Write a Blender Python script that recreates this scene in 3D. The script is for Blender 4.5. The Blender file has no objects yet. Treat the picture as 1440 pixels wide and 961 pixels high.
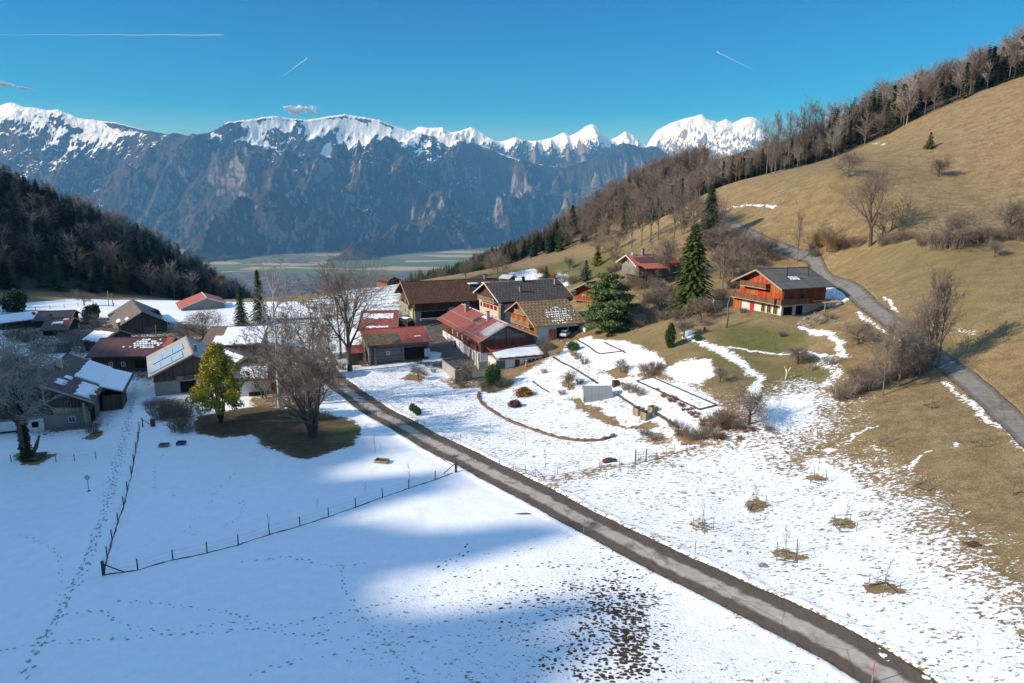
import bpy, bmesh, math, random
import numpy as np
from mathutils import Vector, Matrix

sc = bpy.context.scene
C = sc.collection
random.seed(7)
PI = math.pi

# ---------------------------------------------------------------- camera
CAMZ = 36.0; F = 960.0; CX = 720.0; CY = 480.5
TH = math.radians(11.47)
cam_d = bpy.data.cameras.new('camera'); cam = bpy.data.objects.new('camera', cam_d); C.objects.link(cam)
cam.location = (0, 0, CAMZ); cam.rotation_euler = (PI/2 - TH, 0, 0)
cam_d.sensor_width = 36; cam_d.lens = 24.0; cam_d.clip_start = 1; cam_d.clip_end = 60000
sc.camera = cam

# ---------------------------------------------------------------- light
SUN_EL = math.radians(29.0)
SH = np.array([.956, .292]); SH = SH/np.linalg.norm(SH)      # horizontal way shadows fall
SN = np.array([-SH[1], SH[0]])
w = bpy.data.worlds.new('World'); sc.world = w; w.use_nodes = True
nt = w.node_tree; nt.nodes.clear()
sky = nt.nodes.new('ShaderNodeTexSky'); sky.sky_type = 'NISHITA'; sky.sun_disc = False
sky.sun_elevation = SUN_EL; sky.sun_rotation = math.atan2(-SH[0], -SH[1])
sky.altitude = 850; sky.air_density = 1.0; sky.dust_density = 0.1; sky.ozone_density = 2.5
def _hs(sat, val, hue=.5):
    h = nt.nodes.new('ShaderNodeHueSaturation'); h.inputs['Saturation'].default_value = sat; h.inputs['Value'].default_value = val; h.inputs['Hue'].default_value = hue
    nt.links.new(sky.outputs[0], h.inputs['Color']); return h
h_low = _hs(1.95, .53, .508); h_high = _hs(1.0, 1.4, .493)
tcw = nt.nodes.new('ShaderNodeTexCoord'); sxw = nt.nodes.new('ShaderNodeSeparateXYZ'); nt.links.new(tcw.outputs['Generated'], sxw.inputs[0])
mrw = nt.nodes.new('ShaderNodeMapRange'); mrw.interpolation_type = 'SMOOTHSTEP'; nt.links.new(sxw.outputs[2], mrw.inputs[0]); mrw.inputs[1].default_value = .32; mrw.inputs[2].default_value = .62
hs = nt.nodes.new('ShaderNodeMix'); hs.data_type = 'RGBA'; nt.links.new(mrw.outputs[0], hs.inputs[0]); nt.links.new(h_low.outputs[0], hs.inputs[6]); nt.links.new(h_high.outputs[0], hs.inputs[7])
bg = nt.nodes.new('ShaderNodeBackground'); bg.inputs['Strength'].default_value = 0.15
wo = nt.nodes.new('ShaderNodeOutputWorld')
nt.links.new(hs.outputs[2], bg.inputs['Color']); nt.links.new(bg.outputs[0], wo.inputs['Surface'])
sl = bpy.data.lights.new('sun', 'SUN'); sl.energy = 3.9; sl.angle = math.radians(.53); sl.color = (1, .93, .82)
so = bpy.data.objects.new('sun', sl); C.objects.link(so); so.location = (-200, -60, 300)
sdir = Vector((SH[0]*math.cos(SUN_EL), SH[1]*math.cos(SUN_EL), -math.sin(SUN_EL)))
so.rotation_euler = sdir.to_track_quat('-Z', 'Y').to_euler()
vs = sc.view_settings; vs.view_transform = 'Standard'; vs.look = 'None'; vs.gamma = 1; vs.use_curve_mapping = False; vs.exposure = 0.6
sc.cycles.max_bounces = 6; sc.cycles.volume_bounces = 0; sc.cycles.diffuse_bounces = 3; sc.cycles.transparent_max_bounces = 20

# ---------------------------------------------------------------- object helpers
def link(name, me, mat=None, parent=None, loc=None):
    o = bpy.data.objects.new(name, me); C.objects.link(o)
    if mat is not None and me is not None:
        if isinstance(mat, (list, tuple)):
            for m in mat: me.materials.append(m)
        else: me.materials.append(mat)
    if parent is not None: o.parent = parent
    if loc is not None: o.location = loc
    return o
def tag(o, label=None, cat=None, group=None, kind=None):
    if label: o['label'] = label
    if cat: o['category'] = cat
    if group: o['group'] = group
    if kind: o['kind'] = kind
    return o
def empty(name, loc, rz=0, label=None, cat=None, group=None):
    o = bpy.data.objects.new(name, None); C.objects.link(o)
    o.location = loc; o.rotation_euler = (0, 0, rz); o.empty_display_size = .3
    return tag(o, label, cat, group)
def dup(o, loc=None, rz=None, s=None, label=None, parent=None, group=None):
    c = o.copy(); C.objects.link(c)
    if parent is not None: c.parent = parent
    if loc is not None: c.location = loc
    if rz is not None: c.rotation_euler = (0, 0, rz)
    if s is not None: c.scale = s if isinstance(s, (tuple, list)) else (s, s, s)
    if label: c['label'] = label
    if group: c['group'] = group
    for ch in list(o.children): dup(ch, parent=c)
    return c
class MB:
    """collects shapes into one mesh"""
    def __init__(s): s.v = []; s.f = []; s.m = []; s.mi = 0
    def add(s, vs, fs):
        n = len(s.v); s.v += [tuple(p) for p in vs]
        for f in fs: s.f.append(tuple(i+n for i in f)); s.m.append(s.mi)
        return s
    def box(s, a, b, rot=None, org=(0, 0, 0)):
        (x0, y0, z0), (x1, y1, z1) = a, b
        P = [(x0,y0,z0),(x1,y0,z0),(x1,y1,z0),(x0,y1,z0),(x0,y0,z1),(x1,y0,z1),(x1,y1,z1),(x0,y1,z1)]
        if rot is not None: P = [tuple(rot @ Vector(p) + Vector(org)) for p in P]
        return s.add(P, [(0,3,2,1),(4,5,6,7),(0,1,5,4),(1,2,6,5),(2,3,7,6),(3,0,4,7)])
    def tube(s, pts, rad, n=5, cap=True):
        pts = [Vector(p) for p in pts]
        if not hasattr(rad, '__len__'): rad = [rad]*len(pts)
        V = []; Fc = []
        for i, p in enumerate(pts):
            d = (pts[min(i+1, len(pts)-1)] - pts[max(i-1, 0)])
            if d.length < 1e-6: d = Vector((0, 0, 1))
            d.normalize()
            a = d.orthogonal().normalized() if i == 0 else (a - d*a.dot(d)).normalized() if (a - d*a.dot(d)).length > 1e-4 else d.orthogonal().normalized()
            b = d.cross(a)
            for k in range(n):
                t = 2*PI*k/n
                V.append(p + (a*math.cos(t) + b*math.sin(t))*rad[i])
        for i in range(len(pts)-1):
            for k in range(n):
                Fc.append((i*n+k, i*n+(k+1) % n, (i+1)*n+(k+1) % n, (i+1)*n+k))
        if cap:
            Fc.append(tuple(range(n))[::-1]); Fc.append(tuple((len(pts)-1)*n+k for k in range(n)))
        return s.add(V, Fc)
    def prism(s, poly, z0, z1):
        n = len(poly)
        return s.add([(p[0], p[1], z0) for p in poly] + [(p[0], p[1], z1) for p in poly],
                     [tuple(range(n))[::-1], tuple(range(n, 2*n))] + [(i, (i+1) % n, n+(i+1) % n, n+i) for i in range(n)])
    def extr(s, poly, n, t):
        """planar polygon (3d points) thickened along n by t"""
        n = Vector(n); k = len(poly)
        P = [Vector(p) for p in poly]
        return s.add(P + [p + n*t for p in P], [tuple(range(k))[::-1], tuple(range(k, 2*k))] + [(i, (i+1) % k, k+(i+1) % k, k+i) for i in range(k)])
    def blob(s, c, r, n=2, j=.15, seed=0):
        rnd = random.Random(seed)
        bm = bmesh.new(); bmesh.ops.create_icosphere(bm, subdivisions=n, radius=1)
        ph = [rnd.uniform(0, 6) for _ in range(6)]
        V = []
        for v in bm.verts:
            q = v.co
            k = 1 + j*(math.sin(q.x*3+ph[0])*math.sin(q.y*3.3+ph[1]) + .6*math.sin(q.z*5+ph[2]+q.x*4) + rnd.uniform(-.5, .5))
            V.append((c[0]+q.x*r[0]*k, c[1]+q.y*r[1]*k, c[2]+q.z*r[2]*k))
        Fc = [tuple(v.index for v in f.verts) for f in bm.faces]; bm.free()
        return s.add(V, Fc)
    def mesh(s, name, smooth=False):
        me = bpy.data.meshes.new(name); me.from_pydata(s.v, [], s.f)
        if max(s.m, default=0) > 0: me.polygons.foreach_set('material_index', s.m)
        if smooth: me.polygons.foreach_set('use_smooth', [True]*len(me.polygons))
        me.update(); return me
    def build(s, name, mat, parent=None, smooth=False, loc=None):
        return link(name, s.mesh(name, smooth), mat, parent, loc)

def np_mesh(name, V, Fq, mat, attrs=None, smooth=True, parent=None):
    me = bpy.data.meshes.new(name)
    V = np.asarray(V, np.float32); Fq = np.asarray(Fq, np.int32); k = Fq.shape[1]
    me.vertices.add(len(V)); me.vertices.foreach_set('co', V.ravel())
    me.loops.add(Fq.size); me.loops.foreach_set('vertex_index', Fq.ravel())
    me.polygons.add(len(Fq)); me.polygons.foreach_set('loop_start', np.arange(0, Fq.size, k, dtype=np.int32))
    me.polygons.foreach_set('use_smooth', np.full(len(Fq), smooth))
    for an, arr in (attrs or {}).items():
        a = me.attributes.new(an, 'FLOAT_COLOR', 'POINT'); a.data.foreach_set('color', np.asarray(arr, np.float32).ravel())
    me.update(calc_edges=True); me.validate()
    return link(name, me, mat, parent)

def grid_faces(nr, nc):
    i = np.arange(nr*nc).reshape(nr, nc)
    return np.stack([i[:-1, :-1], i[:-1, 1:], i[1:, 1:], i[1:, :-1]], -1).reshape(-1, 4)

# ---------------------------------------------------------------- noise
def _h(ix, iy, s):
    n = (ix.astype(np.int64)*374761393 + iy.astype(np.int64)*668265263 + s*144269504) & 0xffffffff
    n = ((n ^ (n >> 13))*1274126177) & 0xffffffff
    return ((n ^ (n >> 16)) & 0xffff)/65535.*2*PI
def gn(x, y, s=0):
    x = np.asarray(x, float); y = np.asarray(y, float)
    ix = np.floor(x); iy = np.floor(y); fx = x-ix; fy = y-iy
    ux = fx*fx*fx*(fx*(fx*6-15)+10); uy = fy*fy*fy*(fy*(fy*6-15)+10)
    def g(a, b):
        t = _h(ix+a, iy+b, s); return np.cos(t)*(fx-a) + np.sin(t)*(fy-b)
    return ((g(0,0)*(1-ux)+g(1,0)*ux)*(1-uy) + (g(0,1)*(1-ux)+g(1,1)*ux)*uy)*1.5
def fbm(x, y, o=4, s=0, g=.5):
    r = 0; a = 1; t = 0
    for k in range(o): r = r + a*gn(x*2**k, y*2**k, s+k*17); t += a; a *= g
    return r/t
def ridged(x, y, o=5, s=0, g=.5):
    r = 0; a = 1; t = 0; wgt = 1
    for k in range(o):
        v = (1-np.abs(gn(x*2**k+k*3.1, y*2**k-k*1.7, s+k*29)))**2
        r = r + a*v*wgt; wgt = np.clip(v*1.2, 0, 1); t += a; a *= g
    return r/t
def sstep(a, b, x):
    t = np.clip((np.asarray(x, float)-a)/(b-a), 0, 1); return t*t*(3-2*t)

# ---------------------------------------------------------------- photo geometry -> world positions
ct, st = math.cos(TH), math.sin(TH)
def ray(u, v):
    up = CY - v
    return np.array([u-CX, F*ct + up*st, -F*st + up*ct])
def pz(u, v, z):
    d = ray(u, v); t = (z-CAMZ)/d[2]; return (d[0]*t, d[1]*t, z)
def py(u, v, Y):
    d = ray(u, v); t = Y/d[1]; return (d[0]*t, Y, CAMZ + d[2]*t)
def proj(x, y, z):
    dz = z-CAMZ; depth = y*ct - dz*st; up = y*st + dz*ct
    return CX + F*x/depth, CY - F*up/depth

CT = [pz(*p) for p in [(0,950,0),(360,950,0),(720,955,0),(0,700,0),(360,700,0),(650,680,0),(300,600,0),(500,540,0),(0,600,0),(200,520,0),
  (-300,950,0),(-300,600,1),(620,470,2.5),(560,445,3),(520,405,3),(250,425,1),(110,428,2),(430,415,2),(620,448,5),(700,442,5.5),(765,474,5.0),(830,470,6.2),
  (680,516,.8),(740,516,1.6),(850,555,2.6),(820,620,1.2),(900,640,1.6),(980,622,3),(950,552,5),(1010,572,5.5),(930,480,9),(1000,470,11.2),(1100,452,13.6),(1140,446,13.8),(1020,440,13.2),
  (1100,500,9),(1180,500,10.8),(1190,560,7.2),(1100,650,2.6),(1240,830,1.6),(1105,790,.8),(1440,961,1.6),(1440,750,4.2),(1440,600,7.8),(1340,510,11.5),(1200,440,15.6),(1160,382,19.5),
  (1100,350,24.3),(1040,322,29),(1230,945,.6),(975,770,.5),(800,700,.3),(1440,480,15),(900,381,18.3),(780,405,9.5),(1330,600,7)]]
CT += [py(*p) for p in [(1440,340,140),(1300,340,150),(1440,290,168),(1440,110,240),(1300,165,250),(1200,215,250),(1100,241,250),(1010,265,240),(1040,292,208),(1200,250,192),(1320,245,192),
  (1440,200,195),(840,350,270),(740,372,262),(700,386,240),(930,288,300),(820,322,400),(700,362,500),(570,404,600),(760,350,420)]]
CT += [(0,-60,0),(-150,-60,2),(-150,60,1),(120,-60,6),(100,20,8),(190,60,34),(260,150,70),(300,250,100),(185,300,80),(120,330,62),(60,350,42),(0,-200,0),(300,0,60),(300,350,96),(200,450,60),
  (-140,320,-16),(-60,330,-14),(-60,560,-26),(-100,400,-52),(-20,420,-20),(-40,520,-17),(-200,600,-150),(-94,700,-110),(60,600,-20),(150,600,0),(0,700,-80),(-200,400,-45),(-300,300,-10),(-300,100,0),(200,700,-40),(-300,700,-190)]
CT = np.array(CT, float)
def _phi(r2): return np.where(r2 > 0, .5*r2*np.log(r2+1e-12), 0)
_n = len(CT); _S = 100.
_P = CT[:, :2]/_S
_A = np.zeros((_n+3, _n+3)); _d2 = ((_P[:, None]-_P[None])**2).sum(-1)
_A[:_n, :_n] = _phi(_d2) + np.eye(_n)*.0008; _A[:_n, _n] = 1; _A[:_n, _n+1:] = _P; _A[_n, :_n] = 1; _A[_n+1:, :_n] = _P.T
_W = np.linalg.solve(_A, np.concatenate([CT[:, 2], [0, 0, 0]]))
def tps(x, y):
    x = np.asarray(x, float)/_S; y = np.asarray(y, float)/_S
    r = _W[_n] + _W[_n+1]*x + _W[_n+2]*y
    for i in range(_n): r = r + _W[i]*_phi((x-_P[i, 0])**2 + (y-_P[i, 1])**2)
    return r
FOOT = [(-150,-400),(-150,150),(-188,235),(-148,292),(-112,380),(-112,460)]
def polydist(x, y, pts, signed=False):
    x = np.asarray(x, float); y = np.asarray(y, float)
    best = np.full(np.broadcast(x, y).shape, 1e9); arc = np.zeros_like(best); sg = np.ones_like(best); L = 0
    for (ax, ay), (bx, by) in zip(pts[:-1], pts[1:]):
        dx, dy = bx-ax, by-ay; l = math.hypot(dx, dy)
        t = np.clip(((x-ax)*dx + (y-ay)*dy)/l**2, 0, 1)
        d = np.hypot(x-ax-t*dx, y-ay-t*dy); m = d < best
        best = np.where(m, d, best); arc = np.where(m, L+t*l, arc)
        sg = np.where(m, np.sign(dx*(y-ay)-dy*(x-ax)), sg); L += l
    return best, arc, sg
def H0(x, y):
    x = np.asarray(x, float); y = np.asarray(y, float)
    xc = np.clip(x, -320, 320); yc = np.clip(y, -220, 720)
    z = tps(xc, yc)
    # left hill
    d, a, s = polydist(x, y, FOOT)
    d = d*s
    hill = 10*np.log1p(np.exp(np.clip((d-6)/10, -30, 30)))*.57
    hill = np.minimum(hill, 120) * (1-sstep(430, 620, y))
    z = z + hill
    k = sstep(560, 1500, np.maximum(y, np.abs(x)*1.3)); z = z*(1-k) + (-414)*k
    return z
# ---------------------------------------------------------------- node shorthand
class NT:
    def __init__(s, name, rough=.8, spec=.3):
        s.m = bpy.data.materials.new(name); s.m.use_nodes = True; s.t = s.m.node_tree; s.n = s.t.nodes; s.l = s.t.links
        s.b = s.n['Principled BSDF']; s.b.inputs['Roughness'].default_value = rough; s.b.inputs['Specular IOR Level'].default_value = spec
        s.tc = None
    def co(s, out='Object'):
        if s.tc is None: s.tc = s.n.new('ShaderNodeTexCoord')
        return s.tc.outputs[out]
    def put(s, sock, v):
        if isinstance(v, bpy.types.NodeSocket): s.l.new(v, sock)
        elif v is not None:
            if isinstance(v, (tuple, list)) and len(v) == 3 and sock.type == 'RGBA': v = (*v, 1)
            sock.default_value = v
    def map(s, vec, scale=(1,1,1), rot=(0,0,0), loc=(0,0,0)):
        n = s.n.new('ShaderNodeMapping'); s.put(n.inputs[0], vec); n.inputs['Scale'].default_value = scale; n.inputs['Rotation'].default_value = rot; n.inputs['Location'].default_value = loc; return n.outputs[0]
    def noise(s, scale, det=4, rough=.55, vec=None, dist=0, out=0):
        n = s.n.new('ShaderNodeTexNoise'); s.put(n.inputs['Vector'], vec if vec is not None else s.co()); n.inputs['Scale'].default_value = scale
        n.inputs['Detail'].default_value = det; n.inputs['Roughness'].default_value = rough; n.inputs['Distortion'].default_value = dist; return n.outputs[out]
    def vor(s, scale, vec=None, out='Distance', feat='F1', rnd=1):
        n = s.n.new('ShaderNodeTexVoronoi'); n.feature = feat; s.put(n.inputs['Vector'], vec if vec is not None else s.co()); n.inputs['Scale'].default_value = scale; n.inputs['Randomness'].default_value = rnd; return n.outputs[out]
    def math(s, op, a, b=None, c=None, clamp=False):
        n = s.n.new('ShaderNodeMath'); n.operation = op; n.use_clamp = clamp
        s.put(n.inputs[0], a)
        if b is not None: s.put(n.inputs[1], b)
        if c is not None: s.put(n.inputs[2], c)
        return n.outputs[0]
    def rng(s, v, a, b, c=0, d=1, smooth=False):
        n = s.n.new('ShaderNodeMapRange'); s.put(n.inputs[0], v); n.inputs[1].default_value = a; n.inputs[2].default_value = b; n.inputs[3].default_value = c; n.inputs[4].default_value = d
        if smooth: n.interpolation_type = 'SMOOTHSTEP'
        return n.outputs[0]
    def mix(s, f, a, b, mode='MIX'):
        n = s.n.new('ShaderNodeMix'); n.data_type = 'RGBA'; n.blend_type = mode; s.put(n.inputs[0], f); s.put(n.inputs[6], a); s.put(n.inputs[7], b); return n.outputs[2]
    def attr(s, name):
        n = s.n.new('ShaderNodeAttribute'); n.attribute_name = name; x = s.n.new('ShaderNodeSeparateColor'); s.l.new(n.outputs['Color'], x.inputs[0]); return x.outputs[0], x.outputs[1], x.outputs[2], n.outputs['Alpha']
    def sep(s, v):
        n = s.n.new('ShaderNodeSeparateXYZ'); s.put(n.inputs[0], v); return n.outputs
    def bump(s, h, dist=.1, strength=1):
        n = s.n.new('ShaderNodeBump'); s.put(n.inputs['Height'], h); n.inputs['Distance'].default_value = dist; n.inputs['Strength'].default_value = strength
        s.l.new(n.outputs[0], s.b.inputs['Normal']); return n.outputs[0]
    def col(s, c): s.put(s.b.inputs['Base Color'], c); return s
def mat_simple(name, c, var=.25, scale=3, rough=.8, spec=.3, metal=0, bump=0):
    t = NT(name, rough, spec); a = tuple(x*(1-var) for x in c); b = tuple(min(1, x*(1+var)) for x in c)
    n = t.noise(scale, 5, .65); t.col(t.mix(t.rng(n, .3, .7), a, b)); t.b.inputs['Metallic'].default_value = metal
    if bump: t.bump(n, bump)
    return t.m

# ---------------------------------------------------------------- full ground height
ROAD1 = [(1375,1060),(1275,968),(1165,901),(1030,834),(900,771),(790,715),(700,668),(615,625.5),(565,597),(520,571.5),(470,535),(456,518),(444,506),(430,497),(410,490)]
ROAD2 = [(1700,900),(1540,700),(1425,593),(1351,527),(1290,480),(1232,437),(1202,410),(1148,370.5),(1128,361),(1096,348),(1073,338.5),(1052,328),(1036,320),(1022,312)]
def Wb(x0, y0, hf):  # batched raycast
    U = np.asarray(x0, float); V = np.asarray(y0, float)
    up = CY-V; d = np.stack([U-CX, F*ct+up*st, -F*st+up*ct], -1)
    T = np.concatenate([np.linspace(.03, .35, 160), np.linspace(.352, .8, 90)])
    res = np.full(U.shape, np.nan)
    prev = None
    for i, t in enumerate(T):
        g = CAMZ + d[..., 2]*t - hf(d[..., 0]*t, d[..., 1]*t)
        if prev is not None:
            m = np.isnan(res) & (g <= 0) & (prev > 0)
            res = np.where(m, T[i-1] + (t-T[i-1])*prev/(prev-g+1e-9), res)
        else: res = np.where(g <= 0, t, res)
        prev = g
    res = np.where(np.isnan(res), .8, res)
    for _ in range(3):   # refine by secant
        e = .0008; g0 = CAMZ + d[..., 2]*res - hf(d[..., 0]*res, d[..., 1]*res); r2 = res+e
        g1 = CAMZ + d[..., 2]*r2 - hf(d[..., 0]*r2, d[..., 1]*r2)
        dg = (g1-g0)/e; step = np.where(np.abs(dg) > 1, -g0/dg, 0); res = res + np.clip(step, -.003, .003)
    X = d[..., 0]*res; Y = d[..., 1]*res
    return X, Y
def Hs(x, y):
    x = np.asarray(x, float); y = np.asarray(y, float)
    near = 1-sstep(300, 500, np.hypot(x, y))
    return H0(x, y) + near*(.35*fbm(x/16, y/16, 2, 3) + .07*fbm(x/3, y/3, 2, 5))
_tx = np.arange(-420, 361, 1.); _ty = np.arange(15, 640, 1.); _TX, _TY = np.meshgrid(_tx, _ty); _TZ = Hs(_TX, _TY)
def Ht(x, y):
    a = np.clip(np.asarray(x, float)+420, 0, len(_tx)-1.001); b = np.clip(np.asarray(y, float)-15, 0, len(_ty)-1.001); i = a.astype(int); j = b.astype(int); a = a-i; b = b-j
    return (_TZ[j, i]*(1-a)+_TZ[j, i+1]*a)*(1-b)+(_TZ[j+1, i]*(1-a)+_TZ[j+1, i+1]*a)*b
r1 = np.array(ROAD1, float); r2 = np.array(ROAD2, float)
_x, _y = Wb(r1[:, 0], r1[:, 1], Ht); R1 = list(zip(_x, _y))
_x, _y = Wb(r2[:, 0], r2[:, 1], Ht); R2 = list(zip(_x, _y))
def smooth_poly(P, n=4):
    P = [np.array(p, float) for p in P]
    out = []
    for i in range(len(P)-1):
        p0 = P[max(i-1, 0)]; p1 = P[i]; p2 = P[i+1]; p3 = P[min(i+2, len(P)-1)]
        for k in range(n):
            t = k/n
            out.append(.5*((2*p1)+(-p0+p2)*t+(2*p0-5*p1+4*p2-p3)*t*t+(-p0+3*p1-3*p2+p3)*t**3))
    out.append(P[-1]); return out
R1 = smooth_poly(R1, 4); R2 = smooth_poly(R2, 3)
HW1, HW2 = 2.55, 1.9
def Hg(x, y):
    x = np.asarray(x, float); y = np.asarray(y, float)
    z = Hs(x, y)
    m = (np.abs(x) < 130) & (y > 20) & (y < 260)
    if m.any():
        xm, ym = x[m], y[m]; dz = np.zeros_like(xm)
        for R, hw, am in ((R1, HW1, .22), (R2, HW2, .12)):
            d, a, s = polydist(xm, ym, R)
            d = d + .12*gn(xm*.9, ym*.9, 9)
            dz += -.14*(1-sstep(hw-.45, hw-.05, d)) + am*np.exp(-((d-hw-.45)/.35)**2)*(.5+.5*np.clip(gn(xm*.7, ym*.7, 11)*2+.5, 0, 1.5))
        z = z.copy(); z[m] += dz
    return z
def W(u, v):
    x, y = Wb(np.array([u]), np.array([v]), Ht); x, y = float(x[0]), float(y[0])
    return (x, y, float(Hg(np.array([x]), np.array([y]))[0]))
def WP(pts):
    a = np.array(pts, float); x, y = Wb(a[:, 0], a[:, 1], Ht); z = Hg(x, y)
    return [(float(p), float(q), float(r)) for p, q, r in zip(x, y, z)]
def gz(x, y): return float(Hg(np.array([x]), np.array([y]))[0])

# ---------------------------------------------------------------- ground sheet
def axis(a, b, step, lo, hi, g=1.035):
    m = list(np.arange(a, b, step)); s = step; r = b
    while r < hi: m.append(r); s *= g; r += s
    m.append(hi); s = step; l = a - step
    L = []
    while l > lo: L.append(l); s *= g; l -= s
    L.append(lo); return np.array(L[::-1] + m)
gx = axis(-75, 85, .34, -16000, 16000, 1.03); gy = axis(42, 160, .31, -3000, 17000, 1.027)
GX, GY = np.meshgrid(gx, gy)
fx, fy = GX.ravel(), GY.ravel()
GZ = Hg(fx, fy)
_b = (np.abs(fx) < 400) & (fy < 600)
fxw = fx + _b*(.9*gn(fx/4.5, fy/4.5, 71) + .45*gn(fx/1.3, fy/1.3, 73)); fyw = fy + _b*(.9*gn(fx/4.5, fy/4.5, 75) + .45*gn(fx/1.3, fy/1.3, 77))
def psd(x, y, poly, pad=14):   # signed distance to polygon, inside positive
    P = np.array([p[:2] for p in poly]); m = (x > P[:, 0].min()-pad) & (x < P[:, 0].max()+pad) & (y > P[:, 1].min()-pad) & (y < P[:, 1].max()+pad)
    out = np.full(x.shape, -1e3); out[m] = psd_(x[m], y[m], poly); return out
def psd_(x, y, poly):
    d = np.full(x.shape, 1e9); ins = np.zeros(x.shape, bool); n = len(poly)
    for i in range(n):
        ax, ay = poly[i][:2]; bx, by = poly[(i+1) % n][:2]
        dx, dy = bx-ax, by-ay; l2 = dx*dx+dy*dy+1e-9
        t = np.clip(((x-ax)*dx+(y-ay)*dy)/l2, 0, 1); d = np.minimum(d, np.hypot(x-ax-t*dx, y-ay-t*dy))
        c = ((ay > y) != (by > y)) & (x < (bx-ax)*(y-ay)/(by-ay+1e-12)+ax); ins ^= c
    return np.where(ins, d, -d)
cov = np.zeros_like(fx); green = np.full_like(fx, .04); asph = np.zeros_like(fx); mud = np.zeros_like(fx)
def P2(pts): return [(p[0], p[1]) for p in WP(pts)]
def snow_area(pts, fe, mx=1.0, world=None):
    global cov
    sd = psd(fxw, fyw, world or P2(pts)); cov = np.maximum(cov, np.clip(.5+.5*sd/fe, 0, mx))
def snow_line(pts, wd, fe=.5, mx=1):
    global cov
    P = P2(pts); A = np.array(P); m = (fx > A[:, 0].min()-8) & (fx < A[:, 0].max()+8) & (fy > A[:, 1].min()-8) & (fy < A[:, 1].max()+8)
    d, a, s = polydist(fxw[m], fyw[m], P); cov[m] = np.maximum(cov[m], np.clip(.5+.5*(wd-d)/fe, 0, mx))
def bare(pts, fe, to=0., mx=1):
    global cov
    sd = psd(fxw, fyw, P2(pts)); cov = np.minimum(cov, 1-np.clip(.5+.5*sd/fe, 0, 1)*(1-to))
def paint(arr, pts, fe, val):
    sd = psd(fxw, fyw, P2(pts)); k = np.clip(.5+.5*sd/fe, 0, 1); return arr*(1-k)+val*k
# snow
snow_area([(-600,1300),(-400,560),(-250,440),(60,424),(110,420),(250,423),(330,425),(420,424),(470,450),(520,470),(470,505),(470,535),(560,598),(700,670),(900,771),(1165,901),(1375,1060),(1500,1300)], 1.2)
snow_area([(470,505),(530,506),(600,512),(650,530),(700,545),(745,520),(765,505),(790,497),(845,525),(905,530),(960,536),(1000,556),(1015,575),(985,605),(985,626),(770,672),(650,642),(540,572),(470,530)], 1.2, .80)
snow_area([(600,612),(650,642),(770,672),(985,626),(1062,594),(1090,560),(1130,545),(1165,556),(1160,590),(1125,625),(1110,650),(1180,650),(1225,668),(1270,700),(1300,735),(1350,775),(1400,830),(1480,900),(1600,1050),(1500,1200),(1260,965),(900,771)], 7.5, .80)
snow_area([(800,700),(900,745),(1030,810),(1180,885),(1300,965),(1420,1050),(1500,1050),(1350,930),(1200,830),(1050,740),(930,680)], 8, .91)
snow_area([(1140,640),(1180,655),(1220,690),(1180,690),(1130,665)], 1.5)
snow_area([(795,482),(830,473),(875,479),(905,490),(935,505),(930,522),(880,528),(830,517),(785,500)], .7)
snow_area([(930,524),(965,505),(1000,505),(1012,522),(985,542),(950,534)], .7)
snow_area([(1040,560),(1085,556),(1120,550),(1160,552),(1150,585),(1110,610),(1062,600)], 3, .9)
snow_line([(962,468),(978,480),(1004,489),(1030,502),(1052,516),(1066,532),(1062,556)], .9, .7)
snow_line([(1005,492),(1060,493),(1120,496),(1186,503)], .28, .25)
snow_line([(1128,461),(1150,466),(1168,470),(1182,482),(1186,500)], .6, .5)
snow_area([(1135,460),(1172,468),(1165,474),(1140,468)], .6)
snow_line([(1165,505),(1175,525),(1155,545)], .8, 1.2, .7)
snow_line([(1325,537),(1345,556),(1372,575),(1395,595),(1425,620),(1450,640)], .35, .6, .8)
snow_line([(1210,440),(1232,462),(1262,480)], .3, .4, .85)
snow_line([(1242,418),(1262,440)], .3, .3, .9)
snow_area([(1150,632),(1166,626),(1178,629),(1160,636)], .3); snow_line([(1176,628),(1200,615),(1235,597)], .15, .15, .9)
snow_area([(1332,626),(1345,621),(1354,624),(1340,629)], .3); snow_area([(1272,655),(1285,646),(1297,645),(1285,654)], .3); snow_line([(1296,645),(1312,634)], .12, .12)
snow_line([(1030,291),(1060,289),(1088,292)], .45, .4); snow_line([(990,300),(1020,296)], .7, .6, .7)
snow_area([(1150,404),(1182,400),(1198,420),(1175,432),(1148,426)], .8, .7)
snow_line([(1228,200),(1254,204)], .2, .4, .8); snow_line([(1086,243),(1104,235)], .8, .6, .9)
snow_area([(470,440),(560,400),(560,425),(540,438),(520,455),(480,465)], 4, .75)
snow_area([(470,412),(520,398),(560,396),(560,440),(520,446),(450,440),(440,425)], 4, .62)
snow_area([(700,395),(715,384),(750,378),(760,388),(740,400),(720,400)], 1.5, .7); snow_area([(785,382),(800,386),(800,402),(775,400)], 1.5, .8)
snow_line([(1290,470),(1320,455),(1345,466),(1370,470)], .2, .3, .5)
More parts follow.
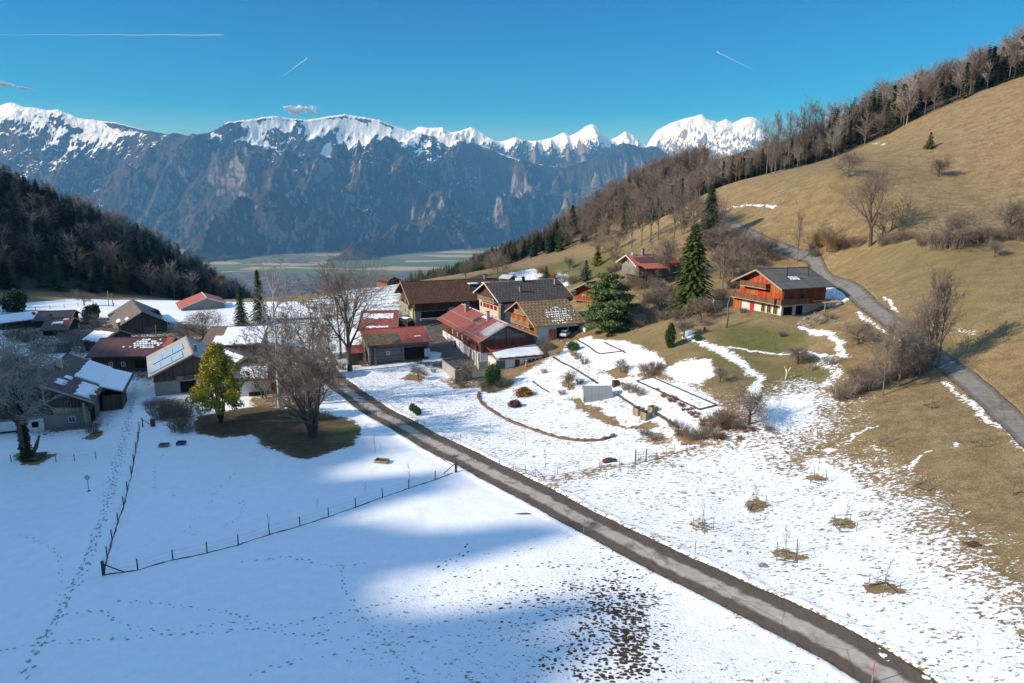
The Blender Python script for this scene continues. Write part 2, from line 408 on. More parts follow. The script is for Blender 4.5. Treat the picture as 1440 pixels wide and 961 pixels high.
# bare ground
bare([(780,775),(900,800),(1165,910),(1330,1040),(1000,1040),(600,1000),(560,880)], 7, .90)
bare([(275,600),(278,586),(300,580),(370,571),(450,580),(500,592),(514,604),(500,625),(455,640),(415,645),(385,636),(368,622),(352,611),(310,618),(280,612)], .5)
bare([(480,500),(525,470),(560,440),(620,440),(800,450),(840,468),(790,482),(764,488),(750,500),(705,512),(690,528),(640,525),(600,508),(560,505),(520,508),(498,512)], 1.0)
snow_area([(590,500),(606,494),(622,498),(618,508),(600,510)], .5, .9); snow_area([(628,458),(650,456),(656,466),(640,470)], .6, .9)
bare([(672,540),(690,530),(722,536),(716,548),(690,552),(674,550)], .4)
bare([(565,533),(575,526),(597,530),(590,540)], .4); bare([(620,535),(640,530),(680,535),(672,545),(640,548)], .3, .3)
bare([(788,540),(810,528),(812,545),(800,548)], .5, .1); bare([(852,523),(880,514),(890,528),(860,532)], .5); bare([(895,535),(930,512),(935,525),(915,535)], .5)
bare([(795,558),(815,560),(850,582),(880,600),(912,594),(935,600),(905,604),(860,600),(820,580)], .35, .1)
bare([(890,620),(915,606),(945,616),(935,628)], .6, .25); bare([(945,605),(985,612),(1000,628),(960,624)], .6, .15)
bare([(330,480),(400,485),(470,500),(450,530),(430,560),(350,562),(340,540),(360,520)], 1.5, .35); bare([(350,560),(440,560),(440,574),(360,574)], .6, .2)
bare([(210,560),(260,560),(275,590),(250,602),(215,585)], 1.0, .35)
bare([(18,640),(40,632),(78,640),(60,654),(25,654)], .25); bare([(120,615),(135,605),(145,612),(130,618)], .3)
bare([(0,438),(100,446),(160,446),(230,450),(300,462),(330,500),(250,505),(215,540),(160,530),(130,500),(60,500),(0,480)], 3, .32)
bare([(60,480),(135,490),(150,520),(140,560),(150,600),(125,606),(60,612),(0,612),(0,560)], 2, .5)
bare([(345,440),(440,446),(480,490),(400,478),(350,470)], 3, .5)
for (u, v) in [(989,740),(1064,712),(1106,778),(1188,738),(1243,824),(1300,683),(1150,676)]:
    x, y, z = W(u, v); cov = np.minimum(cov, np.clip((np.hypot(fxw-x+.25*(fyw-y), 1.1*(fyw-y))-.95)/.7, .1 if u != 989 else .45, 1))
bare([(1360,715),(1400,690),(1500,740),(1500,850),(1440,850),(1400,790)], 4, .1)
bare([(1040,600),(1130,602),(1150,630),(1080,650),(1020,620)], 2, .62)
bare([(1200,720),(1240,705),(1260,735),(1210,750)], 1.6, .55); bare([(1320,700),(1340,745),(1310,760),(1290,730)], 1.6, .55)
# the verge of brown grass beside the first road
def nearroad(R):
    A = np.array(R); m = (fx > A[:, 0].min()-5) & (fx < A[:, 0].max()+5) & (fy > A[:, 1].min()-5) & (fy < A[:, 1].max()+5)
    d = np.full(fx.shape, 99.); d[m] = polydist(fx[m], fy[m], R)[0]; return d
d1 = nearroad(R1)
cov = np.where((d1 < 4), np.minimum(cov, np.clip((d1-HW1+.25)/.35+.2, .2, 1)), cov)
# green tint
green = paint(green, [(1000,462),(1040,455),(1100,460),(1135,462),(1140,480),(1100,500),(1020,500),(985,492)], 2, .85)
green = paint(green, [(960,480),(1190,500),(1180,540),(1100,560),(1060,560),(1000,540)], 3, .6)
green = paint(green, [(840,470),(1010,465),(1000,490),(930,520),(860,485)], 3, .35)
green = paint(green, [(600,400),(800,365),(900,345),(900,380),(700,392),(560,440),(470,440),(470,400)], 5, .8)
green = paint(green, [(1100,232),(1200,210),(1240,260),(1240,290),(1180,300),(1060,280)], 12, .3)
green = paint(green, [(1200,360),(1440,345),(1440,470),(1330,480),(1250,430)], 8, .4)
green = paint(green, [(460,600),(500,596),(512,606),(495,622),(465,620)], 1.0, .9)
green = paint(green, [(565,470),(620,452),(600,440),(555,440)], 2, .9)
asph = paint(asph, [(555,470),(600,452),(660,450),(655,480),(690,520),(705,535),(690,538),(640,520),(600,512),(575,480)], .8, 1)
asph = paint(asph, [(178,512),(200,508),(212,535),(186,545)], .8, .8)
asph = np.where((d1 < 3.2) & (fy > 120), np.maximum(asph, 1-sstep(2.4, 3.2, d1)), asph)
mud = paint(mud, [(760,1000),(830,880),(800,850),(740,860),(760,830),(830,810),(860,770),(890,800),(925,850),(920,900),(905,1000)], 5.0, .85)
mud = paint(mud, [(870,930),(890,850),(905,855),(890,940)], 3, 1)
mud = np.maximum(mud, .34*np.clip(.5+.5*psd(fx, fy, P2([(560,810),(700,790),(860,770),(960,820),(960,1000),(600,1000),(640,880)]))/8, 0, 1))
far = sstep(900, 1500, np.hypot(fx, fy)); xc = np.clip(fx, -330, 400)
forest = np.clip(sstep(280, 330, fy - .0*fx), 0, 1)*(fx < 62)
dF, aF, sF = polydist(fx, fy, FOOT); forest = np.maximum(forest, (dF*sF > -2)*sstep(-2, 6, dF*sF))
crest = [(62,240),(96,252),(121,252),(144,252),(168,243),(300,235)]
dC, aC, sC = polydist(fx, fy, crest); forest = np.maximum(forest, .85*np.clip(.5+.5*psd(fxw, fyw, P2([(275,600),(278,586),(300,580),(370,571),(450,580),(500,592),(514,604),(500,625),(455,640),(415,645),(385,636),(368,622),(352,611),(310,618),(280,612)]))/1.5, 0, 1)*(1-np.clip(.5+.5*psd(fxw, fyw, P2([(460,600),(500,596),(512,606),(495,622),(465,620)])), 0, 1)))  # grass patch under the trees: shade painted in, sunlit right end left out
forest = np.maximum(forest, .7*np.clip(.5+.5*psd(fxw, fyw, P2([(0,438),(160,446),(300,462),(330,500),(300,560),(200,560),(150,610),(0,612)]))/4, 0, 1))
forest = np.maximum(forest, ((sC > 0) & (fx > 55))*sstep(0, 5, dC))
stripe = np.clip(.5+.5*psd(fx, fy, P2([(440,412),(560,396),(560,440),(480,480),(420,450)]))/4, 0, 1)
# raise thin snow a little, sink pits
A1 = np.stack([cov, green, asph, mud], 1); A2 = np.stack([far, forest, stripe, np.ones_like(far)], 1)

t = NT('ground', .85, .25)
sn, gr, asp, md = t.attr('mask'); va, fo, stp, _ = t.attr('zone')
O = t.co('Object')
n_big = t.noise(.12, 4, .6); n_mid = t.noise(.9, 6, .65); n_fine = t.noise(6, 4, .7)
straw = t.mix(t.rng(n_mid, .35, .65), (.25, .175, .085), (.46, .35, .20))
straw = t.mix(t.rng(n_big, .35, .65, 0, .7), straw, (.35, .25, .115))
straw = t.mix(t.rng(t.noise(.28, 3, .6, t.map(O, (1, 1.8, 1), (0, 0, .4))), .42, .62, 0, .6), straw, (.20, .125, .05))
straw = t.mix(t.rng(t.noise(2.6, 4, .7, t.map(O, (1, 1.6, 1))), .5, .62, 0, .6), straw, (.44, .34, .20))
straw = t.mix(t.rng(n_fine, .3, .75), t.mix(1, straw, (.45, .42, .38), 'MULTIPLY'), t.mix(1, straw, (1.2, 1.2, 1.15), 'MULTIPLY'))
grn = t.mix(t.rng(n_fine, .3, .7), (.045, .06, .012), (.15, .165, .045))
gfac = t.math('MULTIPLY', t.rng(t.math('ADD', gr, t.math('MULTIPLY', t.math('SUBTRACT', n_mid, .5), 1.2)), .15, 1.0), .95)
grass = t.mix(gfac, straw, grn)
ff = t.mix(t.rng(n_mid, .3, .7), (.035, .028, .018), (.10, .075, .045))
grass = t.mix(fo, grass, ff)  # forest floor, and the painted shade on the roadside grass patch
asc = t.mix(t.rng(n_mid, .3, .7), (.075, .07, .065), (.15, .14, .13))
grass = t.mix(t.rng(t.math('ADD', asp, t.math('MULTIPLY', t.math('SUBTRACT', n_mid, .5), .5)), .42, .55), grass, asc)
# valley fields far below
vv = t.map(O, (1/520., 1/260., 1), (0, 0, .12))
cell = t.vor(1, vv, 'Color', rnd=.75)
cs = t.n.new('ShaderNodeSeparateColor'); t.put(cs.inputs[0], cell)
ramp = t.n.new('ShaderNodeValToRGB'); t.put(ramp.inputs[0], cs.outputs[0]); cr = ramp.color_ramp; cr.interpolation = 'CONSTANT'
cr.elements[0].position = 0; cr.elements[0].color = (.09, .14, .05, 1); cr.elements[1].position = .32; cr.elements[1].color = (.34, .27, .18, 1)
for p, c in ((.55, (.08, .12, .05, 1)), (.72, (.15, .13, .10, 1)), (.86, (.11, .15, .06, 1))): e = cr.elements.new(p); e.color = c
yy = t.sep(O)[1]
wood = t.mix(t.rng(t.noise(.02, 5, .7), .4, .6), (.05, .05, .04), (.15, .14, .13))
town = t.rng(t.math('ADD', yy, t.math('MULTIPLY', t.noise(.0012, 3, .5), 600)), 4700, 4760)
vfield = t.mix(t.rng(t.noise(.002, 4, .6), .56, .6), ramp.outputs[0], wood)
vfield = t.mix(town, wood, vfield)
grass = t.mix(va, grass, vfield)
# snow cover
sv = t.map(O, (1, 1.9, 1), (0, 0, .25))
sn1 = t.noise(1.55, 5, .62, sv); sn2 = t.noise(.25, 3, .5)
nn = t.math('ADD', t.math('MULTIPLY', sn1, .8), t.math('MULTIPLY', sn2, .2))
st_ = t.math('MULTIPLY', t.math('SINE', t.math('ADD', t.math('MULTIPLY', t.sep(O)[1], 1.15), t.math('MULTIPLY', n_big, 9))), t.math('MULTIPLY', stp, .22))
nn = t.math('MULTIPLY_ADD', nn, 3.2, -1.1)
nn = t.math('ADD', nn, t.math('MULTIPLY', t.math('SUBTRACT', t.noise(4.2, 3, .6, t.map(O, (1, 1.7, 1), (0, 0, .3))), .5), 1.1))
s_in = t.math('ADD', t.math('ADD', nn, t.math('SUBTRACT', sn, .5)), st_)
full = t.math('GREATER_THAN', sn, .985)
snow = t.math('MAXIMUM', t.math('MULTIPLY', t.rng(s_in, .5, .58), t.math('GREATER_THAN', sn, .03)), full)
# hoof prints tearing the snow open
mv = t.map(O, (1.0, 1.75, .2), (0, 0, .15))
mvn = t.n.new('ShaderNodeVectorMath'); mvn.operation = 'ADD'; t.put(mvn.inputs[0], mv); 
sc_ = t.n.new('ShaderNodeVectorMath'); sc_.operation = 'SCALE'; t.put(sc_.inputs[0], t.noise(1.6, 2, .5, out=1)); sc_.inputs['Scale'].default_value = .5; t.put(mvn.inputs[1], sc_.outputs[0])
vd = t.vor(1.9, mvn.outputs[0]); clus = t.noise(.35, 3, .6)
rad = t.math('MULTIPLY', md, t.rng(clus, .3, .52, .15, .74)); hole = t.rng(t.math('SUBTRACT', vd, rad), -.06, .02, 1, 0)
hole = t.math('MULTIPLY', hole, t.math('GREATER_THAN', md, .05))
mudc = t.mix(t.rng(n_fine, .4, .6), (.022, .014, .007), (.11, .07, .035))
base = t.mix(hole, grass, mudc)
snow = t.math('MULTIPLY', snow, t.math('SUBTRACT', 1, hole))
snowc = t.mix(t.rng(n_mid, .3, .7), (.82, .85, .89), (.92, .93, .95))
t.col(t.mix(snow, base, snowc))
t.put(t.b.inputs['Roughness'], t.rng(snow, 0, 1, .9, .55))
hgt = t.math('ADD', t.math('MULTIPLY', t.noise(3.2, 4, .6, sv), t.rng(sn, .9, 1, .6, .22)), t.math('ADD', t.math('MULTIPLY', snow, .30), t.math('MULTIPLY', t.math('MULTIPLY', n_fine, t.math('SUBTRACT', 1, snow)), .6)))
t.bump(hgt, .28, .8)
M_ground = t.m
ground = np_mesh('ground', np.stack([fx, fy, GZ], 1), grid_faces(len(gy), len(gx)), M_ground, {'mask': A1, 'zone': A2})
tag(ground, kind='structure')

# ---------------------------------------------------------------- roads
def road(R, hw, name, mat, rows=7, step=.45):
    P = np.array(R); seg = np.r_[0, np.cumsum(np.hypot(*np.diff(P, axis=0).T))]
    s = np.arange(0, seg[-1], step); X = np.interp(s, seg, P[:, 0]); Y = np.interp(s, seg, P[:, 1])
    k = np.ones(9)/9; Xs = np.convolve(np.pad(X, 4, 'edge'), k, 'valid'); Ys = np.convolve(np.pad(Y, 4, 'edge'), k, 'valid')
    dx = np.gradient(Xs); dy = np.gradient(Ys); l = np.hypot(dx, dy); nx, ny = -dy/l, dx/l
    w_ = np.linspace(-1, 1, rows); hwv = hw + .1*gn(s*.5, s*0+3.3, 4)
    VX = Xs[:, None] + nx[:, None]*w_[None]*hwv[:, None]; VY = Ys[:, None] + ny[:, None]*w_[None]*hwv[:, None]
    VZ = Hs(VX.ravel(), VY.ravel()).reshape(VX.shape) + .012 + .03*(1-w_[None]**2)
    A = np.stack([np.tile(w_*.5+.5, (len(s), 1)).ravel(), np.repeat(s/400., rows), np.zeros(VX.size), np.ones(VX.size)], 1)
    return tag(np_mesh(name, np.stack([VX.ravel(), VY.ravel(), VZ.ravel()], 1), grid_faces(len(s), rows), mat, {'uvm': A}), kind='structure')
def road_mat(name, c_edge, c_mid, lo, hi):
    t = NT(name, .85, .3); a, al, _, _ = t.attr('uvm'); n = t.noise(1.2, 6, .65); nf = t.noise(9, 4, .7); nl = t.noise(.3, 3, .6)
    aw = t.math('ADD', a, t.math('MULTIPLY', t.math('SUBTRACT', t.noise(.8, 4, .6), .5), .22))
    band = t.math('MULTIPLY', t.rng(aw, lo-.04, lo+.04), t.rng(aw, hi-.04, hi+.04, 1, 0))
    c = t.mix(t.math('MULTIPLY', band, t.rng(nl, .28, .45)), c_edge, c_mid)
    c = t.mix(t.rng(n, .35, .7), t.mix(1, c, (.72, .70, .68), 'MULTIPLY'), c)
    # cracks and patches
    cr = t.vor(.22, feat='DISTANCE_TO_EDGE'); c = t.mix(t.math('MULTIPLY', t.rng(cr, .0, .012, 1, 0), .55), c, (.03, .03, .03))
    edge = t.math('MAXIMUM', t.rng(aw, .03, .07, 1, 0), t.rng(aw, .93, .97)); c = t.mix(edge, c, t.mix(t.rng(nf, .4, .6), (.05, .03, .015), (.14, .09, .04)))
    c = t.mix(t.rng(nf, .3, .7), t.mix(1, c, (.8, .8, .8), 'MULTIPLY'), c); t.col(c); t.bump(nf, .01); return t.m
road(R1, HW1, 'road', road_mat('asphalt_wet', (.135, .108, .086), (.50, .45, .40), .36, .70))
road(R2, HW2, 'road', road_mat('asphalt_dry', (.17, .16, .145), (.26, .25, .23), .2, .8))
# ---------------------------------------------------------------- far mountains
def mtn_mat(name, snowlike):
    t = NT(name, .9, .15); s, f, rk, hh = t.attr('mask')
    n1 = t.noise(.006, 6, .7); n2 = t.noise(.03, 5, .75); n3 = t.noise(.0022, 5, .6)
    wood = t.mix(t.rng(n1, .4, .6), (.008, .012, .008), (.058, .048, .035))
    wood = t.mix(t.rng(n3, .45, .6), wood, t.mix(t.rng(n2, .4, .6), (.022, .019, .016), (.085, .07, .058)))
    rock = t.mix(t.rng(n2, .3, .7), (.07, .068, .066), (.26, .25, .245))
    c = t.mix(t.rng(t.math('ADD', rk, t.math('MULTIPLY', t.math('SUBTRACT', n2, .5), .9)), .42, .62), wood, rock)
    fld = t.mix(t.rng(n1, .35, .6), (.10, .12, .05), (.26, .22, .14))
    c = t.mix(t.rng(t.math('ADD', f, t.math('MULTIPLY', t.math('SUBTRACT', n1, .5), 1.6)), .5, .62), c, fld)
    sf = t.rng(t.math('ADD', s, t.math('MULTIPLY', t.math('SUBTRACT', n2, .5), 1.1)), .46, .54)
    c = t.mix(sf, c, (.88, .9, .93)); t.col(c); t.bump(t.math('ADD', n2, t.math('MULTIPLY', n1, 3)), 14, .8); return t.m
M_mtn = mtn_mat('mountain', 0)
def sky_interp(tab, u): a = np.array(tab, float); return np.interp(u, a[:, 0], a[:, 1])
def mountain(name, tab, ufrom, uto, nc, nr, yfoot, ycrest, zfoot, prof, namp, gul, snowfn, seed, yback=1500, fields=None, rockbias=0):
    u = np.linspace(ufrom, uto, nc); v = sky_interp(tab, u)
    jag = 1.7*fbm(u/9., u*0+seed, 5, seed, .68); vk = np.exp(-.5*(np.arange(-60, 61)/(25.*nc/1250))**2); vk /= vk.sum(); vsm = np.convolve(np.pad(v, 60, 'edge'), vk, 'valid'); vs_ = v - vsm
    ycu = ycrest(u); yfu = yfoot(u)
    tt = np.r_[np.linspace(0, 1, nr), 1+np.linspace(.04, 1, 10)]
    T, U = np.meshgrid(tt, u, indexing='ij')
    Tc = np.clip(T, 0, 1)
    Y = yfu[None] + (ycu-yfu)[None]*Tc + yback*np.clip(T-1, 0, 1)
    X = Y*(U-CX)/(F*ct)
    zc = CAMZ + ycu*(285.6-vsm)/F*1.02; zj = -ycu*(vs_+jag)/F*1.02
    base = zfoot + (zc[None]-zfoot)*prof(Tc, U) + zj[None]*Tc**22
    env = np.clip(Tc*5, 0, 1)*np.clip((1-Tc)*8, 0, 1)**.8
    wx = X + 260*fbm(X/1500, Y/1500, 3, seed+5); wy = Y + 260*fbm(X/1500, Y/1500, 3, seed+9)
    sk = wx + .35*wy*np.sin(wx/2600.)
    R = ridged(sk/2100, wy/2700, 6, seed, .42)-.78
    G = ridged(sk/700, wy/1300, 6, seed+50, .5)-.62
    Fn = fbm(wx/160, wy/160, 5, seed+80, .65)
    Z = base + env*(namp*R + gul*G*.75 + gul*.45*Fn)
    Z = np.where(T > 1, zc[None] + zj[None] - (T-1)*1300, Z)
    # keep under the sight line to the crest
    dx = np.gradient(Z, axis=1)/np.gradient(X, axis=1); dy = np.gradient(Z, axis=0)/np.maximum(np.gradient(Y, axis=0), 1e-3)
    slope = np.hypot(dx, dy); curv = G + .5*Fn
    s = snowfn(U, T, Z, slope, curv, R, Fn)
    f = fields(U, T, Z, slope) if fields else np.zeros_like(Z)
    rk = np.clip((slope-1.8)*.36+.05*(Z > 300), 0, 1) + rockbias
    A = np.stack([np.clip(s, 0, 1).ravel(), np.clip(f, 0, 1).ravel(), np.clip(rk, 0, 1).ravel(), np.clip(Z/2000, 0, 1).ravel()], 1)
    o = np_mesh(name, np.stack([X.ravel(), Y.ravel(), Z.ravel()], 1), grid_faces(len(tt), nc), M_mtn, {'mask': A})
    return tag(o, kind='structure')
TAB_F = [(-260,200),(-60,190),(0,177),(25,168),(45,160),(62,156),(80,162),(95,163),(108,166),(122,165),(150,176),(200,182),(230,190),(262,196),(290,198),(320,194),(345,181),(370,178),(405,173),(425,176),(450,178),(475,174),(500,171),(520,174),(545,178),(565,186),(585,192),(615,199),(640,202),(665,206),(690,214),(715,225),(750,234),(790,240),(830,226),(850,214),(868,207),(890,212),(912,212),(930,224),(960,242),(1000,250),(1100,268),(1300,285)]
def prof_f(T, U):
    k = sstep(560, 700, U)
    a = .55*T**.75 + .45*T**1.6
    b = .25*sstep(0, .25, T) + .35*T + .40*T**2.2
    return a*(1-k) + b*k
def snow_f(U, T, Z, sl, cu, R, Fn):
    line = np.interp(U, [-100, 60, 150, 215, 250, 320, 350, 400, 470, 520, 600, 680, 740, 800, 870, 960], [860, 680, 760, 900, 1150, 1080, 840, 800, 620, 480, 720, 600, 700, 820, 900, 960])
    s = .5 + (Z-line+100)/600 - .95*(sl-.95) - 1.5*(cu+.12) + .3*Fn - 1.2*(R+.3) + 1.3*fbm(U/30+Z/900, Z/300, 5, 77, .6)
    s = np.where((T > .9) & (U < 600), s+.15, np.where(T > .9, s-.35, s))
    return s
def fields_f(U, T, Z, sl):
    a = np.exp(-((U-655)/60)**2 - ((Z+150)/160)**2)*1.1 + np.exp(-((U-840)/50)**2-((Z-170)/110)**2)*1.1 + np.exp(-((U-760)/55)**2-((Z+60)/110)**2)*.9
    return np.clip(a, 0, .8)*(sl < 1.3)
mountain('mountain_range', TAB_F, -260, 1250, 1250, 330, lambda u: np.interp(u, [-260, 300, 560, 640, 760, 900], [5000, 5350, 5500, 6300, 7600, 8200]),
    lambda u: np.interp(u, [-260, 60, 300, 500, 700, 900, 1300], [8300, 8500, 8400, 9300, 9800, 10500, 11500]), -420, prof_f, 900, 260, snow_f, 3, fields=fields_f)
TAB_M = [(500,230),(560,205),(585,193),(597,187),(612,188),(628,188),(640,194),(652,192),(666,187),(680,195),(700,206),(712,204),(725,200),(738,205),(760,204),(775,200),(788,194),(797,198),(808,193),(818,186),(826,183),(833,188),(840,197),(852,203),(862,198),(870,193),(880,197),(890,206),(905,214),(925,222),(980,240),(1100,250)]
def snow_m(U, T, Z, sl, cu, R, Fn): return .5 + (Z-950)/330 - .45*(sl-1.3) - .5*cu
mountain('mountain_range', TAB_M, 500, 1100, 620, 200, lambda u: u*0+10500, lambda u: u*0+13000, 300, lambda T, U: T**1.1, 420, 360, snow_m, 21)
TAB_W = [(860,260),(890,225),(903,204),(912,191),(928,183),(945,177),(958,174),(970,171),(980,178),(992,181),(1003,177),(1012,182),(1024,176),(1036,174),(1046,178),(1055,190),(1063,204),(1080,208),(1110,214),(1180,230),(1300,260)]
def snow_w(U, T, Z, sl, cu, R, Fn): return .78 + (Z-900)/900 - .42*(sl-1.45) - .45*cu
mountain('mountain_range', TAB_W, 860, 1300, 460, 240, lambda u: u*0+11000, lambda u: u*0+14500, 300, lambda T, U: .6*T+.4*T**2, 520, 520, snow_w, 41, rockbias=.3)

# ---------------------------------------------------------------- the ridge that shades the village from the left
def ac(u, v):
    d = ray(u, v); t_ = -CAMZ/d[2]; x, y = d[0]*t_, d[1]*t_
    return x*SH[0]+y*SH[1], x*SN[0]+y*SN[1]
RD = -340.
# photo points of the shadow edge, by distance across the sun direction
EDGE = [(1000,1100),(760,960),(700,925),(720,905),(860,892),(915,885),(945,868),(925,845),(880,850),(800,838),(700,850),(600,862),(540,850),(545,812),(640,795),(700,780),(800,760),(835,745),(760,733),(640,748),(560,742),(490,728),(560,705),(640,690),(668,668),(610,664),(480,672),(470,660),(560,640),(520,620),(500,600),(475,602),(380,592),(300,585),(260,560),(240,530),(215,505),(190,490),(150,478),(110,466),(60,452)]
ea = sorted([ac(*p)[::-1] for p in EDGE]); ec = np.array([p[0] for p in ea]); ev = np.array([p[1] for p in ea])
cc = np.concatenate([np.arange(-260, 20, 5), np.arange(20, 240, .6), np.arange(240, 420, 4)])
ev_ = np.interp(cc, ec, ev)
ev_ = np.where(cc < ec[0], ev[0] - 12 + 9*gn(cc/30, cc*0, 3), ev_)
ev_ = np.where(cc > ec[-1], ev[-1] - (cc-ec[-1])*.75, ev_)
hc = np.maximum((ev_ - RD)*math.tan(SUN_EL), 20) + 3.0*fbm(cc/2.4, cc*0+.5, 3, 8, .55)
prof_r = [(-420, .02), (-260, .35), (-120, .7), (-40, .88), (-6, .98), (0, 1), (6, .98), (22, .88), (55, .7), (105, .44), (150, .2), (190, .02)]
V = []
for a_, k_ in prof_r:
    kk = np.abs(a_); nz = fbm(cc/45, cc*0+a_/45., 4, 31)*min(kk*.25, 26)
    z = hc*k_ + nz
    if kk > 8: z = np.convolve(np.pad(hc, 12, 'edge'), np.ones(25)/25, 'valid'); z = np.minimum(z, hc+max(0, kk-20)*.4)*k_ + nz
    z = z - 4*(k_ < .1)
    X = (RD+a_)*SH[0] + cc*SN[0]; Y = (RD+a_)*SH[1] + cc*SN[1]
    V.append(np.stack([X, Y, z], 1))
V = np.array(V); M_ridge = mat_simple('forest_floor', (.055, .045, .03), .5, .2, .95, .1)
tag(np_mesh('hill', V.reshape(-1, 3), grid_faces(len(prof_r), len(cc)), M_ridge), kind='structure')

# ---------------------------------------------------------------- haze, clouds, condensation trails
def volume_box(x0, x1, y0, y1, z0, z1, dens, colr):
    o = MB().box((x0, y0, z0), (x1, y1, z1)).build('haze', None); m = bpy.data.materials.new('air'); m.use_nodes = True
    nt = m.node_tree; nt.nodes.clear(); pv = nt.nodes.new('ShaderNodeVolumePrincipled'); ou = nt.nodes.new('ShaderNodeOutputMaterial')
    pv.inputs['Color'].default_value = (*colr, 1); pv.inputs['Density'].default_value = dens; pv.inputs['Absorption Color'].default_value = (1, 1, 1, 1); pv.inputs['Anisotropy'].default_value = 0.0
    nt.links.new(pv.outputs[0], ou.inputs['Volume']); o.data.materials.append(m); tag(o, kind='stuff'); return o
volume_box(-17000, 17000, -3100, 17500, -460, 1850, 6.2e-5, (.17, .50, 1.0))
tcl = NT('cloud', 1, 0); tcl.b.inputs['Base Color'].default_value = (.95, .95, .97, 1)
def soft_mat(name, op, power):
    m = bpy.data.materials.new(name); m.use_nodes = True; nt = m.node_tree; nt.nodes.clear()
    ou = nt.nodes.new('ShaderNodeOutputMaterial'); mx = nt.nodes.new('ShaderNodeMixShader'); tr = nt.nodes.new('ShaderNodeBsdfTransparent'); df = nt.nodes.new('ShaderNodeBsdfDiffuse'); df.inputs[0].default_value = (.95, .96, .98, 1)
    tl = nt.nodes.new('ShaderNodeBsdfTranslucent'); tl.inputs[0].default_value = (.95, .96, .98, 1); ad = nt.nodes.new('ShaderNodeMixShader'); ad.inputs[0].default_value = .15
    nt.links.new(df.outputs[0], ad.inputs[1]); nt.links.new(tl.outputs[0], ad.inputs[2])
    lw = nt.nodes.new('ShaderNodeLayerWeight'); lw.inputs[0].default_value = .5; ma = nt.nodes.new('ShaderNodeMath'); ma.operation = 'SUBTRACT'; ma.inputs[0].default_value = 1; nt.links.new(lw.outputs['Facing'], ma.inputs[1])
    pw = nt.nodes.new('ShaderNodeMath'); pw.operation = 'POWER'; nt.links.new(ma.outputs[0], pw.inputs[0]); pw.inputs[1].default_value = power
    mu = nt.nodes.new('ShaderNodeMath'); mu.operation = 'MULTIPLY'; nt.links.new(pw.outputs[0], mu.inputs[0]); mu.inputs[1].default_value = op
    nt.links.new(mu.outputs[0], mx.inputs[0]); nt.links.new(tr.outputs[0], mx.inputs[1]); nt.links.new(ad.outputs[0], mx.inputs[2]); nt.links.new(mx.outputs[0], ou.inputs['Surface']); return m
M_cloud = soft_mat('cloud', 1.0, .9); M_trail = soft_mat('trail', .5, 1.0)
def cloud(u, v, wpx, hpx, seed, label, D=24000):
    c = py(u, v, D); k = D/F; mb = MB(); rnd = random.Random(seed)
    for i in range(5):
        a = rnd.uniform(-1, 1); mb.blob((a*wpx*.36*k, rnd.uniform(-200, 200), rnd.uniform(-.2, .3)*hpx*k*(1-abs(a)*.6)), (wpx*.2*k*rnd.uniform(.6, 1), 260, hpx*.3*k*rnd.uniform(.6, 1)), 4, .25, seed*10+i)
    return tag(mb.build('cloud', M_cloud, smooth=True, loc=c), label, 'cloud')
cloud(423, 157, 40, 18, 3, 'small bright white cloud over the snowy mountain crest')
cloud(5, 120, 24, 9, 5, 'small thin cloud at the left edge of the sky'); cloud(33, 125, 14, 5, 6, 'tiny wisp of cloud near the left edge of the sky')
def trail(u0, v0, u1, v1, wpx, label, D=30000):
    a = Vector(py(u0, v0, D)); b = Vector(py(u1, v1, D)); k = D/F; mb = MB(); n = 24
    pts = [a.lerp(b, i/n) + Vector((0, 0, 12*math.sin(i*1.1))) - a for i in range(n+1)]
    mb.tube(pts, [wpx*k*(.15+.85*i/n if wpx < .9 else .5+.5*(1-i/n)) for i in range(n+1)], 8)
    return tag(mb.build('condensation_trail', M_trail, smooth=True, loc=a), label, 'vapour trail')
trail(-40, 49, 315, 49.5, .8, 'long thin white vapour trail across the upper left sky')
trail(397, 108, 432, 82, .8, 'short slanting vapour trail above the small white cloud'); trail(1058, 98, 1008, 73, .8, 'faint slanting vapour trail high over the white massif')
# ================================================================ BUILDINGS
def mat_wall_wood(name, c, plank=.22, vert=True, var=.35):
    t = NT(name, .8, .2); O = t.co(); x, y, z = t.sep(O)[0:3]
    a = t.math('ADD', x, y) if vert else z
    fl = t.math('FLOOR', t.math('DIVIDE', a, plank)); fr = t.math('FRACT', t.math('DIVIDE', a, plank))
    wn = t.n.new('ShaderNodeTexWhiteNoise'); wn.noise_dimensions = '1D'; t.put(wn.inputs['W'], fl)
    n = t.noise(2.5, 5, .7, t.map(O, (1, 1, .15) if vert else (.15, .15, 1)))
    f = t.math('ADD', t.math('MULTIPLY', wn.outputs[0], .55), t.math('MULTIPLY', n, .6))
    cc = t.mix(t.rng(f, .25, .85), tuple(k*(1-var) for k in c), tuple(k*(1+var) for k in c))
    cc = t.mix(t.rng(fr, .0, .1, .75, 0), cc, tuple(k*.25 for k in c)); t.col(cc); t.bump(t.rng(fr, 0, .12), .02); return t.m
def mat_plaster(name, c):
    t = NT(name, .9, .15); n = t.noise(1.2, 6, .7); n2 = t.noise(.5, 3, .6); z = t.sep(t.co())[2]
    cc = t.mix(t.rng(n, .35, .7), tuple(k*.78 for k in c), c); d = t.rng(t.math('ADD', z, t.math('MULTIPLY', n2, 1.5)), .5, 1.5, .45, 0)
    t.col(t.mix(d, cc, tuple(k*.45 for k in c))); t.bump(n, .02); return t.m
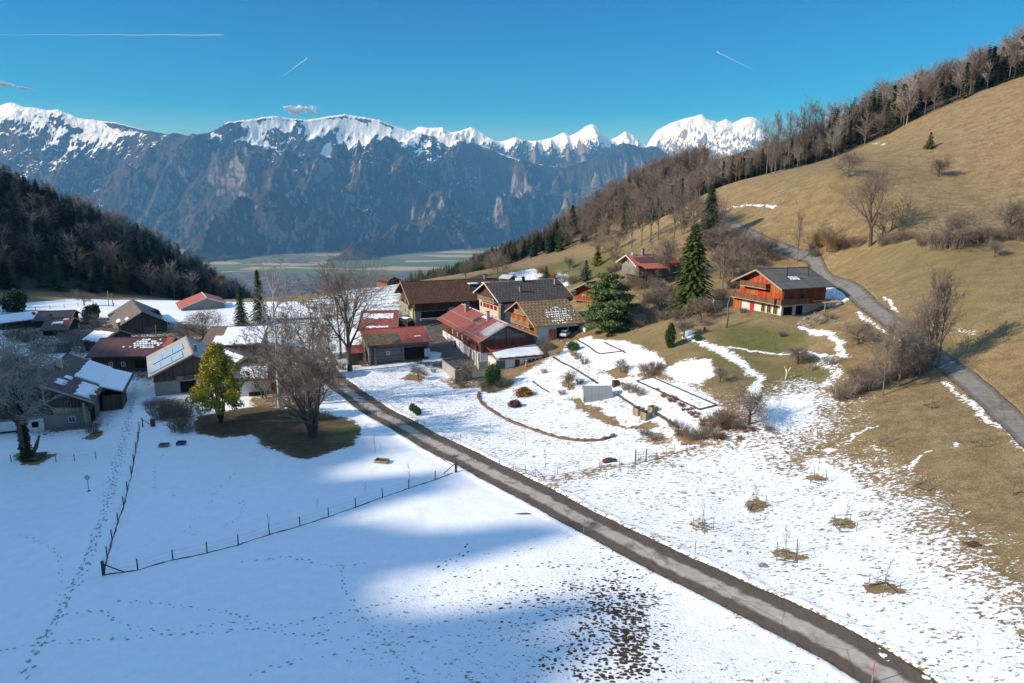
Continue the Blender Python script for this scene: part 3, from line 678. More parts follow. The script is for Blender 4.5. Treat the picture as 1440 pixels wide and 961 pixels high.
def mat_stone(name, c):
    t = NT(name, .9, .2); v = t.vor(3.2); e = t.vor(3.2, feat='DISTANCE_TO_EDGE'); vc = t.vor(3.2, out='Color'); s = t.n.new('ShaderNodeSeparateColor'); t.put(s.inputs[0], vc)
    cc = t.mix(s.outputs[0], tuple(k*.6 for k in c), tuple(k*1.35 for k in c)); t.col(t.mix(t.rng(e, 0, .06, 1, 0), cc, tuple(k*.4 for k in c))); t.bump(e, .05); return t.m
def mat_tiles(name, c, c2, row=.38, col_=.3, rib=.35, patch=None):
    t = NT(name, .8, .2); x, y, z = t.sep(t.co())[0:3]; n = t.noise(.7, 5, .7); n2 = t.noise(5, 3, .6)
    fy = t.math('FRACT', t.math('DIVIDE', y, row)); fx_ = t.math('FRACT', t.math('DIVIDE', x, col_))
    idx = t.math('ADD', t.math('FLOOR', t.math('DIVIDE', y, row)), t.math('MULTIPLY', t.math('FLOOR', t.math('DIVIDE', x, col_)), 37.7))
    wn = t.n.new('ShaderNodeTexWhiteNoise'); wn.noise_dimensions = '1D'; t.put(wn.inputs['W'], idx)
    cc = t.mix(t.rng(t.math('ADD', t.math('MULTIPLY', wn.outputs[0], .5), n), .5, 1.1), c, c2)
    cc = t.mix(t.rng(fx_, .0, .22, rib, 0), cc, tuple(k*.25 for k in c)); cc = t.mix(t.rng(fy, .0, .18, .4, 0), cc, tuple(k*.35 for k in c))
    if patch: cc = t.mix(t.rng(t.noise(.35, 4, .6), .55, .62), cc, patch)
    t.col(cc); t.bump(t.math('ADD', fx_, fy), .03, .7); return t.m
def mat_metal_roof(name, c, c2, seam=1.0, axis_=0, rough=.55):
    t = NT(name, rough, .4); o = t.sep(t.co()); a = o[axis_]; n = t.noise(.5, 6, .75, t.map(t.co(), (1, .25, 1) if axis_ == 0 else (.25, 1, 1))); n2 = t.noise(3, 4, .7)
    fr = t.math('FRACT', t.math('DIVIDE', a, seam)); wn = t.n.new('ShaderNodeTexWhiteNoise'); wn.noise_dimensions = '1D'; t.put(wn.inputs['W'], t.math('FLOOR', t.math('DIVIDE', a, seam)))
    cc = t.mix(t.rng(t.math('ADD', n, t.math('MULTIPLY', wn.outputs[0], .25)), .35, .85), c, c2); cc = t.mix(t.rng(n2, .55, .75, 0, .45), cc, tuple(k*.45 for k in c))
    fr2 = t.math('FRACT', t.math('DIVIDE', o[1-axis_], 2.1)); cc = t.mix(t.rng(fr2, 0, .05, .5, 0), cc, tuple(k*.4 for k in c))
    cc = t.mix(t.rng(fr, 0, .08, .55, 0), cc, tuple(k*.4 for k in c)); t.col(cc); t.bump(t.rng(fr, 0, .1), .03, .7); return t.m
MW = dict(
 orange=mat_wall_wood('orange_wood', (.27, .075, .02)), orange_light=mat_wall_wood('light_wood', (.38, .12, .035)), brown=mat_wall_wood('brown_wood', (.10, .05, .028)), old=mat_wall_wood('old_wood', (.085, .068, .055)),
 grey=mat_wall_wood('grey_wood', (.12, .115, .115), .25, False), dark=mat_wall_wood('dark_wood', (.035, .026, .02)), redbrown=mat_wall_wood('red_wood', (.14, .035, .025)), balcony=mat_wall_wood('balcony_wood', (.17, .085, .045), .16),
 pale=mat_wall_wood('pale_wood', (.30, .24, .17), .2), white=mat_plaster('white_plaster', (.72, .71, .68)), cream=mat_plaster('cream_plaster', (.58, .53, .43)), greyp=mat_plaster('grey_plaster', (.30, .285, .26)),
 stone=mat_stone('stone', (.22, .2, .17)), concrete=mat_simple('concrete', (.33, .31, .28), .25, 1.5, .9, .2))
MR = dict(
 brown=mat_tiles('brown_tiles', (.068, .034, .02), (.125, .062, .036)), taupe=mat_tiles('taupe_tiles', (.075, .064, .055), (.13, .112, .096)), gold=mat_tiles('golden_tiles', (.19, .13, .065), (.32, .23, .125)),
 slate=mat_tiles('slate', (.10, .097, .088), (.145, .14, .128), 2.6, .42, .3), greyroof=mat_tiles('grey_tiles', (.07, .07, .072), (.13, .13, .13)),
 red=mat_metal_roof('red_sheet', (.24, .045, .028), (.30, .10, .07)), brightred=mat_metal_roof('bright_red_sheet', (.34, .045, .022), (.36, .10, .05)), farred=mat_metal_roof('orange_red_tiles', (.42, .075, .045), (.44, .13, .08), .5),
 maroon=mat_metal_roof('maroon_sheet', (.075, .026, .024), (.12, .05, .04), .6), black=mat_metal_roof('black_sheet', (.02, .018, .016), (.045, .04, .036), .6), rusty=mat_metal_roof('rusty_sheet', (.10, .09, .085), (.22, .15, .10), .8),
 corr=mat_metal_roof('corrugated_sheet', (.42, .42, .43), (.55, .55, .55), .18), pinkgrey=mat_metal_roof('grey_sheet', (.32, .30, .29), (.45, .43, .42), .9), solar_slate=mat_metal_roof('weathered_sheet', (.30, .28, .26), (.42, .40, .37), .8))
def mat_flat(n, c, r=.7, s=.3, m=0): return mat_simple(n, c, .12, 4, r, s, m)
M_trim = mat_flat('trim', (.36, .29, .22)); M_trimw = mat_flat('white_trim', (.62, .58, .52)); M_glass = NT('window_glass', .08, .6).col((.03, .035, .04)).m; M_red = mat_flat('red_paint', (.50, .02, .018)); M_green = mat_flat('green_paint', (.05, .17, .11))
M_dk = mat_flat('dark_metal', (.03, .03, .032), .5, .5); M_snowobj = NT('snow_patch', .55, .2); _ns = M_snowobj.noise(2.5, 4, .6); M_snowobj.col(M_snowobj.mix(M_snowobj.rng(_ns, .3, .7), (.80, .83, .88), (.92, .93, .95))); M_snowobj.bump(_ns, .05); M_snowobj = M_snowobj.m
M_dooro = mat_wall_wood('door_wood', (.13, .045, .03), .2); M_whitef = mat_flat('white_frame', (.7, .7, .68)); M_yellowf = mat_flat('yellow_frame', (.55, .40, .14))

class House:
    def __init__(s, name, label, p1, p2, zb, Hr, wl, wr, pl, pr, roof, wall, upper=None, h1=2.6, oh=1.0, ohe=.9, th=.18, cat='house', base=None, slabtrim=None, group=None):
        if isinstance(zb, tuple): zb = W(*zb)[2]
        zr = zb+Hr; a = pz(*p1, zr); b = pz(*p2, zr)
        dx, dy = b[0]-a[0], b[1]-a[1]; s.L = math.hypot(dx, dy); s.rz = math.atan2(dy, dx)
        s.root = empty(name, (a[0], a[1], zb), s.rz, label, cat, group); s.Hr = Hr; s.wl, s.wr = wl, wr; s.tl, s.tr = math.tan(math.radians(pl)), math.tan(math.radians(pr)); s.th = th
        s.x0, s.x1 = oh, s.L-oh; s.yl, s.yr = wl-ohe, -(wr-ohe); s.h1 = h1; s.zb = zb
        def gable(x0, x1, z0, ins, zt=.0):
            yl, yr = s.yl-ins, s.yr+ins; tl = Hr - yl*s.tl - zt - th; tr = Hr + yr*s.tr - zt - th
            P = [(yr, z0), (yl, z0), (yl, max(tl, z0+.05)), (0, Hr-zt-th), (yr, max(tr, z0+.05))]
            mb = MB(); n = 5; V = [(x0+ins, p[0], p[1]) for p in P]+[(x1-ins, p[0], p[1]) for p in P]
            mb.add(V, [tuple(range(n)), tuple(range(n, 2*n))[::-1]]+[(i, i+n, (i+1) % n+n, (i+1) % n) for i in range(n)]); return mb
        if upper:
            MB().box((s.x0, s.yr, -2), (s.x1, s.yl, h1)).build('wall', MW[wall], s.root)
            gable(s.x0-.0, s.x1+.0, h1+.002, -.06, .02).build('upper_wall', MW[upper], s.root)
        else: gable(s.x0, s.x1, -2, 0).build('wall', MW[wall], s.root)
        # roof: two slabs meeting at the ridge
        mb = MB(); L = s.L
        def slab(w_, tn, sg):
            P = [(0, 0, Hr), (L, 0, Hr), (L, sg*w_, Hr-w_*tn), (0, sg*w_, Hr-w_*tn)]
            Q = [(x, y, z-th) for x, y, z in P]; mb.add(P+Q, [(0,1,2,3),(7,6,5,4),(0,3,7,4),(1,5,6,2),(3,2,6,7),(0,4,5,1)])
        slab(wl, s.tl, 1); slab(wr, s.tr, -1); s.roof = mb.build('roof', MR[roof], s.root)
        for x in (-.05, L-.01):   # barge boards and ridge cap
            el, er = (wl+.04), (wr+.04); zl, zr_ = Hr-wl*s.tl, Hr-wr*s.tr
            P = [(x, 0, Hr+.03), (x, el, zl+.03), (x, el, zl-th-.12), (x, 0, Hr-th-.12), (x, -er, zr_-th-.12), (x, -er, zr_+.03)]
            bt = MB(); Q = [(p[0]+.06, p[1], p[2]) for p in P]; bt.add(P+Q, [(0,1,2,3), (0,3,4,5), (9,8,7,6), (11,10,9,6)]+[(i, (i+1) % 6, 6+(i+1) % 6, 6+i) for i in range(6)])
            bt.build('barge_board', slabtrim or M_trim, s.root)
        rc = MB(); rc.box((0.02, -.16, Hr-.03), (L-.02, .16, Hr+.07)); rc.build('ridge_cap', slabtrim or MR[roof], s.roof)
    def face(s, f):
        k = .06
        if f == 'A': return Vector((s.x0-k, 0, 0)), Vector((0, -1, 0)), Vector((-1, 0, 0))
        if f == 'B': return Vector((s.x1+k, 0, 0)), Vector((0, 1, 0)), Vector((1, 0, 0))
        if f == 'L': return Vector((0, s.yl+k, 0)), Vector((-1, 0, 0)), Vector((0, 1, 0))
        if f == 'R': return Vector((0, s.yr-k, 0)), Vector((1, 0, 0)), Vector((0, -1, 0))
    def fbox(s, f, a0, a1, z0, z1, d0, d1, mb=None):
        o, t, n = s.face(f); mb = mb or MB()
        P = [o+t*a+n*d+Vector((0, 0, z)) for z in (z0, z1) for a, d in ((a0, d0), (a1, d0), (a1, d1), (a0, d1))]
        return mb.add(P, [(0,3,2,1),(4,5,6,7),(0,1,5,4),(1,2,6,5),(2,3,7,6),(3,0,4,7)])
    def window(s, f, a, z, w=.9, h=1.1, shut=None, fm=None, sw=.42):
        fr = MB(); t_ = .09
        for q in ((a-w/2, a+w/2, z, z+t_), (a-w/2, a+w/2, z+h-t_, z+h), (a-w/2, a-w/2+t_, z+t_, z+h-t_), (a+w/2-t_, a+w/2, z+t_, z+h-t_), (a-.03, a+.03, z+t_, z+h-t_)): s.fbox(f, *q, 0, .07, fr)
        o = fr.build('window', fm or M_whitef, s.root)
        s.fbox(f, a-w/2+t_, a+w/2-t_, z+t_, z+h-t_, -.03, .025).build('pane', M_glass, o)
        if shut is not None:
            for q in (-1, 1): s.fbox(f, a+q*(w/2+.04+sw/2)-sw/2, a+q*(w/2+.04+sw/2)+sw/2, z-.02, z+h+.02, 0, .05).build('shutter', shut, o)
        return o
    def door(s, f, a, w=1, h=2.05, m=None, z=0):
        d = s.fbox(f, a-w/2, a+w/2, z, z+h, 0, .06).build('door', m or M_dooro, s.root); s.fbox(f, a+w/2-.18, a+w/2-.1, z+1, z+1.06, .06, .12).build('handle', M_dk, d); return d
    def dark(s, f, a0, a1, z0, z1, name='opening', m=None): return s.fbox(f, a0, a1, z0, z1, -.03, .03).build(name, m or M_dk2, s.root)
    def balcony(s, f, a0, a1, z, d=1.3, rail=1.0, mat=None, gap=False):
        mb = s.fbox(f, a0, a1, z-.15, z, 0, d); b = mb.build('balcony', M_trim, s.root); rb = MB()
        if not gap:
            s.fbox(f, a0, a1, z, z+rail, d-.06, d, rb); s.fbox(f, a0, a0+.06, z, z+rail, 0, d-.06, rb); s.fbox(f, a1-.06, a1, z, z+rail, 0, d-.06, rb)
        else:
            for k in (.15, .45, .75): s.fbox(f, a0, a1, z+k*rail, z+k*rail+.14, d-.06, d, rb)
        s.fbox(f, a0-.03, a1+.03, z+rail, z+rail+.07, d-.1, d+.04, rb); rb.build('railing', mat or MW['balcony'], b); return b
    def gable_boards(s, f, z0, mat, m=.0):
        o, t, n = s.face(f); sg = -1 if f == 'A' else 1; f_ = lambda y: s.Hr-abs(y)*(s.tl if y > 0 else s.tr)-s.th-.03
        ys = (s.yr+m, s.yl-m); P = [(ys[0], z0), (ys[1], z0), (ys[1], max(z0+.1, f_(ys[1]))), (0, f_(0)), (ys[0], max(z0+.1, f_(ys[0])))]
        return MB().extr([(o.x-sg*.02, y, z) for y, z in P], (sg, 0, 0), .05).build('gable_boards', mat, s.root)
    def rp(s, side, x, d, up=0):   # point on the roof, d = horizontal distance from ridge
        sg = 1 if side == 'L' else -1; tn = s.tl if side == 'L' else s.tr
        return Vector((x, sg*d, s.Hr-d*tn+up))
    def chimney(s, side, x, d, w=.6, h=1.2, mat='greyp', cap=True):
        p = s.rp(side, x, d); mb = MB().box((p.x-w/2, p.y-w/2, p.z-.5), (p.x+w/2, p.y+w/2, p.z+h)); c = mb.build('chimney', MW[mat] if mat in MW else M_dk, s.root)
        if cap: MB().box((p.x-w/2-.12, p.y-w/2-.12, p.z+h+.12), (p.x+w/2+.12, p.y+w/2+.12, p.z+h+.2)).box((p.x-w/2+.05, p.y-w/2+.05, p.z+h-.01), (p.x-w/2+.15, p.y+w/2-.05, p.z+h+.13)).box((p.x+w/2-.15, p.y-w/2+.05, p.z+h-.01), (p.x+w/2-.05, p.y+w/2-.05, p.z+h+.13)).build('chimney_cap', M_dk, c)
    def flue(s, side, x, d, r=.11, h=1.6):
        p = s.rp(side, x, d); c = MB().tube([p-Vector((0,0,.3)), p+Vector((0,0,h))], r, 8).build('flue_pipe', M_dk, s.root); MB().tube([p+Vector((0,0,h+.06)), p+Vector((0,0,h+.2))], [r*2, r*.6], 8).build('cap', M_dk, c)
    def snow(s, side, x0, x1, d0, d1, th=.13, rag=.35, seed=0, parent=None):
        rnd = random.Random(seed*7+int(x0*10)); n = 14; top = []; bot = []
        for i in range(n+1):
            x = x0+(x1-x0)*i/n; e = 1 if 0 < i < n else .3
            top.append((x, d0+rnd.uniform(-.1, rag*.5)*e)); bot.append((x, d1+rnd.uniform(-rag, rag*.3)*e))
        mb = MB(); V = []
        for i in range(n+1):
            (x, a), (_, b) = top[i], bot[i]; e = rnd.uniform(-.03, .03)
            m1, m2 = a+(b-a)*.1, a+(b-a)*.9
            for d_, u_ in ((a, .01), (m1, th), (m2, th+e), (b, .01)): V.append(s.rp(side, min(max(x+rnd.uniform(-.1, .1), .05), s.L-.05), d_, u_))
        Fc = [(i*4+k, (i+1)*4+k, (i+1)*4+k+1, i*4+k+1) for i in range(n) for k in range(3)] + [(3, 2, 1, 0), (n*4, n*4+1, n*4+2, n*4+3)]
        return mb.add(V, Fc).build('snow_patch', M_snowobj, parent or s.root)
    def snow_dots(s, side, x0, x1, d0, d1, sx=.7, sd=.9, keep=.75, r=.28, seed=1):
        rnd = random.Random(seed); mb = MB(); j = 0; d = d0
        while d < d1:
            x = x0+(j % 2)*sx/2
            while x < x1:
                cx = (x-(x0+x1)/2)/((x1-x0)/2); cd = (d-(d0+d1)/2)/((d1-d0)/2)
                if rnd.random() < keep*(1.25-.7*(cx*cx+cd*cd)):
                    rr = r*rnd.uniform(.7, 1.25); P = [s.rp(side, x+rr*1.1*math.cos(q)*rnd.uniform(.8, 1.1), d+rr*math.sin(q), .01) for q in [k*PI/3 for k in range(6)]]
                    c = s.rp(side, x, d, .11); n = len(mb.v); mb.add(P+[c], [(k, (k+1) % 6, 6) for k in range(6)])
                x += sx
            d += sd; j += 1
        return tag(mb.build('snow_patch', M_snowobj, s.root), kind='stuff')
    def guards(s, side, x0, x1, d0, d1, sx=.95, sd=1.15, mat=None):
        mb = MB(); j = 0; d = d0
        while d < d1:
            x = x0+(j % 2)*sx/2
            while x < x1: p = s.rp(side, x, d, 0); mb.box((p.x-.13, p.y-.07, p.z-.05), (p.x+.13, p.y+.07, p.z+.13)); x += sx
            d += sd; j += 1
        tag(mb.build('snow_guards', mat or M_dk, s.roof), kind='stuff')
    def beams(s, f='A', n=3):
        mb = MB(); x = (0.06, s.x0+.2) if f == 'A' else (s.x1-.2, s.L-.06)
        for k in range(n):
            q = (k/(n-1)*2-1)*.8 if n > 1 else 0; y = q*(s.yl if q > 0 else -s.yr); tn = s.tl if q > 0 else s.tr
            z = s.Hr-abs(y)*tn-s.th-.02; mb.box((x[0], y-.1, z-.26), (x[1], y+.1, z))
        mb.build('purlins', MW['brown'], s.root)
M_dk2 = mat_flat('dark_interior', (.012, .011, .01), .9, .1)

# --- red sheet-roofed farmhouse, middle
h = House('farmhouse', 'long farmhouse with patched rusty red sheet roof, white lower walls and a snowy lean-to', (714.4,455.8), (649.8,427.7), .9, 9.2, 6.9, 7.6, 27, 24, 'red', 'white', 'brown', 2.9, 1.3, 1.1, cat='farmhouse', slabtrim=M_trimw)
RH = h
h.dark('A', -5.6, 6.2, 4.6, 5.7, 'shadow_board', MW['redbrown']); h.fbox('A', -.12, .12, 2.9, 8.3, 0, .12).build('post', MW['dark'], h.root); h.fbox('A', -4.6, 4.6, 5.7, 6.6, 0, .03).build('gable_boards', MW['grey'], h.root)
P = [h.face('A')[0]+Vector((-.04, y, z)) for y, z in ((-4.9, 5.75), (4.6, 5.75), (0, 8.15))]; MB().extr([P[0], P[1], P[2]], (-1, 0, 0), .05).build('gable_boards', MW['grey'], h.root)
for a in (-26, -23.6): h.window('L', a, .7, .8, 1.1, M_trim)
for a, w_, m in ((-20.2, 1.1, M_dooro), (-17.5, .9, M_whitef), (-5.2, 2.2, MW['dark']), (-8.5, 1.0, MW['greyp'])): h.door('L', a, w_, 2.2, m)
for a in (-22, -18, -14.5, -10.5): h.window('L', a, 3.6, .9, 1.0, MW['redbrown'])
h.fbox('L', -12.5, -3, 2.95, 4.2, .02, .5).build('upper_gallery', MW['redbrown'], h.root)
for a in (-3.1, -1.6): h.fbox('L', a-.28, a+.28, -1, 3.0, .2, .75).build('pillar', MW['white'], h.root)
h.chimney('L', 24.5, 1.3, .95, 1.9, 'greyp'); h.chimney('L', 9.5, 1.2, .65, 1.9, 'cream')
h.snow('L', .4, 5.2, .3, 5.2, .03, .9, 3).data.materials[0] = MR['pinkgrey']
h.snow('L', 10.5, 14, .5, 1.1, .1, .3, 5); h.snow('R', 1, 28, .2, 3.2, .1, .3, 6)
sk = MB(); P = [h.rp('L', x, d, .05) for x, d in ((13.2, 1.5), (15.2, 1.5), (15.2, 3.2), (13.2, 3.2))]; sk.extr(P, (0, .4, .9), .06).build('skylight', M_glass, h.root)
for x in (6.0, ): pass
gt = MB()
for d_ in (3.1, 6.0): gt.tube([h.rp('L', .2 if d_ > 4 else 5.2, d_, .06), h.rp('L', h.L-.5, d_, .06)], .09, 4)
gt.build('roof_batten', MW['pale'], h.roof)
# lean-to in front of the gable
ax0, ax1, ay0, ay1 = h.x0-5.6, h.x0-.02, -6.9, 4.6
an = MB().box((ax0+.5, ay0+.3, -2), (ax1, ay1-.3, 2.25)); an.build('annex_wall', MW['white'], h.root)
Q = [(ax1, ay1, 4.15), (ax0, ay1, 2.55), (ax0, ay0, 2.55), (ax1, ay0, 4.15)]; ar = MB().extr(Q, (0, 0, 1), .14).build('annex_roof', MR['red'], h.root)
mb = MB(); n = 16; V = []
for i in range(n+1):
    y = ay1-.15-(ay1-ay0-.3)*i/n; k0 = .12+.42*(1-i/n)**1.4
    for q, u_ in ((k0, .15), (k0+.06, .26), (.94+.03*math.sin(i*2.3), .27), (.975+.02*math.sin(i*2.3), .15)): V.append((ax1+(ax0-ax1)*q, y, 4.15-1.6*q+u_))
mb.add(V, [(i*4+k, (i+1)*4+k, (i+1)*4+k+1, i*4+k+1) for i in range(n) for k in range(3)]).build('snow_patch', M_snowobj, h.root)
class _F:  # front wall of the lean-to as a face
    pass
def abox(y0, y1, z0, z1, d0, d1): return MB().box((ax0+.5-d1, y0, z0), (ax0+.5-d0, y1, z1))
abox(-1.2, -.1, -.1, 2.0, 0, .06).build('annex_door', M_dooro, h.root); abox(2.2, 4.1, .3, 2.05, 0, .05).build('annex_shutter', MW['grey'], h.root)
wf = MB(); [wf.box((ax0+.43, y-.06, .75), (ax0+.5, y+.06, 1.95)) for y in (-2.2, -3.1, -4.0, -4.9, -5.8)]; wf.box((ax0+.44, -5.8, 1.9), (ax0+.5, -2.2, 2.0)); wf.box((ax0+.42, -5.8, .68), (ax0+.5, -2.2, .78)); w_ = wf.build('window', M_whitef, h.root)
MB().box((ax0+.47, -5.8, .76), (ax0+.49, -2.2, 1.92)).build('pane', M_glass, w_); MB().box((ax1-1.2, ay1+.2, -.5), (ax1-.4, ay1+2.2, 1.3)).build('steps', MW['concrete'], h.root)

# --- long brown roof
h = House('farmhouse', 'broad farmhouse under a long brown tiled roof with two snow-topped dormers', (562.8,396.7), (701,391), 5.0, 9.7, 9.2, 10.6, 24, 24, 'brown', 'greyp', 'brown', 2.7, 1.8, 1.6, cat='farmhouse')
h.guards('R', .6, h.L-1, 1.2, 10.2, 1.1, 1.0, MR['gold'])
for x in (19.5, 23.6):
    p = h.rp('R', x, 2.6); z1 = p.z+.35
    d = MB().box((x-1.15, -5.6, z1-2.2), (x+1.15, -3.0, z1-.3)).build('dormer', MW['brown'], h.root)
    MB().extr([(x-1.5, -1.6, z1+.3), (x+1.5, -1.6, z1+.3), (x+1.5, -6.0, z1-.15), (x-1.5, -6.0, z1-.15)], (0, 0, -1), .12).build('dormer_roof', MR['brown'], d)
    MB().box((x-.85, -5.68, z1-1.7), (x+.85, -5.6, z1-.6)).build('pane', NT('dormer_glass', .1, .6).col((.16, .24, .32)).m, d); MB().box((x-1.3, -5.8, z1-.02), (x+1.3, -3.6, z1+.2)).build('snow_patch', M_snowobj, d)
h.chimney('R', 24.6, .3, .7, 1.2); h.balcony('A', -5.5, 6.5, 3.1, 1.2, 1.0, MW['pale']); h.window('A', -3.5, .8, shut=M_green); h.window('A', 1, .8); h.window('A', 4.2, .8); h.window('A', -2, 3.5, shut=MW['redbrown']); h.window('A', 2.5, 3.5, shut=MW['redbrown']); h.beams('A', 5)
h.dark('R', 3.5, 10.5, .3, 2.5); h.dark('R', 12.8, 16.2, 0, 2.5); h.dark('R', 18.5, 23.5, 0, 2.5); h.fbox('R', 10.9, 12.4, -1, 3.4, .0, 1.2).build('pillar', MW['concrete'], h.root); h.fbox('R', 3, 9.8, .3, .8, .6, 1.3).build('terrace_wall', MW['concrete'], h.root)
h.fbox('A', 5.2, 7.8, -.5, 3.2, .1, .3).build('green_screen', mat_flat('pale_green', (.35, .5, .22)), h.root)

# --- taupe roof, three storeys
h = House('village_house', 'tall cream house with taupe tiled roof, pale balcony and dark red shutters', (680.4,397.8), (784,391.9), 5.4, 10.1, 7.2, 8.7, 25, 25, 'taupe', 'cream', 'brown', 5.3, 1.3, 1.1, slabtrim=M_trimw)
h.guards('R', .6, h.L-.6, 1, 8.4, .9, .9); h.chimney('R', 8.3, 4.8, .55, 1.3, 'greyp'); h.chimney('R', 11.5, .4, .6, 1.1, 'dark'); h.chimney('R', 20.2, 2.6, .65, 1.5, 'greyp'); h.flue('R', 15, 7, .05, 1.2)
h.balcony('A', -4.5, 6.0, 5.4, 1.2, 1.0, MW['pale'], True)
for a in (-4.5, -2.3, -.2, 2.0, 4.4): h.window('A', a, 3.3, .75, 1.1, M_red if a not in (-4.5,) else None, MW['redbrown'])
for a in (-3.8, -1.4, 2.4, 4.6): h.window('A', a, .9, .7, 1.0)
h.fbox('A', 6.6, 8.0, -1, 5.2, -1, .25).build('stone_buttress', MW['stone'], h.root); h.beams('A', 5)

# --- golden tiles, garage below
h = House('village_house', 'house with golden brown tiled roof dotted with snow, orange log gable and open garage', (726.6,424.2), (796.5,419.6), 5.2, 7.8, 7.0, 9.4, 26, 26, 'gold', 'white', None, .4, 1.3, 1.2)
h.gable_boards('A', .5, MW['orange'])
h.guards('R', .6, h.L-.5, .9, 9.0, .95, 1.05, MW['dark']); h.snow_dots('R', 5.0, 11.0, 3.2, 8.8, .62, .8, .95, .25, 3); h.snow_dots('R', 10.5, 13.5, 4.0, 7.0, .7, .8, .3, .2, 4)
for a, z in ((-3.2, 2.9), (.2, 2.9), (3.4, 2.9), (-2.0, .7), (1.2, .7), (4.4, .7)): h.window('A', a, z, .75, .95, None, M_yellowf)
h.balcony('A', -3.8, 6.6, 2.5, 1.2, .9, MW['pale'], True); h.balcony('A', -2.0, 3.8, 4.9, 1.0, .8, MW['pale'], True); h.beams('A', 5)
h.dark('R', 6.4, 12.3, -.3, 2.35, 'garage_opening'); h.fbox('R', 12.6, 16.6, -1, 2.3, .0, 2.6).build('garage_wall', MW['white'], h.root); h.fbox('R', 9.2, 9.45, -.3, 2.4, .1, .35).build('post', MW['pale'], h.root); h.fbox('R', 4.4, 6.0, -.5, 2.0, .3, .5).build('garden_door', MW['orange_light'], h.root)
h.fbox('R', 6.2, 14.8, -.6, -.2, .3, 3.2).build('terrace', mat_simple('terracotta', (.40, .2, .13), .2, 3), h.root)
GH = h

# --- orange house behind the pine
h = House('village_house', 'dark orange timber house half hidden behind the big green pine', (823,398), (846,394), 8.4, 7.6, 4.8, 5.0, 26, 26, 'brown', 'orange', None, 2.6, 1.6, 1.1)
h.window('A', 1.5, 3.2); h.window('A', -1.2, 3.2); h.balcony('A', -4, 4, 2.9, 1.0, .9, MW['orange']); h.fbox('R', .5, 6, 0, .25, .3, 3).build('terrace', MW['concrete'], h.root)

# --- chalet on the right
h = House('chalet', 'orange timber chalet with slate grey roof, red shutters and long brown balcony', (1063,378.8), (1138,375.6), 13.4, 9.3, 7.4, 7.7, 23, 23, 'slate', 'white', 'orange', 2.75, 1.5, 1.3, cat='chalet')
h.gable_boards('A', 2.9, MW['orange_light'], -.1)
CH = h; o = h
h.balcony('A', -7.4, 5.9, 2.85, 1.4, 1.05); h.balcony('A', -4.7, 3.0, 5.6, 1.25, .95); h.beams('A', 5)
h.balcony('R', h.x0-1.4, 8.6, 2.85, 1.3, 1.05, MW['balcony'])
h.door('A', -2.1, 1.2, 2.4, M_red)
for a in (1.3, 3.0, 4.8): h.window('A', a, .55, 1.15, 1.7, None, M_yellowf)
for a in (-5.0, 5.2): h.window('A', a, 3.5, .85, 1.25, M_red, MW['orange'])
h.door('A', .2, 1.5, 2.1, M_red, 2.95); h.window('A', 2.6, 3.5, 1.0, 1.3, M_red, MW['orange'], .5)
for a, q in ((-2.9, .9), (0, .9), (2.4, .8)): h.window('A', a, 6.4, q, 1.3 if a == 0 else 1.0, M_red, MW['orange_light'], .42)
h.window('R', 3.6, 3.6, 1.1, 1.2, None, MW['brown']); h.window('R', 6.5, 3.7, .8, 1.1, None, MW['brown'])
h.dark('R', 2.0, 4.2, .5, 2.2, 'window_opening'); h.dark('R', 5.2, 6.8, .3, 2.3, 'window_opening')
mb = MB(); [h.fbox('R', a, a+.12, 3.0, 7.0 if a < 3 else 5.6, .02, .14, mb) for a in (1.6, 8.3)]; mb.build('corner_post', MW['orange_light'], h.root)
h.flue('R', 4.6, 3.9, .13, 2.1); h.flue('R', 10.6, 3.4, .11, 2.1)
h.snow('R', 5.2, 7.4, 3.4, 4.6, .1, .6, 8)
# pergola porch at the side
pg = MB(); q0 = 9.2; pg2 = MB()
for k in range(9): h.fbox('R', q0+k*.55, q0+k*.55+.14, 3.15, 3.3, .1, 3.6, pg)
h.fbox('R', q0-.1, q0+4.7, 3.0, 3.14, 3.3, 3.45, pg)
for k in (0, 2.2, 4.4): h.fbox('R', q0+k, q0+k+.18, -1, 3.0, 3.28, 3.46, pg)
pg.build('pergola', MW['pale'], h.root); h.fbox('R', q0-1.6, q0+2.2, 3.35, 3.47, .1, 2.5).build('porch_roof', MW['brown'], h.root)
h.fbox('A', -7.9, -5.4, -.6, 2.25, -3.2, .2).build('side_shed', MW['orange_light'], h.root); h.fbox('A', -8.1, -5.2, 2.25, 2.4, -3.4, .4).build('shed_roof', MW['pale'], h.root)
h.fbox('A', -8.5, 5.8, -1.2, .0, .0, 2.4).build('stone_terrace', MW['stone'], h.root)

# --- red roof far up
h = House('village_house', 'low far house with orange red roof and white barge boards between the bare trees', (880,358.4), (945,357), 19.8, 3.1, 6.0, 6.3, 21, 21, 'farred', 'greyp', 'old', 1.5, 1.3, 1.0, slabtrim=M_trimw)
h.snow_dots('R', 5.5, 9.5, 2.6, 4.4, .5, .7, .9, .25, 5); h.window('A', 1.5, .9, 1.2, 1.2, None, M_green); h.window('A', -1.8, .9, 1, 1.1, M_green); h.chimney('R', 4.6, .5, .6, 1.5, 'greyp'); h.chimney('R', 1.8, .4, .5, .7, 'white', False)
MB().extr([(.5, -6.4, 1.3), (6.0, -6.4, 1.3), (7.5, -9.5, .2), (1.0, -9.5, .2)], (0, 0, 1), .14).build('porch_roof', MR['farred'], h.root); MB().extr([(8.5, -6.4, 1.9), (13, -6.4, 1.9), (13, -8.6, 1.3), (8.8, -8.6, 1.3)], (0, 0, 1), .14).build('porch_roof', MR['farred'], h.root)
for x, y in ((1.2, -9.3), (7, -9.3)): MB().box((x, y, -3), (x+.15, y+.15, .2)).build('post', MW['old'], h.root)

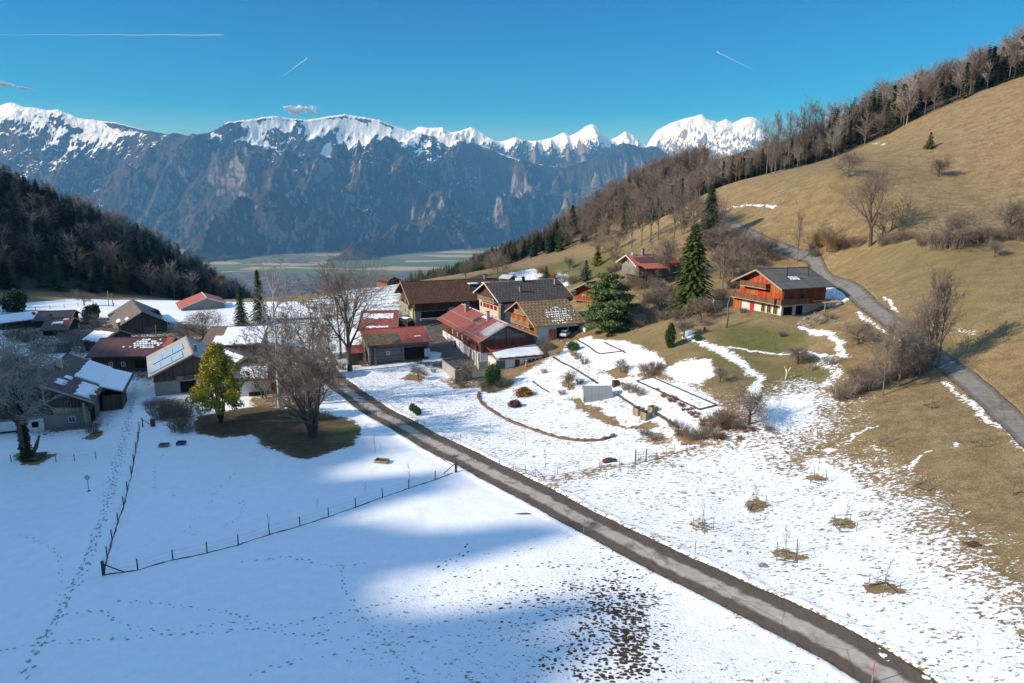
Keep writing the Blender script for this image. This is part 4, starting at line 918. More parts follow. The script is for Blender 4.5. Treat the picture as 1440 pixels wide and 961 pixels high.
# --- sheds with red roofs, centre left
h = House('barn', 'low barn with faded red sheet roof and a wide band of snow along it', (507.8,437.5), (561,436.5), 1.6, 5.4, 1.2, 10.2, 10, 17, 'red', 'greyp', 'old', 1.0, .6, .5, cat='barn')
h.snow('R', .8, h.L-1.4, 1.6, 4.8, .14, .5, 2); h.snow('R', 1.5, h.L*.75, 8.8, 9.9, .07, .5, 12)
h = House('barn', 'open-fronted barn with sagging bright red roof and mossy stone left end', (506,464), (596,458.6), .9, 6.0, 3.2, 8.9, 14, 13, 'brightred', 'grey', None, 2.6, .7, .7, cat='barn')
h.snow('R', .1, 8.3, 2.6, 8.8, .05, .8, 3).data.materials[0] = mat_simple('mossy_sheet', (.12, .1, .06), .5, 1.5)
h.snow('R', 11.8, 13.2, 5.3, 5.8, .06, .2, 7)
h.dark('R', 8.8, 14.0, 0, 2.7); h.dark('R', 2.2, 8.2, 0, 2.9, 'plank_front', MW['grey']); h.window('R', 5.1, 1.3, .8, .9); h.fbox('R', 8.35, 8.6, -1, 3.1, .0, .3).build('post', MW['pale'], h.root); h.fbox('R', 13.4, 14.7, .3, 2.2, .1, .2).build('pale_door', mat_flat('pale_blue', (.42, .48, .55)), h.root)
for a in (.7, 1.9): h.fbox('R', a, a+.45, -1, 3.2, .05, .6).build('stone_pillar', MW['stone'], h.root)
MB().box((-3.4, -6.4, -1), (-.2, -3.4, 1.9)).build('log_store', MW['old'], h.root); MB().extr([(-3.8, -2.5, 2.9), (.1, -2.5, 2.9), (.1, -7.0, 1.9), (-3.8, -7.0, 1.9)], (0, 0, 1), .1).build('store_roof', MR['red'], h.root)
h = House('shed', 'small dark shed with flat snow-dusted roof beside the faded red barn', (565,444.5), (586,447.5), 2.6, 3.0, 3.0, 3.4, 4, 6, 'black', 'dark', None, 2, .3, .3, cat='shed'); h.snow('R', .3, 4.0, .2, 2.0, .08, .4, 1)
h = House('hay_barn', 'tiny orange timber barn alone at the edge of the meadow', (554,388.8), (536,386.8), 3.4, 5.0, 3.4, 4.2, 24, 24, 'greyroof', 'dark', None, 1, .9, .8, cat='barn')
h.fbox('L', -h.x1+.1, -h.x0-.1, .1, 2.6, 0, .05).build('sunlit_boards', MW['orange_light'], h.root)
h = House('hut', 'little hut with pale blue-grey roof behind the brown roof', (706,386.2), (722,387.2), 11.5, 2.6, 2.2, 2.4, 20, 20, 'corr', 'old', None, 1, .4, .5, cat='hut'); h.window('A', 0, .6, .5, .6)

# --- left hamlet
h = House('farmhouse', 'big old farmhouse behind the ivy-clad tree, maroon roof half under thick snow', (50,540), (95,497), .0, 8.0, 8.3, 7.6, 27, 27, 'maroon', 'greyp', 'old', 2.4, 1.2, 1.0, cat='farmhouse')
MB().extr([h.rp('L', .02, .18, .02), h.rp('L', h.L-.02, .18, .02), h.rp('L', h.L-.02, 8.28, .02), h.rp('L', .02, 8.28, .02)], (0, 0, 1), .03).build('grey_tiles', MR['greyroof'], h.roof)
h.snow('R', 1.0, 8.6, 4.6, 7.2, .3, .9, 4); h.snow('R', 10.5, h.L-.5, 3.2, 7.5, .3, .5, 5); h.snow('R', 3.4, 6.4, 1.6, 3.2, .18, .8, 6); h.snow('R', 8.2, 9.8, 2.2, 3.3, .15, .5, 7); h.chimney('R', 13.5, .7, .8, 1.6, 'cream', False); h.snow('L', h.L-3, h.L-.3, .5, 3, .2, .4, 8)
h.window('A', 4.0, .8, 1.0, 1.0, MW['pale']); h.window('A', 3.7, 3.3, .8, 1.1, None, MW['pale']); h.fbox('A', 1.0, 6.9, -.9, .0, .1, 1.6).build('stone_terrace', MW['stone'], h.root); h.fbox('A', 5.9, 6.15, 0, 4.2, .1, 1.2).build('post', MW['pale'], h.root); h.fbox('A', 1.6, 6.4, 2.5, 3.3, .15, .25).build('gallery_rail', MW['pale'], h.root)
h.fbox('A', -7.3, .2, -1, 2.1, .05, .7).build('whitewashed_wall', MW['white'], h.root); h.fbox('A', -1.4, -.5, .8, 1.7, .7, .76).build('window', M_dk2, h.root); h.fbox('A', -6.6, -3.2, .35, .6, .72, .8).build('plank', MW['dark'], h.root)
h.dark('R', 1.5, 5, 0, 2.3); h.dark('R', 8, 11, 0, 2.3, 'side_boards', MW['grey']); h.fbox('R', 6.0, 6.3, 0, 3.4, .1, .4).build('post', MW['pale'], h.root); h.beams('A', 4)
MB().box((9.5, -10.2, -1), (15.5, -7.2, 2.7)).build('side_lean_to', MW['old'], h.root); MB().extr([(9, -6.9, 4.3), (h.L-.6, -6.9, 4.3), (h.L-.6, -10.8, 2.9), (9, -10.8, 2.9)], (0, 0, 1), .14).build('lean_to_roof', MR['maroon'], h.root); MB().extr([(9.3, -7.0, 4.45), (h.L-1, -7.0, 4.45), (h.L-1, -10.5, 3.2), (9.3, -10.5, 3.2)], (0, 0, 1), .2).build('snow_patch', M_snowobj, h.root)
h = House('shed', 'shed at the left edge under an even layer of snow', (-24,497), (23,500), .2, 4.6, 3.5, 4.3, 14, 20, 'greyroof', 'old', None, 2, .5, .5, cat='shed'); h.snow('R', .2, h.L-.3, .2, 4.1, .25, .2, 8)
h = House('shed', 'low snow-covered lean-to shed at the left edge in front of the grey roof', (-26,523), (18,525), .1, 3.6, 2.5, 3.2, 12, 18, 'greyroof', 'old', None, 2, .4, .4, cat='shed'); h.snow('R', .2, h.L-.3, .2, 3.0, .2, .3, 9)
h = House('barn', 'barn with a broad snow-white roof below the dark wooded slope, leftmost of the far row', (-14,444), (50.6,436.5), 1.0, 5.4, 4, 5.6, 20, 18, 'maroon', 'old', None, 2, .6, .6, cat='barn'); h.snow('R', .3, h.L-.3, .2, 5.2, .25, .2, 10); h.chimney('R', 9.2, 2.8, .7, 1.0, 'stone', False)
h = House('barn', 'long barn with bare black roof at the foot of the snow field', (54,438), (106.5,436), 1.0, 5.4, 4, 5.4, 20, 20, 'black', 'dark', None, 2, .5, .5, cat='barn')
h = House('cottage', 'cottage with dark maroon roof and a few torn patches of snow beside the black-roofed barn', (66,447.5), (104,446), .8, 5.0, 4.5, 6.2, 20, 21, 'maroon', 'dark', None, 2, .6, .6, cat='cottage'); h.snow('R', 2.0, 4.4, 2.0, 3.4, .12, .6, 11); h.snow('R', 4.2, 5.4, .8, 1.3, .1, .3, 12); h.chimney('R', 1.2, .6, .6, 1.2, 'stone')
h = House('cottage', 'small cottage with half snow-covered roof behind the long maroon roof', (139,461), (168,464), .5, 5.2, 4.0, 5.2, 24, 24, 'maroon', 'old', None, 2, .6, .6, cat='cottage'); h.snow('R', .4, h.L-.2, 1.0, 5.0, .22, .4, 13); h.chimney('L', h.L-.9, .5, .6, 1.6, 'stone')
h = House('wooden_barn', 'old wooden barn with patchy rusty grey gable roof and ivy at its side', (200,438.8), (185.6,421), .3, 7.0, 6.9, 6.4, 31, 30, 'rusty', 'old', None, 2, .8, .7, cat='barn', slabtrim=MW['old'])
h.snow('L', 6.5, 11, 4.9, 5.9, .08, .2, 14); h.snow('L', 2.6, 6.0, 3.2, 4.0, .08, .2, 15); h.snow('R', 1.0, 9, 5.4, 6.1, .12, .3, 16); h.door('A', 1.2, 2.4, 2.6, MW['grey'])
h = House('longhouse', 'long low house with dark maroon roof, a grid of melting snow and one end painted a sunlit red', (141,475.6), (246,473.8), .3, 6.0, 5.0, 7.2, 22, 21, 'maroon', 'old', 'brown', .4, .8, 1.0, cat='house')
h.snow_dots('R', h.L*.52, h.L-2.0, .9, 4.6, .62, .75, .95, .3, 9); h.snow_dots('R', h.L*.40, h.L*.55, 2.0, 4.2, .7, .8, .6, .26, 10)
MB().extr([h.rp('R', h.L-1.5, .1, .02), h.rp('R', h.L-.05, .1, .02), h.rp('R', h.L-.05, 3.9, .02), h.rp('R', h.L-1.5, 3.9, .02)], (0, 0, 1), .03).build('bright_red_sheet', MR['brightred'], h.roof)  # sunlit end of the red roof, painted as a brighter red strip
h.dark('R', 9.5, 12.8, .4, 2.1); h.fbox('R', 13.0, 15.4, 0, 2.4, 0, .06).build('pale_wall', MW['greyp'], h.root); h.window('R', 7.2, .8, .8, 1.0); h.window('R', 4.6, .8, .8, 1.0)
h = House('village_house', 'house with six sky-tinted pale blue solar panels filling its steep sheet roof', (271,498), (261,473), .0, 7.7, 7.9, 4.2, 25, 30, 'solar_slate', 'greyp', 'old', 2.7, 1.0, .9, slabtrim=M_trim)
t = NT('solar_glass_sky_tint', .25, .6); fx_ = t.math('FRACT', t.math('DIVIDE', t.sep(t.co())[0], .22)); t.col(t.mix(t.rng(fx_, 0, .12, .5, 0), (.34, .46, .56), (.12, .2, .28))); M_solar = t.m  # pale blue base colour stands in for the sky reflected in the panels
k = 0
for x0, x1 in ((1.6, 7.4), (8.6, 14.4)):
    for j in range(3):
        d0 = 1.6+j*1.98-(.5 if x0 > 5 else 0); d1 = d0+1.9; pn = MB().extr([h.rp('L', x, d, .08) for x, d in ((x0, d0), (x1, d0), (x1, d1), (x0, d1))], (0, .42, .9), .08).build('solar_panel', M_solar, h.root)
h.chimney('R', 5, .8, .6, 1.3, 'greyp', False)
h.window('A', 2.2, 3.6, 1.1, 1.0, None, MW['pale']); h.fbox('A', .3, 3.6, 0, 2.6, 0, .08).build('limewashed_wall', MW['white'], h.root); h.fbox('A', -3.2, 1.0, 2.7, 3.4, .05, .1).build('plank', MW['pale'], h.root); h.dark('A', -2.6, .1, .2, 2.3); h.balcony('A', -2, 5.2, 2.75, .9, .5, MW['old'])
h = House('village_house', 'distant house with pink-red roof and white barge board at the rim of the plateau', (290.6,418.7), (283.7,411.2), .4, 5.5, 8.4, 6, 20, 20, 'farred', 'greyp', None, 2, .8, .7, slabtrim=M_trimw)
h = House('farm_shed', 'wide low shed with a mostly snow-covered brown mono-pitch roof behind the yellow-green tree', (296,460), (377.5,457.5), .6, 5.0, 1.0, 11.3, 10, 13, 'maroon', 'old', None, 2, .5, .5, cat='shed')
h.snow('R', 4.2, h.L-.2, .2, 11.0, .14, .8, 18); h.snow('R', 2.4, 5, 5.5, 10.8, .12, .8, 19); h.roof.data.materials[0] = mat_metal_roof('brown_sheet', (.17, .10, .065), (.21, .14, .09))
h = House('bungalow', 'low white house with snowy roof and dark window between the yellow-green tree and the birch', (325,513), (386,509), .0, 5.2, 4.0, 5.2, 20, 22, 'greyroof', 'white', None, 2, .7, .7, cat='house')
h.snow('R', 1.8, h.L-1.2, .8, 4.9, .16, .6, 20); h.window('R', 4.6, 1.2, 1.0, 1.0, None, M_whitef); h.fbox('R', 3.2, 6.2, .0, .8, .8, .9).build('fence_panel', MW['dark'], h.root); h.fbox('R', 7.2, 8.0, .3, 2.0, .0, .2).build('shutter_panel', MW['orange'], h.root)
h = House('shed', 'garden shed with sloping snow-streaked roof behind the low white house', (314,488), (349,502), .3, 3.8, 2.6, 3.4, 16, 24, 'greyroof', 'old', None, 2, .3, .4, cat='shed'); h.snow('R', .4, h.L-1.0, .3, 2.4, .1, .6, 21)
h = House('shed', 'dark timber shed with snowy roof deep behind the bare trees by the road', (441,503), (470,500), .4, 3.8, 2.6, 3.2, 20, 22, 'brown', 'old', None, 2, .4, .4, cat='shed'); h.snow('R', .4, 3, .5, 2.6, .1, .4, 22)
# ================================================================ VEGETATION
def mat_leaf(name, a, b, sc=.9, trans=.0):
    t = NT(name, .75, .2); n = t.noise(sc, 4, .6); n2 = t.noise(sc*6, 3, .6); t.col(t.mix(t.rng(t.math('ADD', t.math('MULTIPLY', n, .6), t.math('MULTIPLY', n2, .4)), .35, .65), a, b)); return t.m
M_bark = mat_simple('bark', (.17, .145, .12), .35, 2.5, .9, .1); M_barkd = mat_simple('dark_bark', (.09, .075, .06), .35, 2.5, .9, .1); M_birch = mat_simple('birch_bark', (.55, .52, .47), .3, 1.5, .8, .2)
M_twig = mat_simple('twigs', (.215, .175, .14), .3, .4, .9, .1); M_twigr = mat_simple('reddish_twigs', (.21, .155, .12), .3, .4, .9, .1); M_twigo = mat_simple('ochre_twigs', (.34, .22, .09), .3, .4, .9, .1); M_twigp = mat_simple('pale_twigs', (.34, .30, .25), .3, .4, .9, .1)
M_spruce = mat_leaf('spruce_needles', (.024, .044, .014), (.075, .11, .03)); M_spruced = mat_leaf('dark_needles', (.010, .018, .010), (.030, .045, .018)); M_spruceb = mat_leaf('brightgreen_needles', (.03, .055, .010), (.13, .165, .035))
M_blue = mat_leaf('blue_needles', (.03, .045, .045), (.09, .12, .12)); M_pine = mat_leaf('pine_needles', (.05, .09, .025), (.17, .235, .08)); M_gold = mat_leaf('golden_foliage', (.10, .10, .012), (.34, .28, .03)); M_yg = mat_leaf('yellow_green_foliage', (.17, .155, .018), (.54, .45, .05), .5)
M_thuja = mat_leaf('hedge_green', (.025, .045, .012), (.06, .09, .02)); M_ivy = mat_leaf('ivy', (.02, .035, .012), (.055, .075, .025)); M_bushg = mat_leaf('bush_green', (.03, .075, .018), (.08, .16, .035)); M_orb = mat_leaf('rust_bush', (.13, .06, .012), (.36, .20, .035), 2)
M_heather = mat_leaf('dead_stems', (.14, .07, .035), (.30, .18, .10), 2)

def seg_mesh(P0, P1, R0, R1, n=3):
    P0 = np.asarray(P0, float); P1 = np.asarray(P1, float); R0 = np.asarray(R0, float)[:, None]; R1 = np.asarray(R1, float)[:, None]
    d = P1-P0; d /= np.linalg.norm(d, axis=1, keepdims=True)+1e-9
    ref = np.where(np.abs(d[:, 2:3]) < .9, np.array([[0, 0, 1.]]), np.array([[1., 0, 0]])); a = np.cross(d, ref); a /= np.linalg.norm(a, axis=1, keepdims=True)+1e-9; b = np.cross(d, a)
    V = []
    for P, R in ((P0, R0), (P1, R1)):
        for k in range(n): t = 2*PI*k/n; V.append(P + (a*math.cos(t)+b*math.sin(t))*R)
    V = np.stack(V, 1); base = (np.arange(len(P0))*2*n)[:, None]
    Fq = np.concatenate([base + np.array([[k, (k+1) % n, n+(k+1) % n, n+k]]) for k in range(n)], 0)
    return V.reshape(-1, 3), Fq
def quads(Cn, U, Vv):   # leaf quads from centres and two half axes
    V = np.stack([Cn-U-Vv, Cn+U-Vv, Cn+U+Vv, Cn-U+Vv], 1).reshape(-1, 3); Fq = np.arange(len(V)).reshape(-1, 4); return V, Fq
def me_np(name, V, Fq, mat, smooth=False):
    o = np_mesh(name, V, Fq, mat, smooth=smooth); me = o.data; bpy.data.objects.remove(o); return me
def grow(rnd, H, spread, r0, clear=.25, levels=5, nk=(6, 5, 4, 4), upright=.5, gnarl=.12, stems=1, droop=0., lean=(0, 0), ratio=.5, tf=.6):
    """trunk and limb segments, twig segments"""
    T = []; S = []
    def br(p, d, L, r, lv):
        n = (6, 5, 4, 3, 2, 2)[lv]; pts = p; ch = lv < levels-1
        for i in range(n):
            g = gnarl*(.6 if lv == 0 else 1+.35*lv); up = upright*.09 if 0 < lv < 3 else 0
            d = (d + Vector((rnd.uniform(-g, g), rnd.uniform(-g, g), rnd.uniform(-g, g)*.6 + up - droop*.12*(lv > 2)))).normalized()
            q = pts + d*(L/n); ra = r*(1-.7*i/n); rb = r*(1-.7*(i+1)/n)
            (T if lv <= 1 else S).append((tuple(pts), tuple(q), ra, rb)); pts = q; f = (i+1)/n
            if ch and f > (clear if lv == 0 else .15):
                k = nk[min(lv, len(nk)-1)]/(n*(1-(clear if lv == 0 else .15))); kk = int(k) + (rnd.random() < k-int(k))
                if i == n-1: kk = max(kk, 2)
                for _ in range(kk):
                    az = rnd.uniform(0, 2*PI); ax = d.orthogonal().normalized(); ax.rotate(Matrix.Rotation(az, 3, d))
                    an = rnd.uniform(.55, 1.05)*spread*(1-.35*f if lv == 0 else .9); nd = (d*math.cos(an)+ax*math.sin(an)).normalized()
                    if lv < 2 and nd.z < .1: nd.z = rnd.uniform(.1, .35); nd.normalize()
                    br(q, nd, L*ratio*rnd.uniform(.7, 1.2)*(1.15-.5*f if lv == 0 else 1), max(rb*.62, .01), lv+1)
    for s_ in range(stems):
        a = 2*PI*s_/max(stems, 1)+rnd.uniform(-.3, .3); k = .0 if stems == 1 else .26
        br(Vector((math.cos(a)*.15*(stems > 1), math.sin(a)*.15*(stems > 1), -.3)), Vector((k*math.cos(a)+lean[0], k*math.sin(a)+lean[1], 1)).normalized(), H*tf*(1 if s_ == 0 else rnd.uniform(.7, .98)), r0*(1 if stems == 1 else .7), 0)
    return T, S
def fit(T, S, H):
    zs = [q[1][2] for q in T+S]; k = H/max(zs)
    f = lambda X: [(tuple(np.array(a)*k), tuple(np.array(b)*k), r0, r1) for a, b, r0, r1 in X]
    return f(T), f(S)
def bare_template(seed, H, tw=.024, mt=None, mb_=None, **kw):
    rnd = random.Random(seed); T, S = grow(rnd, H, **kw); T, S = fit(T, S, H)
    V, Fq = seg_mesh(*[np.array([q[i] for q in T]) for i in range(4)], n=6); trunk = me_np('trunk', V, Fq, mb_ or M_bark, True)
    r = np.array([q[2] for q in S]); r2 = np.array([q[3] for q in S]); V, Fq = seg_mesh(np.array([q[0] for q in S]), np.array([q[1] for q in S]), np.maximum(r, tw), np.maximum(r2, tw*.8)); crown = me_np('crown', V, Fq, mt or M_twig)
    return trunk, crown
def put(name, parts, loc, rz=0, s=1, label=None, cat='tree', group=None, names=('trunk', 'crown')):
    r = empty(name, loc, rz, label, cat, group); r.scale = s if isinstance(s, tuple) else (s, s, s)
    for n_, me in zip(names, parts):
        if me is not None: link(n_, me, None, r)
    return r
def spruce_template(seed, H, R, mat, base=.06, whorl=.45, nb=8, clump=.42, dens=1.0, droop=.25, tip=.85):
    rnd = np.random.RandomState(seed); Cn = []; U = []; Vv = []; z = base*H
    while z < H*.985:
        f = (1-z/H)**tip; Lb = R*f*rnd.uniform(.8, 1.12); n = max(4, int(nb*(.5+.7*f)))
        for k in range(n):
            a = 2*PI*(k+rnd.rand())/n; L = Lb*rnd.uniform(.65, 1.12); m = max(2, int(L/clump*1.3*dens))
            dirn = np.array([math.cos(a), math.sin(a)]); side = np.array([-dirn[1], dirn[0]])
            for j in range(m):
                t = (j+.6)/m; wd = (.35+.5*(1-t))*clump*rnd.uniform(.7, 1.3)
                zz = z - droop*L*t*t*1.1 + .12*L*t
                for sgn in (-1, 0, 1):
                    off = side*sgn*wd*.9*(1.1-t); c = np.array([dirn[0]*L*t+off[0], dirn[1]*L*t+off[1], zz - abs(sgn)*.08 + rnd.uniform(-.07, .07)])
                    ud = np.array([dirn[0]+sgn*side[0]*.7, dirn[1]+sgn*side[1]*.7, -.25-rnd.rand()*.3]); ud /= np.linalg.norm(ud)
                    vd = np.cross(ud, np.array([rnd.uniform(-.5, .5), rnd.uniform(-.5, .5), 1.])); vd /= np.linalg.norm(vd)
                    Cn.append(c); U.append(ud*clump*rnd.uniform(.45, .75)); Vv.append(vd*clump*rnd.uniform(.18, .34))
        z += whorl*(.55+.6*f)*rnd.uniform(.8, 1.2)
    V, Fq = quads(np.array(Cn), np.array(U), np.array(Vv)); crown = me_np('crown', V, Fq, mat)
    return MB().tube([(0, 0, -.5), (0, 0, H*.5), (0, 0, H*.99)], [R*.07+.05, R*.045+.03, .03], 7).mesh('trunk', True), crown
def leafy(seed, clusters, n, leaf, mat, flat=.5):
    """clusters: (x,y,z,rx,ry,rz)"""
    rnd = np.random.RandomState(seed); Cn = []; w = np.array([c[3]*c[4]+c[4]*c[5]+c[3]*c[5] for c in clusters]); w = w/w.sum()
    for c, k in zip(clusters, w):
        m = int(n*k); d = rnd.normal(size=(m, 3)); d /= np.linalg.norm(d, axis=1, keepdims=True); rr = rnd.uniform(.55, 1.08, (m, 1)); lump = 1+.18*np.sin(d[:, :1]*5+c[0])*np.sin(d[:, 1:2]*6+c[1])
        Cn.append(np.array(c[:3]) + d*rr*lump*np.array(c[3:]))
    Cn = np.concatenate(Cn); m = len(Cn); u = rnd.normal(size=(m, 3)); u[:, 2] *= flat; u /= np.linalg.norm(u, axis=1, keepdims=True); v = np.cross(u, rnd.normal(size=(m, 3))); v /= np.linalg.norm(v, axis=1, keepdims=True)
    s = rnd.uniform(.5, 1.2, (m, 1))*leaf
    V, Fq = quads(Cn, u*s, v*s*.6); return me_np('foliage', V, Fq, mat)
def bush_template(seed, H, R, n, mat, tw=.014, arch=.3):
    rnd = np.random.RandomState(seed); P0 = []; P1 = []; R0 = []; R1 = []
    for i in range(n):
        a = rnd.uniform(0, 2*PI); r = R*math.sqrt(rnd.rand())*.55; p = np.array([r*math.cos(a), r*math.sin(a), -.1]); out = np.array([math.cos(a+rnd.uniform(-.8, .8)), math.sin(a+rnd.uniform(-.8, .8)), 0])
        h = H*rnd.uniform(.55, 1.05)*(1-.35*r/R); sp = R*.5*rnd.uniform(.3, 1.1); q = p
        for k in range(3):
            t = (k+1)/3; nx = np.array([r*math.cos(a), r*math.sin(a), 0])+out*sp*t**1.5+np.array([0, 0, h*(t-arch*t*t*.5)])+rnd.normal(size=3)*.05*H*.4
            P0.append(q); P1.append(nx); R0.append(tw*(1.5-.4*k)); R1.append(tw*(1.1-.4*k)+.003)
            if k:
                for _ in range(3):
                    e = nx+(nx-q)*rnd.uniform(.2, .5)+rnd.normal(size=3)*.16*H*.5; P0.append(q+(nx-q)*rnd.rand()); P1.append(e); R0.append(tw*.8); R1.append(tw*.5)
            q = nx
    V, Fq = seg_mesh(P0, P1, R0, R1); return me_np('branches', V, Fq, mat)

# templates
random.seed(3)
BT = {
 'round': bare_template(11, 10, .017, spread=1.15, r0=.24, clear=.3, nk=(8, 5, 4, 3), upright=.15, levels=5, ratio=.72, tf=.5),
 'round2': bare_template(12, 10, .017, spread=1.0, r0=.22, clear=.3, nk=(8, 5, 4, 3), upright=.3, levels=5, ratio=.68, tf=.5),
 'tall': bare_template(13, 16, .022, spread=.85, r0=.22, clear=.3, nk=(11, 5, 4, 3), upright=.8, levels=5, ratio=.42, tf=.72),
 'tall2': bare_template(14, 16, .022, spread=.95, r0=.22, clear=.25, nk=(10, 5, 4, 3), upright=.6, levels=5, ratio=.46, tf=.68),
 'apple': bare_template(15, 4.2, .012, M_twig, M_barkd, spread=1.35, r0=.14, clear=.45, nk=(7, 5, 4, 2), upright=-.05, gnarl=.26, levels=5, ratio=.75, tf=.5),
 'apple2': bare_template(16, 4.2, .012, M_twigr, M_barkd, spread=1.3, r0=.15, clear=.4, nk=(7, 5, 4, 2), upright=.05, gnarl=.28, levels=5, ratio=.75, tf=.5),
 'sapling': bare_template(17, 3.2, .011, spread=.7, r0=.035, clear=.35, nk=(5, 4, 3), upright=.6, levels=3, ratio=.4, tf=.75),
 'multi': bare_template(18, 12, .017, M_twig, M_barkd, spread=.8, r0=.34, clear=.15, nk=(6, 5, 4, 3), upright=.6, levels=5, stems=5, ratio=.52, tf=.66),
 'great': bare_template(19, 24, .022, M_twigr, M_barkd, spread=1.0, r0=.6, clear=.22, nk=(9, 6, 5, 3), upright=.6, levels=5, ratio=.66, tf=.56),
 'birch': bare_template(20, 25, .022, M_twigp, M_birch, spread=.9, r0=.36, clear=.2, nk=(15, 6, 4, 3), upright=.8, levels=5, ratio=.34, droop=.8, tf=.8),
 'haze': bare_template(23, 15, .02, M_twig, M_bark, spread=1.0, r0=.16, clear=.15, nk=(9, 5, 3, 3), upright=.7, levels=5, stems=3, ratio=.42, tf=.7),
}
print('TREE FACES', {k: len(v[1].polygons) for k, v in BT.items()})
HT = {'round': 10, 'round2': 10, 'tall': 16, 'tall2': 16, 'apple': 4.2, 'apple2': 4.2, 'sapling': 3.2, 'multi': 12, 'great': 24, 'birch': 25, 'haze': 15}
def bare_tree(kind, u, v, H, label, name='bare_tree', rz=None, cat='tree', group=None, wide=1.0, loc=None):
    p = loc or W(u, v); k = H/HT[kind]; return put(name, BT[kind], p, rz if rz is not None else (u*.7 + v) % 6.28, (k*wide, k*wide, k), label, cat, group)
LMK = [('the chalet', 1097, 430), ('the big pine', 857, 440), ('the big bright spruce', 968, 400), ('the far red roof', 905, 370), ('the greenhouse', 840, 555), ('the covered pool', 950, 555), ('the snowy lean-to', 727, 500), ('the compost bins', 905, 582),
 ('the red sheds', 555, 480), ('the solar-panel house', 238, 500), ('the yellow-green tree', 308, 550), ('the white birch', 393, 560), ('the ivy-clad tree', 38, 620), ('the biggest dark tree', 492, 500), ('the wooden barn', 180, 440), ('the long maroon roof', 190, 490), ('the snow-slab farmhouse', 110, 560),
 ('the black-roofed barn', 80, 442), ('the taupe roof', 740, 405), ('the golden roof', 775, 440), ('the largest hillside tree', 1224, 330), ('the lane bend', 1330, 515), ('the columnar evergreen', 942, 475), ('the dead flower bed', 1020, 605), ('the rust-orange dome', 737, 550), ('the pruned tree', 656, 530), ('the long brown roof', 620, 415), ('the golden conifer', 840, 360), ('the garden gate', 901, 640), ('the low white house', 362, 540)]
SEEN = {}
def auto_label(base, u, v, s):
    n_, a, b = min(LMK, key=lambda q: math.hypot(q[1]-u, (q[2]-v)*1.6)); dx, dy = u-a, v-b
    rel = ('right of' if dx > 0 else 'left of') if abs(dx) > abs(dy)*1.2 else ('in front of' if dy > 0 else 'behind')
    far = 'close' if math.hypot(dx, dy) < 28 else ('a little way' if math.hypot(dx, dy) < 60 else 'well')
    sz = 'tiny' if s < .6 else 'small' if s < .9 else 'medium' if s < 1.3 else 'large'
    L = f'{sz} {base} {far} {rel} {n_}'; SEEN[L] = SEEN.get(L, 0)+1
    if SEEN[L] > 1: L = L.replace(sz+' ', sz+(' ragged ', ' rounded ', ' leaning ', ' dense ')[min(SEEN[L]-2, 3)], 1)
    return L
# --- trees one can tell apart
bare_tree('multi', 441, 614, 16.0, 'broad many-stemmed bare tree standing on the dark grass beside the road', wide=1.05)
bare_tree('birch', 393, 573, 27.5, 'tall slim birch with a white trunk left of the broad bare tree', 'birch')
bare_tree('haze', 411, 566, 24, 'tall brownish bare tree close to the white birch', wide=1.0)
bare_tree('haze', 372, 560, 16, 'thin bare tree between the white house and the birch', wide=1.1)
bare_tree('great', 492, 522, 28, 'biggest dark bare tree with a wide crown over the roadside sheds', wide=.82, rz=1.0)
bare_tree('tall2', 465, 527, 17, 'slender bare tree at the left foot of the biggest dark tree', wide=.9)
bare_tree('haze', 440, 505, 19, 'brown-twigged bare tree behind the roadside shed', wide=1.2); bare_tree('round2', 455, 556, 8, 'small bare tree leaning to the road beside the dark grass', wide=1)
bare_tree('tall', 479, 500, 20, 'upright bare tree right behind the biggest dark tree', wide=1.1)
bare_tree('round', 285, 478, 9.5, 'bushy bare tree behind the solar-panel house', wide=1.2); bare_tree('round2', 262, 482, 7, 'low reddish bare tree next to the panelled roof', wide=1.4)
bare_tree('apple', 118, 430, 6.2, 'small pale round-headed bare tree alone on the snow rim', wide=1.3)
bare_tree('apple', 656, 538, 5.6, 'knobbly pruned tree in front of the stone wall of the red farmhouse', 'pruned_tree', wide=.8)
bare_tree('apple', 588, 534, 3.8, 'low spreading bare apple tree in the snowy garden below the barn', 'apple_tree', wide=1.25)
bare_tree('apple2', 768, 503, 5.5, 'slim reddish garden tree right of the snowy lean-to', 'garden_tree', wide=.7); bare_tree('apple', 800, 545, 4.2, 'round bare shrub-like tree left of the greenhouse', 'garden_tree', wide=.95)
bare_tree('apple2', 873, 524, 3.4, 'small apple tree on the grassy strip between two snow patches', 'apple_tree'); bare_tree('apple', 1012, 538, 3.6, 'pale young apple tree right of the covered pool', 'apple_tree')
bare_tree('apple', 1053, 596, 6.6, 'wide leaning apple tree over the dead flower bed', 'apple_tree', wide=1.35); bare_tree('apple', 1122, 513, 4.4, 'flat-crowned apple tree below the narrow snow path', 'apple_tree', wide=1.5)
bare_tree('apple2', 1207, 484, 5.0, 'apple tree with wide crown right of the chalet garden', 'apple_tree', wide=1.3); bare_tree('apple', 962, 475, 5.0, 'bare plum tree beside the columnar evergreen', 'plum_tree', wide=1.3)
bare_tree('tall', 1016, 408, 13, 'grey bare tree between the tall spruce and the chalet', wide=1.1); bare_tree('round2', 935, 398, 15, 'pale-trunked bare tree at the right end of the far red roof', wide=.75)
bare_tree('tall', 1121, 368, 13, 'slim pale bare tree beside the bend in the lane behind the chalet', wide=.6)
bare_tree('great', 1224, 346, 21, 'largest bare tree of the hillside hedge above the lane', wide=.85, rz=2)
bare_tree('round', 1192, 250, 8.0, 'rounded bare tree alone on the upper meadow', 'fruit_tree', wide=1.15); bare_tree('apple', 1320, 249, 6.6, 'thin spreading fruit tree on the upper meadow under the lone spruce', 'fruit_tree', wide=1.2)
